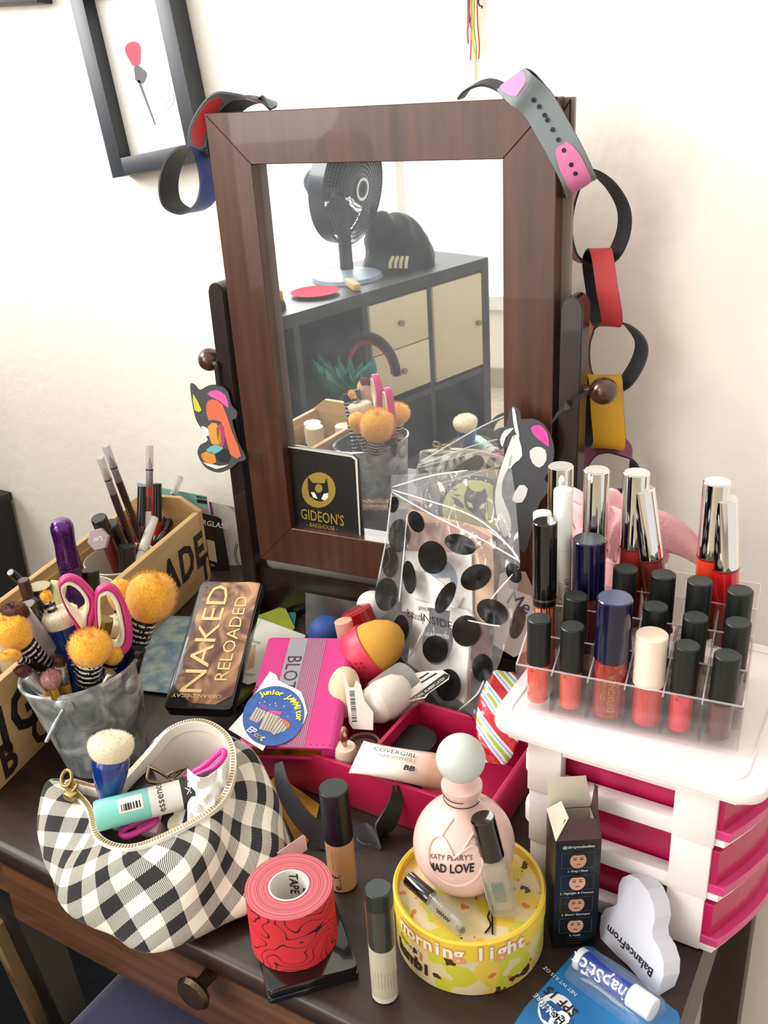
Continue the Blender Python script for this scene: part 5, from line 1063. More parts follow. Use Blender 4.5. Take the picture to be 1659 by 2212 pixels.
while zz < Lm * .39:
    w_ = random.choice((.0006, .001, .0016)); a0, a1 = -PI / 2 + .2, -PI / 2 + .62; mesh('barcode_bar', [((rr + .0005) * math.cos(a), (rr + .0005) * math.sin(a), z) for z in (zz, zz + w_) for a in (a0, (a0 + a1) / 2, a1)], [(0, 1, 4, 3), (1, 2, 5, 4)], inkd, t); zz += w_ + random.choice((.0006, .0012))
# kabuki brush
q0, q1 = P(236, 1742, .055), P(240, 1590, .118); dd = q1 - q0; h = dd.length
t = root('kabuki_brush', 'cream kabuki brush with a glossy blue handle standing in the pouch', 'brush', q0, zframe(dd))
lathe('handle', [(0, 0), (.0085, 0), (.009, .006), (.0095, .012), (.0115, h * .28), (.0148, h * .48), (.0158, h * .62), (.0158, h * .66), (.0146, h * .72), (.0136, h * .72), (0, h * .7)], bluep, t, 36)
bristles(t, [(.0142, h * .70), (.0178, h * .78), (.0192, h * .86), (.0186, h * .93), (.0145, h * .985), (.007, h * 1.005), (0, h * 1.008)], cream, 1500, .0022, .0003)
# eyelash curler
cpk = mat('curler_pink', '#d93a94', .3); wire = mat('curler_wire', '#7a6a55', .25, .9)
t = root('eyelash_curler', 'eyelash curler with hot pink finger loops inside the pouch', 'eyelash curler', P(370, 1690, .06)); off = t.location.copy()
hp = lambda lst: [P(*q) - off for q in lst]
tube('finger_loop', smoothpts(hp([(400, 1678, .066), (440, 1655, .075), (470, 1628, .084), (482, 1622, .086), (484, 1632, .084), (466, 1655, .077), (432, 1672, .07), (402, 1684, .064)]), 4, True), .0028, cpk, t, 8, True)
tube('finger_loop', smoothpts(hp([(330, 1765, .045), (300, 1775, .045), (270, 1790, .044), (262, 1800, .043), (272, 1806, .043), (300, 1796, .043), (335, 1775, .044)]), 4, True), .0028, cpk, t, 8, True)
tube('arm', hp([(400, 1680, .066), (380, 1694, .064), (345, 1725, .062), (330, 1760, .05)]), .0022, wire, t, 8); tube('arm', hp([(330, 1700, .062), (362, 1690, .064), (395, 1684, .066)]), .0018, wire, t, 8)
tube('frame', smoothpts(hp([(322, 1658, .07), (318, 1685, .066), (335, 1690, .065), (362, 1688, .066), (395, 1662, .072), (403, 1655, .073)]), 4), .0016, wire, t, 8); tube('frame', smoothpts(hp([(322, 1656, .07), (345, 1668, .069), (372, 1684, .067), (385, 1690, .065)]), 4), .0016, wire, t, 8); tube('clamp_bar', smoothpts(hp([(360, 1676, .07), (380, 1665, .073), (405, 1658, .074)]), 3), .0015, wire, t, 8)
tube('pink_sleeve', hp([(352, 1712, .062), (340, 1722, .061)]), .0034, cpk, t, 8)
# little things at the bottom of the pouch
def lump(nm, label, cat, px, py, z, size, m, rz, tilt=.3):
    t = root(nm, label, cat, P(px, py, z), (Matrix.Rotation(rz, 3, 'Z') @ Matrix.Rotation(tilt, 3, 'X'))); return t, size
t, s_ = lump('lilac_box', '', 'box', 322, 1795, .028, 0, None, .35, .5); t['label'] = 'small lilac box with dark lettering inside the pouch'
box('body', (-.014, -.006, -.02), (.014, .006, .016), mat('lilac_card', '#b39aa5', .5), t, .0015); text('NYX', .015, inkd, t, (0, -.0062, -.002), (1, 0, 0), (0, 0, 1), .0002)
t, s_ = lump('striped_tin', '', 'tin', 385, 1768, .036, 0, None, .3, .6); t['label'] = 'black and white striped tin inside the pouch under the mascara'
for i in range(4): box('stripe', (-.02 + i * .01, -.007, -.012), (-.01 + i * .01, .007, .012), blk if i % 2 else wlab, t)
t, s_ = lump('gold_tube', '', 'tube', 392, 1785, .03, 0, None, .45, .7); t['label'] = 'cream tube with a gold ring print inside the pouch by the zipper'
lathe('body', [(0, -.02), (.008, -.02), (.008, .015), (0, .016)], mat('cream_tube', '#cfc4a4', .4), t); tube('ring_print', [(.0081 * math.cos(a), .0081 * math.sin(a), .004) for a in [2 * PI * i / 20 for i in range(20)]], .0008, goldm, t, 6, True)
t, s_ = lump('black_case', '', 'case', 275, 1795, .024, 0, None, .2, .4); t['label'] = 'black square case at the left inside the pouch'
box('body', (-.02, -.01, -.014), (.02, .01, .014), blk, t, .003); box('lid', (-.02, -.01, .0145), (.02, .01, .019), blk, t, .002)
t, s_ = lump('round_jar', '', 'jar', 312, 1705, .04, 0, None, .2, .3); t['label'] = 'small dark glass jar inside the pouch behind the mascara'
lathe('jar', [(0, -.01), (.013, -.01), (.013, .006), (0, .006)], mat('jar_brown', '#3a2a24', .15, coat=.6), t); lathe('lid', [(.0135, .0065), (.0138, .013), (0, .0135)], blk, t)
o = grid('tissue', 16, 16, lambda u, v: P(405 + 85 * u, 1800 - 140 * v + 20 * math.sin(u * 4), .045 + .038 * v + .008 * noise.noise(Vector((u * 5, v * 5, 2)))), mat('tissue_white', '#e9e5de', .9), None, thick=.0008); tag(o, 'crumpled white tissue tucked at the right side of the pouch', 'tissue')

# ================================================================== compact and tape
p0, p1 = P(578, 2146, .0125), P(775, 2088, .0125); cxv = (p1 - p0).normalized(); cyv = Z0.cross(cxv); cw_ = (p1 - p0).length; cdp = .078
t = root('black_makeup_case', 'flat glossy black makeup case under the red tape roll', 'makeup case', Vector((p0.x, p0.y, 0)), axes(cxv, cyv, Z0))
gb = mat('case_gloss', '#0b080a', .12, coat=.7); prism('base', rrect(0, 0, cw_, cdp, .003), .0006, .0058, gb, t, .0008, 40); prism('lid', rrect(.0006, .0006, cw_ - .0006, cdp - .0006, .003), .0062, .0125, gb, t, .0012, 40)
tpm, n, L, b = nodes_mat('tape_print', 0.7); tc = n.new('ShaderNodeTexCoord'); mp = n.new('ShaderNodeMapping'); mp.inputs['Scale'].default_value = (1, 1, 1.4); nz = n.new('ShaderNodeTexNoise'); nz.inputs['Scale'].default_value = 25; nz.inputs['Detail'].default_value = 1.2; L.new(tc.outputs['Object'], mp.inputs[0]); L.new(mp.outputs[0], nz.inputs['Vector'])
f_ = mth('FRACT', mth('MULTIPLY', nz.outputs['Fac'], 17.0)) if False else None
def mk(nn, LL):
    def g(op, a, v=None):
        q = nn.new('ShaderNodeMath'); q.operation = op; LL.new(a, q.inputs[0])
        if v is not None: q.inputs[1].default_value = v
        return q.outputs[0]
    return g
g = mk(n, L); ln_ = g('LESS_THAN', g('ABSOLUTE', g('SUBTRACT', g('FRACT', g('MULTIPLY', nz.outputs['Fac'], 15.0)), .5)), .065); r = ramp(n, [(.4, '#cc2631'), (.6, '#1a0808')]); L.new(ln_, r.inputs[0]); L.new(r.outputs[0], b.inputs['Base Color'])
tsm, n, L, b = nodes_mat('tape_layers', 0.75); tc = n.new('ShaderNodeTexCoord'); sp = n.new('ShaderNodeVectorMath'); sp.operation = 'MULTIPLY'; sp.inputs[1].default_value = (1, 1, 0); ln2 = n.new('ShaderNodeVectorMath'); ln2.operation = 'LENGTH'; L.new(tc.outputs['Object'], sp.inputs[0]); L.new(sp.outputs[0], ln2.inputs[0])
g = mk(n, L); nz = n.new('ShaderNodeTexNoise'); nz.noise_dimensions = '1D'; nz.inputs['Scale'].default_value = 1; nz.inputs['Detail'].default_value = 3; L.new(g('MULTIPLY', ln2.outputs['Value'], 1400), nz.inputs['W']); r = ramp(n, [(.3, '#8a2630'), (.5, '#bd5058'), (.7, '#d98a8c')]); L.new(nz.outputs['Fac'], r.inputs[0]); L.new(r.outputs[0], b.inputs['Base Color'])
tcx = P(624, 1913, .0640); TR, TI, TZ0, TZ1 = .0330, .0142, .0131, .0640
t = root('tape_roll', 'red kinesiology tape roll with black contour line print standing on the black case', 'tape', (tcx.x, tcx.y, 0))
lathe('printed_side', [(TR, TZ0), (TR, TZ1)], tpm, t, 64, cap=False); lathe('wound_layers', [(TI + .0012, TZ1 + .0004), (TR - .0004, TZ1 + .0004), (TR, TZ1)], tsm, t, 64, cap=False); lathe('wound_layers', [(TR, TZ0), (TI, TZ0)], tsm, t, 64, cap=False)
lathe('core', [(TI + .0012, TZ1 + .0008), (TI, TZ1 + .0008), (TI, TZ0), (TI + .0012, TZ0), (TI + .0012, TZ1 + .0008)], mat('core_white', '#e0dcd2', .6), t, 48, cap=False)
for s, a, z in (('OK', 1.25, .045), ('TAPE', 2.0, .052), ('OKTAPE', .4, .046)):
    v_, f2 = textmesh(s, .010, .02); mesh('lettering', [((TI - .0003) * math.cos(a - PI / 2 + PI * .5 - p[1] / TI), (TI - .0003) * math.sin(a - p[1] / TI), z - p[0] * .0 + p[0] * -1.0 * .9) for p in v_], f2, inkd, t)
q_ = [PN(*p, t.location + Vector((-.03, .03, 0)), Vector((.6, -.8, .1))) - t.location for p in ((598, 1842), (655, 1803), (660, 1806), (664, 1834), (640, 1852))]
mesh('loose_end', q_, [(0, 1, 2, 3, 4)], mat('tape_backing', '#c9a6a2', .6), t).modifiers.new('s', 'SOLIDIFY').thickness = .0006
# ================================================================== concealer, small tube
b0 = P(742, 1908); h = HT((b0.x, b0.y), 1700)
cz = lip('tall concealer bottle with beige body and navy black cap beside the red tape', (b0.x, b0.y, .0004), (b0.x - .001, b0.y - .001, h), .0120, .0118, .5, mat('concealer_beige', '#c69a70', .35, coat=.4), mat('cap_ink', '#15141f', .3), mat('cap_ink_top', '#26302f', .5), cat='concealer', nm='concealer', txt=[('e.l.f.', .011, .012, -.15, PI / 2), ('----- -- ------- --', .0034, .034, -.35, PI / 2)])
b0 = P(832, 2148); h = HT((b0.x, b0.y), 1918)
lb = mat('label_print', '#cfccbc', .5)
cz = lip('slim black-capped tube with a clear printed label standing at the table front', (b0.x, b0.y, .0004), (b0.x, b0.y, h), .0094, .0096, .5, lb, mat('cap_slate', '#1e2422', .35), mat('cap_slate_top', '#333b38', .5), cat='concealer', nm='corrector_tube')
for i in range(9): ctext('--- ------ -- ---- -', .0026, mat('ink_olive', '#55513c', .6), cz, .0096, .024, -PI / 2 - .7 + i * .24, PI / 2)
lathe('clear_wrap', [(.0100, .006), (.0100, h * .86)], clear('wrap_clear', '#f4f2ea', haze=.015), cz, 28, cap=False)
# ================================================================== open dark wristband, yellow picture card
dkr = mat('rubber_dark', '#26272a', .55); redr = mat('rubber_red', '#b0202c', .5)
w0 = P(740, 1800); t = root('wristband', 'unclasped dark rubber wristband lying open behind the concealer', 'wristband', w0)
wp = smoothpts([P(*q) - w0 for q in [(603, 1648, .052), (612, 1700, .043), (650, 1765, .024), (700, 1805, .009), (765, 1822, .0035), (815, 1800, .008), (843, 1765, .02), (856, 1728, .033), (858, 1696, .046)]], 6)
wl = [.006 + .010 * math.sin(PI * min(1, (i + 1) / 14) / 2) * (1 if i < 36 else max(.3, 1 - (i - 36) / 16)) + .013 * math.exp(-((i - 26) / 8) ** 2) for i in range(len(wp))]
band('strap', wp, Vector((.45, .75, .35)), wl, .002, (dkr, dkr), t)
lathe('clasp_loop', [(.0055, 0), (.0065, .0006), (.0055, .0012)], redr, t, 16, cap=False).matrix_local = Matrix.Translation(wp[-1]) @ zframe((1, .2, .1)).to_4x4()
lathe('sensor_ring', [(.0085, 0), (.0092, .0004), (.0085, .0008)], mat('ring_dark', '#3a3b3f', .4), t, 28, cap=False).matrix_local = Matrix.Translation(wp[26] + Vector((.002, .004, .0018))) @ zframe((.1, .1, 1)).to_4x4()
flat('golden yellow picture card lying under the wristband', [(578, 1690), (600, 1672), (690, 1738), (676, 1800), (662, 1826), (640, 1822)], .0018, mat('card_gold', '#b57f1c', .6, var=.35, vs=60))

# ================================================================== yellow round box
YC = Vector((-.2425, .4905, 0)); YR, YH = .0578, .052
ym, n, L, b = nodes_mat('yellow_floral', 0.45); tc = n.new('ShaderNodeTexCoord')
def nzf(sc, det, rs=0):
    q = n.new('ShaderNodeTexNoise'); q.inputs['Scale'].default_value = sc; q.inputs['Detail'].default_value = det; m_ = n.new('ShaderNodeMapping'); m_.inputs['Location'].default_value = (rs, rs * 2, rs); L.new(tc.outputs['Object'], m_.inputs[0]); L.new(m_.outputs[0], q.inputs['Vector']); return q.outputs['Fac']
def mixc(fac, a, c):
    q = n.new('ShaderNodeMix'); q.data_type = 'RGBA'; L.new(fac, q.inputs[0]); 
    if isinstance(a, str): q.inputs[6].default_value = (*lin(a), 1)
    else: L.new(a, q.inputs[6])
    q.inputs[7].default_value = (*lin(c), 1); return q.outputs[2]
g = mk(n, L)
col = mixc(g('GREATER_THAN', nzf(38, 1), .55), '#dcc79a', '#c9c43a'); col = mixc(g('GREATER_THAN', nzf(44, 1, 3), .57), col, '#e0bf4c'); col = mixc(g('GREATER_THAN', nzf(95, 1, 7), .69), col, '#d0763e'); col = mixc(g('GREATER_THAN', nzf(60, 3, 11), .665), col, '#4a3420')
L.new(col, b.inputs['Base Color'])
yp = mat('yellow_band', '#e3c13c', .45)
t = root('yellow_box', 'round yellow cardboard box with floral print under the perfume bottle', 'box', YC)
lathe('drum', [(0, .0005), (YR - .0015, .0005), (YR - .001, .002), (YR - .001, YH - .017), (0, YH - .017)], ym, t, 72)
ld = lathe('lid', [(YR - .0008, YH - .0168), (YR, YH - .0165), (YR, YH - .001), (YR - .0015, YH + .0004), (YR - .0035, YH - .0006), (YR - .0038, YH - .008), (0, YH - .008)], yp, t, 72)
lathe('lid_print', [(YR - .004, YH - .0078), (0, YH - .0078)], ym, ld, 64, cap=False)
fc = math.atan2(CAM.y - YC.y, CAM.x - YC.x)
wl_ = mat('ink_cream', '#efe3cf', .5); wo = mat('ink_peach', '#d99a6c', .5)
for i, ch in enumerate('morning light'):
    a = fc - .1 + (i - 6.3) * .135; ctext(ch, .0165, wo, t, YR, YH - .0095, a, 0, .0003, bold=.075); ctext(ch, .0165, wl_, t, YR, YH - .0095, a, 0, .0006, bold=.03)
for i, ch in enumerate('bambi'): ctext(ch, .015, mat('ink_brown2', '#3a2c14', .5), t, YR - .001, .014, fc - 1.12 + i * .13, 0, .0005, bold=.05)
ctext('Disney', .007, mat('ink_brown2', '#3a2c14', .5), t, YR - .001, .026, fc - .95, 0, .0005)
# perfume bottle
pf = mat('perfume_pink', '#e5c0b4', .3, coat=.4, sub=.3); pfc = mat('perfume_ball', '#c3c9c2', .45)
SC = P(1003, 1812, .084); SR = .0385; Zl = YH - .0078
SC.z = Zl + SR - .0025
t = root('perfume_bottle', 'round pale pink perfume bottle with a grey ball stopper on the yellow box', 'perfume', (SC.x, SC.y, Zl + .0003), zframe((-.015, 0, 1))); cz0 = SR - .0028
pr = [(0, 0), (.015, 0)] + [(SR * math.cos(a), cz0 + SR * math.sin(a)) for a in [math.radians(-65 + 7.2 * i) for i in range(19)]]
pr += [(.0135, cz0 + SR + .001), (.0128, cz0 + SR + .004), (.0140, cz0 + SR + .012), (.0152, cz0 + SR + .0135), (.0152, cz0 + SR + .017), (0, cz0 + SR + .017)]
lathe('bottle', pr, pf, t, 48, 60)
bz = HT((SC.x, SC.y), 1640) - Zl
BRad = .0180; lathe('ball_stopper', [(BRad * math.sin(PI * i / 20), bz - BRad * math.cos(PI * i / 20)) for i in range(21)], pfc, t, 40, 80)
nz_ = cz0 + SR + .0085
for dz, a0, a1 in ((.0015, 2.6, 4.9), (-.003, 2.9, 6.0), (.004, 1.2, 2.0)): tube('arrow_line', [(.0139 * math.cos(a), .0139 * math.sin(a), nz_ + dz) for a in [a0 + (a1 - a0) * i / 16 for i in range(17)]], .00035, inkd, t, 4)
fd = (CAM - (SC + Vector((0, 0, .006)))); fd.z *= .25; fd.normalize(); fd = Vector((fd.x - .5, fd.y, fd.z + .16)).normalized(); fx = Z0.cross(fd).normalized(); fy = fd.cross(fx); cc = Vector((0, 0, cz0))
def onsph(u, v, l=.0): return cc + (fd * SR + fx * u + fy * v).normalized() * (SR + l)
hpt = [(0, -.024), (-.014, -.019), (-.022, -.008), (-.023, .006), (-.018, .015), (-.010, .015), (-.003, .007), (0, .002), (.006, .007), (.014, .012), (.021, .008), (.023, -.002), (.019, -.013), (.010, -.021)]
tube('heart_relief', [onsph(p.x, p.y, .0002) for p in smoothpts([Vector((x, y, 0)) for x, y in hpt], 4, True)], .0011, pf, t, 6, True)
tube('relief_line', [onsph(-.012 + .001 * i, .016 + .003 * i, .0002) for i in range(8)], .0010, pf, t, 6); tube('relief_line', [onsph(.006 + .002 * i, .008 + .0035 * i, .0002) for i in range(8)], .0010, pf, t, 6)
for s, sz, v0, bo_, sx in (("KATY PERRY'S", .0058, .001, 0, .95), ('MAD LOVE', .0098, -.0075, .03, .78)):
    v_, f2 = textmesh(s, sz, bo_); mesh('lettering', [onsph(p[0] * sx - .0035, p[1] + v0 + p[0] * .12, .0006) for p in v_], f2, inkd, t)
# two rollerballs and a hair pin on the lid
gl = clear('glass_clear', '#f3f4ee', haze=.10, rough=.03); juice = clear('juice', '#e6e3c4', haze=.18, rough=.05)
def roller(label, base, top, w_, capm, lab):
    base, top = Vector(base), Vector(top); h = (top - base).length; t = root('rollerball', label, 'perfume', base, zframe(top - base)); hb = h * .58
    prism('bottle', rrect(-w_, -w_, w_, w_, w_ * .25, 3), .0004, hb, gl, t, .0008, 40); prism('liquid', rrect(-w_ * .8, -w_ * .8, w_ * .8, w_ * .8, w_ * .3, 3), .005, hb * .92, juice, t)
    lathe('cap', [(0, hb + .0005), (w_ * .95, hb + .0005), (w_ * .95, h - .001), (w_ * .85, h), (0, h)], capm, t, 28)
    if lab:
        box('teal_label', (-w_ - .0003, -w_ * .9, .004), (-w_ - .0001, w_ * .9, hb * .9), mat('label_mint', '#a9d3c8', .5), t); box('white_label', (-w_ - .0005, -w_ * .9, hb * .35), (-w_ - .0003, w_ * .2, hb * .9), wlab, t)
        for i in range(9): box('barcode_bar', (-w_ * .45, -w_ - .0004, hb * .3 + i * .0019), (w_ * .5, -w_ - .0001, hb * .3 + i * .0019 + random.choice((.0006, .0011))), mat('ink_mint', '#6f7d6c', .6), t)
    else: tube('script_print', [(.0016 * math.sin(i * 1.7), -w_ - .0003, hb * (.3 + .4 * i / 24)) for i in range(25)], .0003, inkd, t, 4)
    return t
q1 = P(1042, 1765, Zl + .082); q0 = P(1092, 1962, Zl + .0045)
roller('clear rollerball perfume with black cap leaning on the pink perfume bottle', q0, q1, .0095, gb, True)
q0, q1 = P(1006, 2006, Zl + .0068), P(882, 1897, Zl + .0135); roller('small clear rollerball with black cap lying on the yellow box', q0, q1, .0062, gb, False)
o = tube('hair_pin', smoothpts([P(*q) for q in [(1048, 2015, Zl + .0012), (1060, 1998, Zl + .0016), (1054, 1980, Zl + .002), (1060, 1962, Zl + .0014), (1056, 1940, Zl + .0014), (1058, 1925, Zl + .0014), (1062, 1924, Zl + .0014), (1063, 1960, Zl + .0014), (1064, 2018, Zl + .0012)]], 5), .0007, mat('pin_brown', '#221712', .4, .5), None, 6); tag(o, 'dark wavy bobby pin lying on the lid of the yellow box', 'hair pin')

# ================================================================== small black box with face prints
p0, p1 = P(1194, 2049), P(1287, 2043); kx = (p1 - p0).normalized(); ky = Z0.cross(kx); kw = (p1 - p0).length; kd = .034; kh = HT((p0.x, p0.y), 1818)
bxm = mat('box_black', '#0d0c0d', .35, coat=.2); bin_ = mat('box_inside', '#d6ccb8', .7); brw = mat('box_maroon', '#43262a', .5)
t = root('cosmetic_box', 'slim black cosmetic box with four face pictures and open flaps beside the drawer tower', 'box', p0, axes(kx, ky, Z0)); e = .0006
for nm, lo, hi in (('front_panel', (0, 0, .0004), (kw, e, kh)), ('back_panel', (0, kd - e, .0004), (kw, kd, kh)), ('side_panel', (0, e, .0004), (e, kd - e, kh)), ('side_panel', (kw - e, e, .0004), (kw, kd - e, kh)), ('bottom_panel', (e, e, .0004), (kw - e, kd - e, .001))): box(nm, lo, hi, bxm, t)
for nm, lo, hi in (('inner_lining', (e, e, .001), (kw - e, e + .0003, kh - .0003)), ('inner_lining', (e, kd - e - .0003, .001), (kw - e, kd - e, kh - .0003)), ('inner_lining', (e, e, .001), (e + .0003, kd - e, kh - .0003)), ('inner_lining', (kw - e - .0003, e, .001), (kw - e, kd - e, kh - .0003))): box(nm, lo, hi, bin_, t)
def flap(nm, pts, m): mesh(nm, pts, [list(range(len(pts)))], m, t).modifiers.new('s', 'SOLIDIFY').thickness = .0005
flap('back_flap', [(0, kd, kh), (kw, kd, kh), (kw - .003, kd + .006, kh + .024), (.002, kd + .006, kh + .024)], bin_)
flap('side_flap', [(kw, 0, kh), (kw, kd, kh), (kw + .004, kd - .004, kh + .022), (kw - .002, kd * .55, kh + .034), (kw - .001, .006, kh + .012)], brw)
flap('front_flap', [(0, 0, kh), (kw, 0, kh), (kw - .001, .008, kh + .012), (.008, .010, kh + .0105), (.004, .006, kh + .004)], brw)
flap('left_flap', [(0, 0, kh), (0, kd, kh), (.010, kd - .004, kh + .010), (.011, .010, kh + .012)], bin_)
sk = [mat('print_skin', '#c08e72', .5), mat('print_skin2', '#cf9f84', .5)]; hr = mat('print_hair', '#17100e', .5); fr_ = mat('print_frame', '#6a6763', .5)
text('@dirtymelodies', .0036, inkw, t, (kw * .5, 0, kh - .006), (1, 0, 0), (0, 0, 1), .0003)
for i, cap in enumerate(('1. Prep / Base', '2. Highlight & Contour', '3. Blend / Estomper', '4. Voilà!')):
    zc_ = kh - .0185 - i * .0212; X, Y = (1, 0, 0), (0, 0, 1); o_ = (kw * .5, 0, zc_)
    w2, h2 = kw * .37, .0072
    for x0_, x1_, y0_, y1_ in ((-w2, w2, h2 - .0002, h2), (-w2, w2, -h2, -h2 + .0002), (-w2, -w2 + .0002, -h2, h2), (w2 - .0002, w2, -h2, h2)): patch('picture_frame', [(x0_, y0_), (x1_, y0_), (x1_, y1_), (x0_, y1_)], fr_, t, o_, X, Y)
    patch('face_print', [(a * .86, b2) for a, b2 in ell(0, -.0003, .0070, .0071, 22)], sk[i % 2], t, o_, X, Y, 0, .0005)
    patch('hair_print', [(-.006, .004), (-.0045, .0066), (0, .0073), (.0045, .0066), (.006, .004), (.003, .0052), (0, .0049), (-.003, .0052)], hr, t, o_, X, Y, 0, .0007)
    for s in (-1, 1): patch('eye_print', ell(s * .0024, .0011, .0013, .0005, 10), hr, t, o_, X, Y, 0, .0008); patch('brow_print', [(s * .0010, .0024), (s * .0038, .0028), (s * .0038, .0031), (s * .0010, .0029)][::s], hr, t, o_, X, Y, 0, .0008)
    patch('mouth_print', ell(0, -.0036, .0017, .0006, 10), mat('print_lip', '#8a4a42', .5), t, o_, X, Y, 0, .0008)
    text(cap, .0027, inkw, t, (kw * .5, 0, zc_ - .0103), X, Y, .0003)
for i, s in enumerate(('----- ---- -- ------ --', '--- ------- -- ---- ----', '------ -- ----- ---')): text(s, .0018, mat('ink_dim', '#8a8782', .6), t, (kw * .5, 0, .010 - i * .0026), (1, 0, 0), (0, 0, 1), .0003)

# ================================================================== white cloud shaped plastic piece
K5 = .37312; CB = lambda lst: [(1040 + x * K5, 1450 + y * K5) for x, y in lst]
pb0 = P(1417, 2152, .0006); bnn = Vector((-.52, -.85, .34)).normalized(); clm = mat('foam_white', '#dcdde8', .4)
out_ = CB([(796, 1235), (815, 1195), (855, 1178), (905, 1200), (960, 1265), (995, 1350), (1004, 1430), (988, 1500), (992, 1545), (1030, 1605), (1056, 1690), (1052, 1770), (1012, 1882), (995, 1878), (930, 1800), (850, 1705), (760, 1625), (690, 1562), (684, 1490), (692, 1415), (720, 1372), (770, 1358), (786, 1345), (790, 1290)])
t, deco, tx = card('white cloud-shaped plastic piece with black lettering leaning on the drawer tower', out_, pb0, bnn, clm, nm='cloud_piece', th=.017)
tx('BalanceFrom', 1040 + 858 * K5, 1450 + 1612 * K5, .0094, inkd, math.atan2(-262, -255), .0006, bold=.012)
# ================================================================== lip balm blister pack
CB2 = CB
blu, n, L, b = nodes_mat('blister_card', 0.35, Coat_Weight=.3); tc = n.new('ShaderNodeTexCoord'); nz = n.new('ShaderNodeTexNoise'); nz.inputs['Scale'].default_value = 12; L.new(tc.outputs['Object'], nz.inputs['Vector']); r = ramp(n, [(.3, '#0d5a94'), (.6, '#1d78b4'), (.8, '#4a9ac8')]); L.new(nz.outputs['Fac'], r.inputs[0]); L.new(r.outputs[0], b.inputs['Base Color'])
t, deco, tx = flat('blue carded lip balm blister pack at the front right corner', CB([(556, 1610), (600, 1590), (650, 1600), (1135, 1970), (1150, 2010), (1140, 2080), (900, 2300), (120, 2150), (255, 1940)]), .0035, blu, .0012, 'lip_balm_pack')
wh = mat('pack_white', '#e4e6e8', .4); deco('seal', CB(oval(432, 1970, 112, 100, .75)), wh); deco('seal_blue', CB([(330, 1925), (400, 1905), (535, 2000), (520, 2060), (440, 2068), (350, 2010)]), mat('pack_blue', '#1b4f9a', .4), .0005)
tx('SPF 15', 1040 + 460 * K5, 1450 + 1912 * K5, .0105, inkd, PI + .72, .0008, bold=.02); tx('8', 1040 + 455 * K5, 1450 + 2020 * K5, .022, inkw, PI + .75, .0009, bold=.03); tx('HOUR', 1040 + 405 * K5, 1450 + 1975 * K5, .008, inkw, PI + .75, .0009, bold=.02); tx('MOISTURE', 1040 + 385 * K5, 1450 + 1945 * K5, .0055, inkw, PI + .75, .0009)
tx('NET WT 0.15 OZ', 1040 + 455 * K5, 1450 + 1795 * K5, .0042, inkw, PI + .72, .0006)
a, c = P(1040 + 560 * K5, 1450 + 1655 * K5, .0125), P(1040 + 1000 * K5, 1450 + 1965 * K5, .0125); dd = c - a; Lb = dd.length; off = t.location
ch = rod('lip_balm', 'white and blue lip balm stick inside the blister pack', 'lip balm', a, c, [('end_cap', 0, .08, .0082, .0082, wh), ('body', .081, .7, .0080, .0080, mat('pack_royal', '#1f3f9c', .3, coat=.4)), ('cap', .705, 1.0, .0084, .0084, mat('white_cap', '#f3f1ec'))])
ctext('ChapStick', .0135, inkw, ch, .0081, Lb * .42, -PI / 2 - .35, -PI / 2, .0003, bold=.02); ctext('MOISTURIZER', .005, inkw, ch, .0081, Lb * .45, -PI / 2 + .75, -PI / 2, .0003); ctext('SPF 15', .0045, inkw, ch, .0081, Lb * .14, -PI / 2 + .2, -PI / 2, .0003)
ax_ = dd.normalized(); sd = ax_.cross(Z0).normalized()
def blis(u, v):
    e_ = math.sin(PI * min(max(v, 0), 1)) ** .18; an = PI * u; return a + ax_ * (Lb * (-.05 + 1.1 * v)) + sd * (.0165 * math.cos(an) * (.75 + .25 * e_)) + Z0 * (.0165 * max(0, math.sin(an)) ** .7 * e_ - .0085) - off
grid('blister', 20, 20, blis, clear('blister_film', '#f2f7fa', haze=.06), t)
# ================================================================== picture on the wall
fy = WY - .030; pA, pB, pC = PY(243, 385, fy), PY(365, 383.5, fy), PY(150, 0, fy)
fu = (pB - pA); fu.y = 0; fu.normalize(); fv = Vector((-fu.z, 0, fu.x)); 
d0 = (pC - pA); d0.y = 0; fv = (d0 - fu * d0.dot(fu) * .0).normalized(); fu = Vector((fv.z, 0, -fv.x))
fwid = (PY(414, 232, fy) - pA).dot(fu); fhei = (PY(140, -38, fy) - pA).dot(fv)
fm = Matrix((fu, Vector((0, 1, 0)), fv)).transposed()
pc = root('wall_picture', 'black box-framed picture on white paper hanging crooked on the wall', 'picture', pA, fm)
fb = mat('frame_slate', '#2c3036', .45); fb2 = mat('frame_black', '#101113', .5); fwi = .022
for nm, lo, hi in (('frame_side', (0, 0, 0), (fwi, .0295, fhei)), ('frame_side', (fwid - fwi, 0, 0), (fwid, .0295, fhei)), ('frame_side', (fwi, 0, 0), (fwid - fwi, .0295, fwi)), ('frame_side', (fwi, 0, fhei - fwi), (fwid - fwi, .0295, fhei))): box(nm, lo, hi, fb, pc, .0008)
box('paper', (fwi, .020, fwi), (fwid - fwi, .0205, fhei - fwi), mat('paper_white', '#eeebe4', .7), pc)
X, Y, o_ = (1, 0, 0), (0, 0, 1), (fwid / 2, .0199, fhei / 2)
blob = lambda cx, cy, a, b_, s: [(cx + a * math.cos(t) * (1 + .2 * math.sin(3 * t + s)), cy + b_ * math.sin(t) * (1 + .15 * math.cos(2 * t + s))) for t in [2 * PI * i / 20 for i in range(20)]]
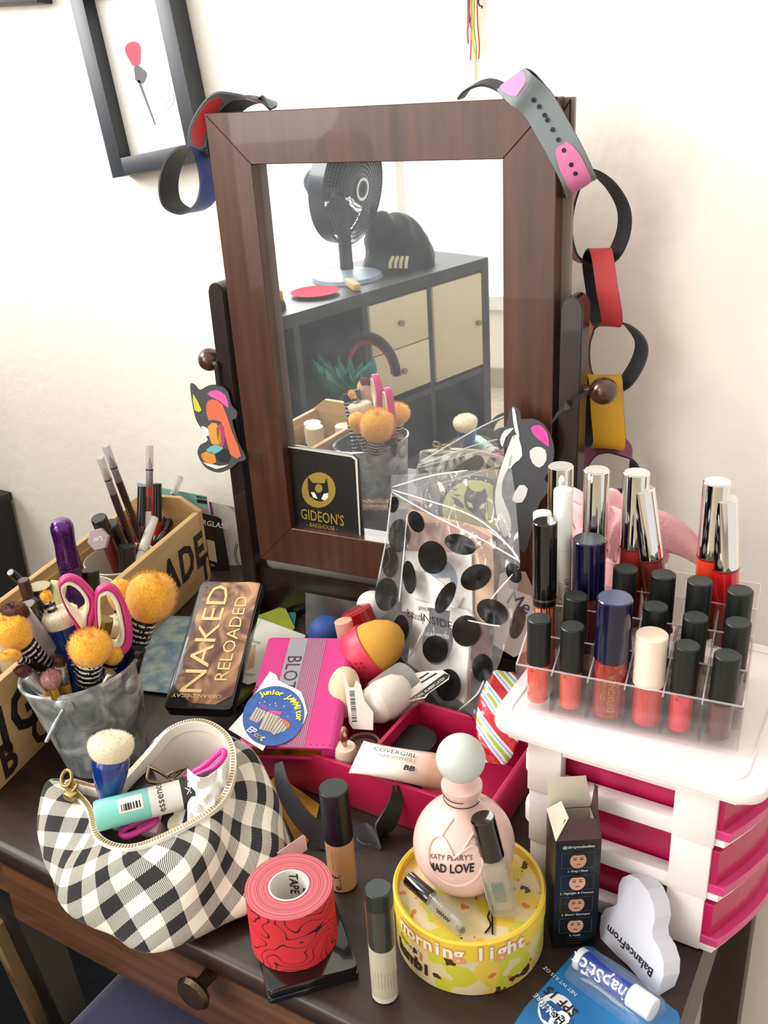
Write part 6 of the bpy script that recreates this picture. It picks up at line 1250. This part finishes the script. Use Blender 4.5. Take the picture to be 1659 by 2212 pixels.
patch('red_wash', blob(-.012, .022, .012, .016, 0), mat('wash_red', '#b5485a', .8), pc, o_, X, Y); patch('grey_wash', blob(-.010, -.002, .010, .010, 2), mat('wash_grey', '#5d5b5c', .8), pc, o_, X, Y); patch('grey_stroke', [(-.016, -.008), (-.012, -.008), (-.002, -.062), (-.004, -.062)], mat('wash_grey', '#5d5b5c', .8), pc, o_, X, Y); patch('pink_wash', blob(.022, -.03, .016, .018, 4), mat('wash_pink', '#e3c8cf', .8), pc, o_, X, Y); patch('pale_wash', blob(.022, -.032, .010, .011, 5), mat('paper_white', '#eeebe4', .7), pc, o_, X, Y, 0, .0008)
# second frame, only its corner shows
qc = PY(75, 6, fy); t = root('wall_picture', 'black picture frame whose corner shows at the top left', 'picture', (qc.x, WY - .026, qc.z), Matrix.Rotation(.05, 3, 'Y'))
for nm, lo, hi in (('frame_side', (-.24, 0, 0), (0, .0255, .02)), ('frame_side', (-.02, 0, .02), (0, .0255, .3)), ('frame_side', (-.24, 0, .02), (-.22, .0255, .3)), ('frame_side', (-.22, 0, .28), (-.02, .0255, .3))): box(nm, lo, hi, fb2, t, .0008)
box('paper', (-.22, .02, .02), (-.02, .0205, .28), mat('paper_white', '#eeebe4'), t)
# coloured threads
ty = WY - .008; t0 = PY(1022, -40, ty); t = root('thread_tassel', 'bundle of thin coloured threads hanging on the wall above the mirror', 'tassel', t0)
for x0_, x1_, y1_, c in ((1010, 1011, 95, '#c9506a'), (1014, 1017, 60, '#2a2a6a'), (1019, 1016, 130, '#b5402c'), (1022, 1027, 138, '#9aa83a'), (1026, 1027, 125, '#8fa63a'), (1030, 1034, 128, '#c23a2a'), (1020, 1028, 172, '#d8b93a'), (1034, 1040, 18, '#23244a'), (1016, 1012, 92, '#c94a5a'), (1024, 1018, 80, '#c9a13a')):
    pts = smoothpts([PY(x0_, -40, ty) - t0, PY(x0_ + random.uniform(-3, 3), y1_ * .4, ty) - t0, PY(x1_ + random.uniform(-2, 2), y1_ * .75, ty) - t0, PY(x1_, y1_, ty) - t0], 5); tube('thread', pts, .0008, mat('thread' + c, c, .8), t, 5)

# ================================================================== wristbands
def loopband(label, pts, wd, w_, mo, mi, closed=True, inlay=None, holes=None, th=.0022, grp='wristbands chained on the mirror', sub=6):
    c = sum(pts, Vector()) / len(pts); t = root('wristband', label, 'wristband', c, group=grp); sp_ = smoothpts([p - c for p in pts], sub, closed)
    wdl = [Vector(wd(i / len(sp_)) if callable(wd) else wd) for i in range(len(sp_))]
    band('strap', sp_, wdl, w_, th, (mo, mi), t, closed); N = len(sp_)
    for (f0, f1, m, k) in (inlay or ()):
        idx = [int(N * f0) + i for i in range(int(N * (f1 - f0)) + 1)]; q, ww, dl = [], [], []
        for n_, i in enumerate(idx):
            i %= N; tg = (sp_[(i + 1) % N] - sp_[i - 1]).normalized(); d_ = (wdl[i] - tg * wdl[i].dot(tg)).normalized(); nn = tg.cross(d_); q.append(sp_[i] + nn * (th * .5 + .0003)); dl.append(d_); s = math.sin(PI * (n_ + .35) / (len(idx) - .3)); ww.append(w_ * k * min(1, s ** .3 * 1.05))
        band('inlay', q, dl, ww, .0008, (m, m), t)
    for f in (holes or ()):
        i = int(N * f) % N; tg = (sp_[(i + 1) % N] - sp_[i - 1]).normalized(); d_ = (wdl[i] - tg * wdl[i].dot(tg)).normalized(); nn = tg.cross(d_)
        lathe('hole', [(.0021, .0001), (0, .00012)], mat('hole_black', '#0b0b0c', .7), t, 10, cap=False).matrix_local = Matrix.Translation(sp_[i] + nn * (th * .5 + .0009)) @ zframe(nn).to_4x4()
    return t
MW = mr.matrix_world
def MF(px, py, y): return MW @ ML(px, py, y)
gry = mat('band_grey', '#6e7577', .55); pnk = mat('band_pink', '#cc6f9a', .5); blk_b = mat('band_black', '#1f2022', .6); redb = mat('band_red', '#c23a3c', .5); red2 = mat('band_red_dark', '#b5343c', .5); org = mat('band_orange', '#c8682e', .5); ygl = mat('band_yellow', '#dba52a', .5); mauv = mat('band_mauve', '#84405e', .5); mag = mat('band_magenta', '#a8487e', .5); purp = mat('band_purple', '#33246e', .5); navb = mat('band_navy', '#274a78', .5)
# grey and pink band looped over the top right corner
pts = [MF(1122, 190, -.020), MF(1160, 222, -.018), MF(1195, 280, -.018), MF(1230, 345, -.017), MF(1252, 395, -.010), MF(1246, 400, .012), MF(1215, 330, .024), MF(1180, 250, .026), MF(1130, 185, .024), MF(1105, 172, .006)]
wdv = (MF(1230, 250, 0) - MF(1180, 285, 0)).normalized()
loopband('grey wristband with pink inlay and punched holes over the top right mirror corner', pts, wdv, .030, gry, blk_b, inlay=((.25, .46, pnk, .72), (.88, 1.04, pnk, .78)), holes=(.09, .12, .15, .18, .21, .24, .28, .32, .36))
pts = [MF(1105, 212, .022), MF(1085, 190, .026), MF(1050, 178, .028), MF(1015, 190, .028), MF(995, 212, .028)]
loopband('dark rounded wristband end poking up behind the mirror top', pts, (0, 1, .25), .02, blk_b, blk_b, closed=False)
def YP(lst, y): return [PY(a, b_, y) for a, b_ in lst]
# hanging chain, close to the wall
cy_ = .935
loopband('black wristband with magenta outside hanging from the grey one', YP([(1262, 372), (1310, 392), (1345, 445), (1347, 500), (1322, 552), (1275, 568), (1238, 548), (1224, 500), (1232, 430)], cy_), (-.72, .70, 0), .024, mag, blk_b)
def vloop(label, fx, fy0, fy1, bx_, yf, yb, w_, mo, mi, lean=0.0, **kw):
    a = [PY(fx, fy0, yf), PY(fx + lean * .5, (fy0 + fy1) / 2, yf - .006), PY(fx + lean, fy1, yf)]; m1 = [PY((fx + lean + bx_) / 2 + 2, fy1 + 6, (yf + yb) / 2)]; c = [PY(bx_ + lean * .6, fy1 - 18, yb), PY(bx_ + lean * .3, (fy0 + fy1) / 2, yb + .004), PY(bx_, fy0 + 18, yb)]; m2 = [PY((fx + bx_) / 2, fy0 - 6, (yf + yb) / 2)]
    return loopband(label, (a + m1 + c + m2), (1, .18, 0), w_, mo, mi, **kw)
vloop('red wristband with black inside hanging in the chain', 1300, 548, 694, 1280, .915, .948, .0205, redb, blk_b, 22)
loopband('orange wristband with dark grey inside in the middle of the chain', YP([(1300, 695), (1350, 702), (1384, 738), (1378, 782), (1345, 828), (1300, 832), (1268, 800), (1262, 745), (1274, 708)], .94), (-.72, .70, 0), .0235, org, mat('band_dgrey', '#3a3d3f', .6))
vloop('bright yellow wristband with black inside below the orange one', 1308, 822, 958, 1284, .918, .948, .033, ygl, blk_b, 8)
loopband('mauve wristband with black inside at the bottom of the chain', YP([(1262, 985), (1285, 962), (1325, 958), (1362, 985), (1372, 1030), (1352, 1080), (1300, 1092), (1262, 1062), (1252, 1015)], .942), (-.6, .5, .6), .0235, mauv, blk_b)
loopband('blue wristband end hanging lowest in the chain behind the silver caps', YP([(1318, 1072), (1345, 1060), (1362, 1085), (1350, 1120), (1322, 1125)], .925), (.8, .5, 0), .018, navb, blk_b)
# left pair
lp = [MF(575, 222, -.004), MF(530, 210, -.006), MF(482, 210, -.008), MF(450, 240, -.009), MF(428, 285, -.010), MF(430, 325, -.008), MF(450, 322, .006), MF(470, 270, .014), MF(520, 222, .016), MF(570, 214, .014)]
uu = MW.to_3x3() @ Vector((1, 0, 0)); nnv = MW.to_3x3() @ Vector((0, -1, 0))
loopband('grey wristband with red inlay hooked over the top left mirror corner', lp, (uu * .55 + Z0 * -.25 - nnv * .75), .02, gry, blk_b, inlay=((.22, .48, redb, .74), (.02, .1, redb, .7)))
lq = [MF(430, 318, -.004), MF(445, 345, .002), MF(452, 400, .004), MF(440, 440, .0), MF(408, 458, -.002), MF(372, 440, -.004), MF(364, 395, -.004), MF(378, 345, -.004), MF(405, 318, -.004)]
galax, n, L, b = nodes_mat('band_galaxy', 0.5); tc = n.new('ShaderNodeTexCoord'); t = n.new('ShaderNodeTexNoise'); t.inputs['Scale'].default_value = 30; L.new(tc.outputs['Object'], t.inputs['Vector']); r = ramp(n, [(.3, '#3d2a86'), (.5, '#2a52a0'), (.62, '#6a4aae'), (.75, '#c9cfe0')]); L.new(t.outputs['Fac'], r.inputs[0]); L.new(r.outputs[0], b.inputs['Base Color'])
loopband('purple and blue patterned wristband hanging from the red one at the left', lq, (uu * .10 - nnv * .95), .030, galax, blk_b)
# ================================================================== hanging cardboard tags
kL = MW @ Vector((-.022, .003, .325)); kR = MW @ Vector((X1 + .0275 + .012, .003, .325))
tgm = mat('tag_charcoal', '#46474b', .6); rib = mat('ribbon_black', '#0f0f10', .5)
k7 = .33454; T7 = lambda lst: [(300 + x * k7, 560 + y * k7) for x, y in lst]
tp0 = kL + nnv * .018
def sm2(lst, k=3): return [(p.x, p.y) for p in smoothpts([Vector((x, y, 0)) for x, y in lst], k, True)]
t, deco, tx = card('charcoal cardboard tag with orange, pink and yellow patches hanging from the left knob', T7(sm2([(330, 820), (355, 808), (390, 845), (450, 815), (520, 815), (572, 855), (595, 940), (632, 985), (625, 1030), (602, 1045), (640, 1180), (690, 1285), (640, 1310), (590, 1352), (515, 1378), (430, 1345), (380, 1260), (395, 1200), (445, 1165), (390, 1075), (358, 1000)])), tp0, nnv, tgm, nm='cardboard_tag', th=.0015)
for lst, c in (([(440, 870), (500, 845), (560, 880), (580, 960), (520, 915)], '#d65a9c'), ([(435, 940), (470, 905), (540, 940), (600, 1110), (660, 1270), (590, 1260), (530, 1050), (450, 1040)], '#d66a48'), ([(350, 870), (405, 975), (360, 975)], '#c9c63a'), ([(445, 1080), (500, 1060), (540, 1150), (530, 1200), (470, 1190)], '#d99a3c'), ([(500, 1090), (545, 1070), (555, 1190), (520, 1210)], '#b8327a'), ([(435, 1230), (500, 1195), (545, 1220), (480, 1260)], '#6fb5b5'), ([(500, 1260), (560, 1220), (590, 1270), (570, 1315), (510, 1300)], '#22242c'), ([(400, 1260), (470, 1240), (500, 1310), (440, 1320)], '#d98a3c'), ([(410, 1310), (520, 1335), (580, 1325), (500, 1355)], '#dde0dc'), ([(400, 1080), (440, 1090), (460, 1130), (430, 1140)], '#d6dedd')):
    deco('colour_patch', T7(sm2(lst, 2)), mat('tagc' + c, c, .6), .0005)
rp = [MW @ Vector((-.018, -.012, .330)), MF(465, 780, -.02), MF(468, 805, -.018), MF(471, 832, -.018)]
def ribbon(label, pts, wd, w_):
    c = sum(pts, Vector()) / len(pts); o = band('ribbon', smoothpts([p - c for p in pts], 5), Vector(wd), w_, .0005, (rib, rib)); o.location = c; tag(o, label, 'ribbon'); return o
ribbon('thin black ribbon tied on the left mirror knob', [kL + nnv * .0145 + Z0 * .002, PN(464, 785, tp0 + nnv * .001, nnv), PN(468, 806, tp0 + nnv * .001, nnv), PN(471, 834, tp0 + nnv * .001, nnv)], uu, .005)
tp1 = MW @ frame_m(.36, -.034, .2)
k3_ = .33876; T3 = lambda lst: [(1100 + x * k3_, 350 + y * k3_) for x, y in lst]
jag = [(1100, 886), (1112, 877), (1124, 890), (1126, 906), (1150, 905), (1176, 918), (1194, 955), (1196, 990), (1186, 1018), (1176, 1035), (1188, 1056), (1166, 1085), (1152, 1130), (1139, 1182), (1128, 1192), (1118, 1172), (1108, 1150), (1098, 1172), (1084, 1165), (1068, 1120), (1064, 1060), (1074, 1020), (1090, 990), (1094, 965), (1080, 972), (1074, 955), (1080, 930), (1094, 918)]
t, deco, tx = card('charcoal cardboard tag with white swirls and a pink patch in front of the mirror', sm2(jag, 2), tp1, nnv, tgm, nm='cardboard_tag', th=.0015)
for lst, c in (([(1106, 884), (1112, 884), (1118, 920), (1122, 945), (1112, 930)], '#e4e3de'), ([(1080, 950), (1090, 930), (1110, 925), (1092, 945), (1086, 966)], '#e4e3de'), ([(1112, 940), (1122, 950), (1128, 985), (1112, 1000), (1098, 1012)], '#e4e3de'), ([(1100, 960), (1110, 940), (1104, 1000), (1088, 1030), (1084, 1070), (1100, 1110), (1104, 1145), (1088, 1160), (1072, 1110), (1070, 1060), (1082, 1010)], '#e4e3de'), ([(1146, 925), (1165, 918), (1182, 935), (1186, 965), (1172, 955), (1158, 945)], '#d9479c'), ([(1106, 1080), (1122, 1048), (1140, 1056), (1128, 1085)], '#e4e3de'), ([(1144, 975), (1160, 965), (1178, 972), (1180, 995), (1166, 1010), (1150, 1000)], '#d9d8d2')):
    deco('colour_patch', sm2(lst, 2), mat('tagc' + c, c, .6), .0005)
ribbon('black satin ribbon tied from the right mirror knob to the tag', [kR + nnv * .014 + Z0 * .004, PN(1235, 868, tp1 + nnv * .012, nnv), PN(1205, 895, tp1 + nnv * .004, nnv), PN(1186, 922, tp1 + nnv * .001, nnv)], Vector((.5, 0, .85)), .009)
# ================================================================== the room behind the camera, seen in the mirror
structure(box('wall_front', (-3.2, -2.42, -0.78), (2.2, -2.3, 2.4), wallm), 'white plaster wall across the room, seen in the mirror')
structure(box('baseboard_front', (-3.2, -2.3, -0.78), (2.2, -2.285, -0.69), mat('baseboard_tile', '#a89c88', .5)), 'beige tiled baseboard across the room')
wn = bpy.data.objects.new('window_assumed', None); COL.objects.link(wn); wn.location = (-1.75, -2.29, .85); wn.location = (-1.6, -2.29, .75); structure(wn, 'assumed bright window with white frame and sheer curtain across the room')  # assumed window, set where the mirror reflects plain white
wfm = mat('window_white', '#eceae6', .5)
for nm, lo, hi in (('frame_side', (-1.16, 0, -1.16), (-1.1, .04, 1.16)), ('frame_side', (1.1, 0, -1.16), (1.16, .04, 1.16)), ('frame_side', (-1.1, 0, 1.1), (1.1, .04, 1.16)), ('frame_side', (-1.1, 0, -1.16), (1.1, .04, -1.1)), ('mullion', (-.02, 0, -1.1), (.02, .03, 1.1))): box(nm, lo, hi, wfm, wn)
sky = bpy.data.materials.new('daylight_pane'); sky.use_nodes = True; sky.node_tree.nodes['Principled BSDF'].inputs['Emission Color'].default_value = (1, .99, .97, 1); sky.node_tree.nodes['Principled BSDF'].inputs['Emission Strength'].default_value = 1.6  # glowing pane material of the assumed window
for x0_, x1_ in ((-1.1, -.02), (.02, 1.1)): box('pane', (x0_, .005, -1.1), (x1_, .012, 1.1), sky, wn)
w2 = bpy.data.objects.new('window_added', None); COL.objects.link(w2); w2.location = (-2.32, 0.0, 1.35); structure(w2, 'empty white frame added behind the assumed light on the left, out of view')  # added empty frame behind the assumed left light, not in view
for nm, lo, hi in (('frame_side', (0, -.72, -.72), (.04, -.66, .72)), ('frame_side', (0, .66, -.72), (.04, .72, .72)), ('frame_side', (0, -.66, .66), (.04, .66, .72)), ('frame_side', (0, -.66, -.72), (.04, .66, -.66))): box(nm, lo, hi, wfm, w2)
SA = Vector((-.993, -1.409, 0)); se = Vector((-.4183, .9083, 0)); sb = Vector((-.9083, -.4183, 0))     # se along, sb to the back
shf = root('cube_shelf', 'black cube shelf with cream doors and drawers seen in the mirror', 'shelf', SA + Z0 * -.78, axes(se, -sb, Z0) if False else Matrix((se, sb, Z0)).transposed())
bk_ = mat('shelf_black', '#16181b', .45); crm = mat('door_cream', '#cfc2a0', .5); SL, SDp, SH = 1.14, .38, .77
box('top_board', (0, 0, SH - .038), (SL, SDp, SH), bk_, shf); box('bottom_board', (0, 0, 0), (SL, SDp, .038), bk_, shf); box('middle_board', (.038, .003, .372), (SL - .038, SDp, .392), bk_, shf); box('back_board', (.038, SDp - .006, .038), (SL - .038, SDp, SH - .038), bk_, shf)
for x in (0, SL - .038): box('side_board', (x, 0, .038), (x + .038, SDp, SH - .038), bk_, shf)
cells = [(.045, .29), (.315, .578), (.603, .85), (.875, 1.10)]
for x in (.2925, .5805, .8525): box('divider', (x, .003, .038), (x + .02, SDp - .006, SH - .038), bk_, shf)
kb = mat('door_knob', '#8f8878', .3, .8)
d_ = box('door', (.044, -.004, .405), (.288, .012, .725), crm, shf, .002); lathe('knob', [(.008, 0), (.010, .012), (0, .014)], kb, d_, 12).matrix_local = Matrix.Translation((.07, -.004, .56)) @ Matrix.Rotation(PI / 2, 4, 'X')
for z0_, z1_ in ((.567, .725), (.415, .563)):
    d_ = box('drawer', (.318, -.004, z0_), (.576, .012, z1_), crm, shf, .002); lathe('knob', [(.008, 0), (.010, .012), (0, .014)], kb, d_, 12).matrix_local = Matrix.Translation((.447, -.004, (z0_ + z1_) / 2)) @ Matrix.Rotation(PI / 2, 4, 'X')
SW = lambda s, d, z: SA + se * s + sb * d + Z0 * z
def onsh(s, d): return SW(s, d, -.0095)
# fan
fbm = mat('fan_navy', '#232a33', .35, coat=.3); fgm = mat('fan_grille', '#3c444d', .4)
fb0 = onsh(.47, .2); fn = root('desk_fan', 'dark desk fan on the black shelf seen in the mirror', 'fan', fb0)
lathe('base', [(0, 0), (.115, 0), (.11, .012), (.06, .024), (.03, .03), (0, .03)], mat('fan_base', '#7f8d9d', .35), fn, 32); tube('pole', [(0, 0, .02), (0, 0, .2)], .022, fbm, fn, 14)
look = (Vector((-.5, .85, .5)) - fb0); look.z = .1; look.normalize(); look = Vector((look.x * math.cos(.95) + look.y * math.sin(.95), -look.x * math.sin(.95) + look.y * math.cos(.95), -.12)).normalized()
hd = bpy.data.objects.new('fan_head', None); COL.objects.link(hd); hd.parent = fn; hd.matrix_local = Matrix.Translation((0, 0, .285)) @ zframe(look, (0, 0, -1)).to_4x4()
RF = .165
for k in range(12): lathe('grille_ring', [(RF * (k + 1) / 12, .05 + .028 * math.cos((k + 1) / 12 * PI / 2)), (RF * (k + 1) / 12 + .003, .05 + .028 * math.cos((k + 1) / 12 * PI / 2) + .001), (RF * (k + 1) / 12, .052 + .028 * math.cos((k + 1) / 12 * PI / 2))], fgm, hd, 36, cap=False)
vs, fs = [], []
for i in range(84):
    a = 2 * PI * i / 84; c, s = math.cos(a), math.sin(a); pv = None
    for k in range(9):
        f = .15 + .85 * k / 8; z = .05 + .028 * math.cos(f * PI / 2); b0 = len(vs)
        for w_ in (-1, 1): vs.append(Vector((RF * f * c - s * .0012 * w_, RF * f * s + c * .0012 * w_, z)))
        if k: fs.append((b0 - 2, b0 - 1, b0 + 1, b0))
for i in range(84):
    a = 2 * PI * i / 84; c, s = math.cos(a), math.sin(a); b0 = len(vs)
    for r_, z in ((RF, .05), (RF, .0), (RF * .8, -.03), (RF * .4, -.04)):
        for w_ in (-1, 1): vs.append(Vector((r_ * c - s * .0012 * w_, r_ * s + c * .0012 * w_, z)))
    for k in range(3): q = b0 + 2 * k; fs.append((q, q + 1, q + 3, q + 2))
g_ = mesh('grille_wires', vs, fs, fgm, hd); g_['kind'] = 'stuff'
lathe('rim', [(RF, -.004), (RF + .007, 0), (RF + .007, .05), (RF, .055), (RF - .002, .02)], fbm, hd, 40, cap=False)
lathe('blade_disc', [(0, .02), (.128, .014), (.13, .01), (0, .008)], fbm, hd, 40) if False else None
for k in range(3):
    a0 = 2 * PI * k / 3; grid('blade', 8, 4, lambda u, v: Vector(((.02 + .128 * v) * math.cos(a0 + 1.95 * u - .3 * v), (.02 + .128 * v) * math.sin(a0 + 1.95 * u - .3 * v), .012 + .018 * (u - .5))), fbm, hd, thick=.002)
lathe('hub', [(0, -.02), (.03, -.02), (.032, .03), (0, .034)], fbm, hd, 24); lathe('badge_ring', [(.026, .078), (.034, .081), (.034, .084), (.026, .084)], mat('badge_silver', '#d8dade', .25, .7), hd, 28, cap=False); lathe('motor', [(0, -.12), (.03, -.118), (.05, -.095), (.055, -.045), (.03, -.03), (0, -.03)], mat('fan_teal', '#2b3d4c', .4), hd, 24)
# things on the shelf
def lump2(nm, label, cat, c, a, b_, h, m, seed, fold=.0, nmp='body'):
    t = root(nm, label, cat, c)
    def f(u, v):
        an = 2 * PI * u; ph = PI / 2 * v; k = 1 + .18 * noise.noise(Vector((math.cos(an) * 2, math.sin(an) * 2, v * 3 + seed))) + fold * math.sin(an * 9 + v * 4); return Vector((a * math.cos(an) * math.cos(ph) * k, b_ * math.sin(an) * math.cos(ph) * k, h * math.sin(ph) * (.9 + .1 * k)))
    grid(nmp, 40, 14, f, m, t, closed=True); return t
blc = mat('black_cloth', '#15171a', .9, sheen=.2)
cl = onsh(.235, .2); t = lump2('draped_figure', 'black draped cloth figure with pale fingers on the shelf in the mirror', 'figurine', cl, .125, .1, .17, blc, 3, .05, 'robe'); lathe('shoulder', [(0, .02), (.06, .04), (.055, .11), (.02, .15), (0, .155)], blc, t, 20, 80).location = (-.03, .05, .03)
for k in range(4): tube('finger', [(-.02 + .016 * k + .05, .125, .05), (-.025 + .018 * k + .05, .142, .035), (-.025 + .018 * k + .05, .146, .018)], .006, mat('finger_bone', '#c9bda0', .6), t, 8)
tgr, n, L, b = nodes_mat('tiger_plush', 0.9); tc = n.new('ShaderNodeTexCoord'); w_ = n.new('ShaderNodeTexWave'); w_.inputs['Scale'].default_value = 14; w_.inputs['Distortion'].default_value = 4; L.new(tc.outputs['Object'], w_.inputs['Vector']); r = ramp(n, [(.35, '#3a2a18'), (.5, '#b98a4a')]); L.new(w_.outputs['Fac'], r.inputs[0]); L.new(r.outputs[0], b.inputs['Base Color'])
t = lump2('striped_plush', 'tan and black striped plush on the shelf seen in the mirror', 'plush', onsh(.88, .12), .07, .06, .06, tgr, 5); lathe('tail', [(0, 0), (.015, .005), (.015, .05), (0, .06)], tgr, t, 12, 80).location = (.05, .0, .0)
o = lathe('red_plate', [(0, 0), (.05, 0), (.075, .010), (.073, .011), (.05, .004), (0, .004)], mat('red_plate', '#c23a48', .85, spec=.1), None, 32); o.location = onsh(.68, .12); tag(o, 'red plate on the black shelf seen in the mirror', 'plate')
o = box('wood_block', (-.05, -.012, 0), (.05, .012, .022), mat('block_wood', '#c9a87c', .6), None, .004); o.location = onsh(.56, .08); o.rotation_euler = (0, 0, .9); tag(o, 'small wooden block on the shelf in front of the fan', 'block')
t = root('cardboard_box', 'beige cardboard box at the far end of the shelf seen in the mirror', 'box', onsh(.98, .26), rz=.4); box('carton', (-.07, -.05, .0), (.07, .05, .16), mat('carton', '#b9a283', .7), t, .003); box('flap', (-.07, -.05, .1605), (.07, .0, .163), mat('carton', '#b9a283'), t)
# things in and before the shelf
tl = mat('teal_cloth', '#3f8a7c', .8, var=.35, vs=14); t = root('teal_bouquet', 'teal and green fabric leaves in the open cube of the shelf', 'fabric', SW(.72, -.02, -.36))
for k in range(16):
    a = 2 * PI * k / 16; ln = .14 + .05 * random.random(); grid('leaf', 6, 4, lambda u, v: Vector(((v - .5) * .06 * math.sin(PI * (.1 + .85 * u)) + .10 * u * math.cos(a), -.03 + .06 * u * math.sin(a) + .02 * u * u, ln * u * (1.2 - .3 * u) + .02 * math.sin(v * 4))), tl, t, thick=.002)
tube('stem', [(0, 0, -.02), (0, 0, .06)], .02, tl, t, 10)
t = root('curved_strap', 'black and red curved strap hanging in the shelf cube seen in the mirror', 'strap', SW(.62, -.03, -.25)); tube('strap_edge', [(.09 * math.cos(a), 0, .12 * math.sin(a)) for a in [PI * i / 14 for i in range(15)]], .014, blc, t, 8); tube('red_edge', [(.075 * math.cos(a), -.008, .1 * math.sin(a)) for a in [PI * i / 14 for i in range(15)]], .008, redb, t, 8)
t = lump2('backpack', 'olive and black backpack on the floor by the shelf seen in the mirror', 'backpack', SW(.46, -.30, -.779), .17, .13, .34, mat('olive_cloth', '#4a4a3c', .85), 8, .03); tube('carry_strap', [(.1 * math.cos(a), -.12, .2 + .1 * math.sin(a)) for a in [PI * i / 12 for i in range(13)]], .014, blc, t, 8)
t = lump2('black_bag', 'dark blue grey cloth bag slumped on the floor by the shelf', 'bag', SW(.18, -.22, -.779), .16, .13, .25, mat('slate_cloth', '#262a33', .85), 11, .04); tube('handle', [(.06 * math.cos(a), 0, .23 + .07 * math.sin(a)) for a in [PI * i / 12 for i in range(13)]], .010, blc, t, 8)
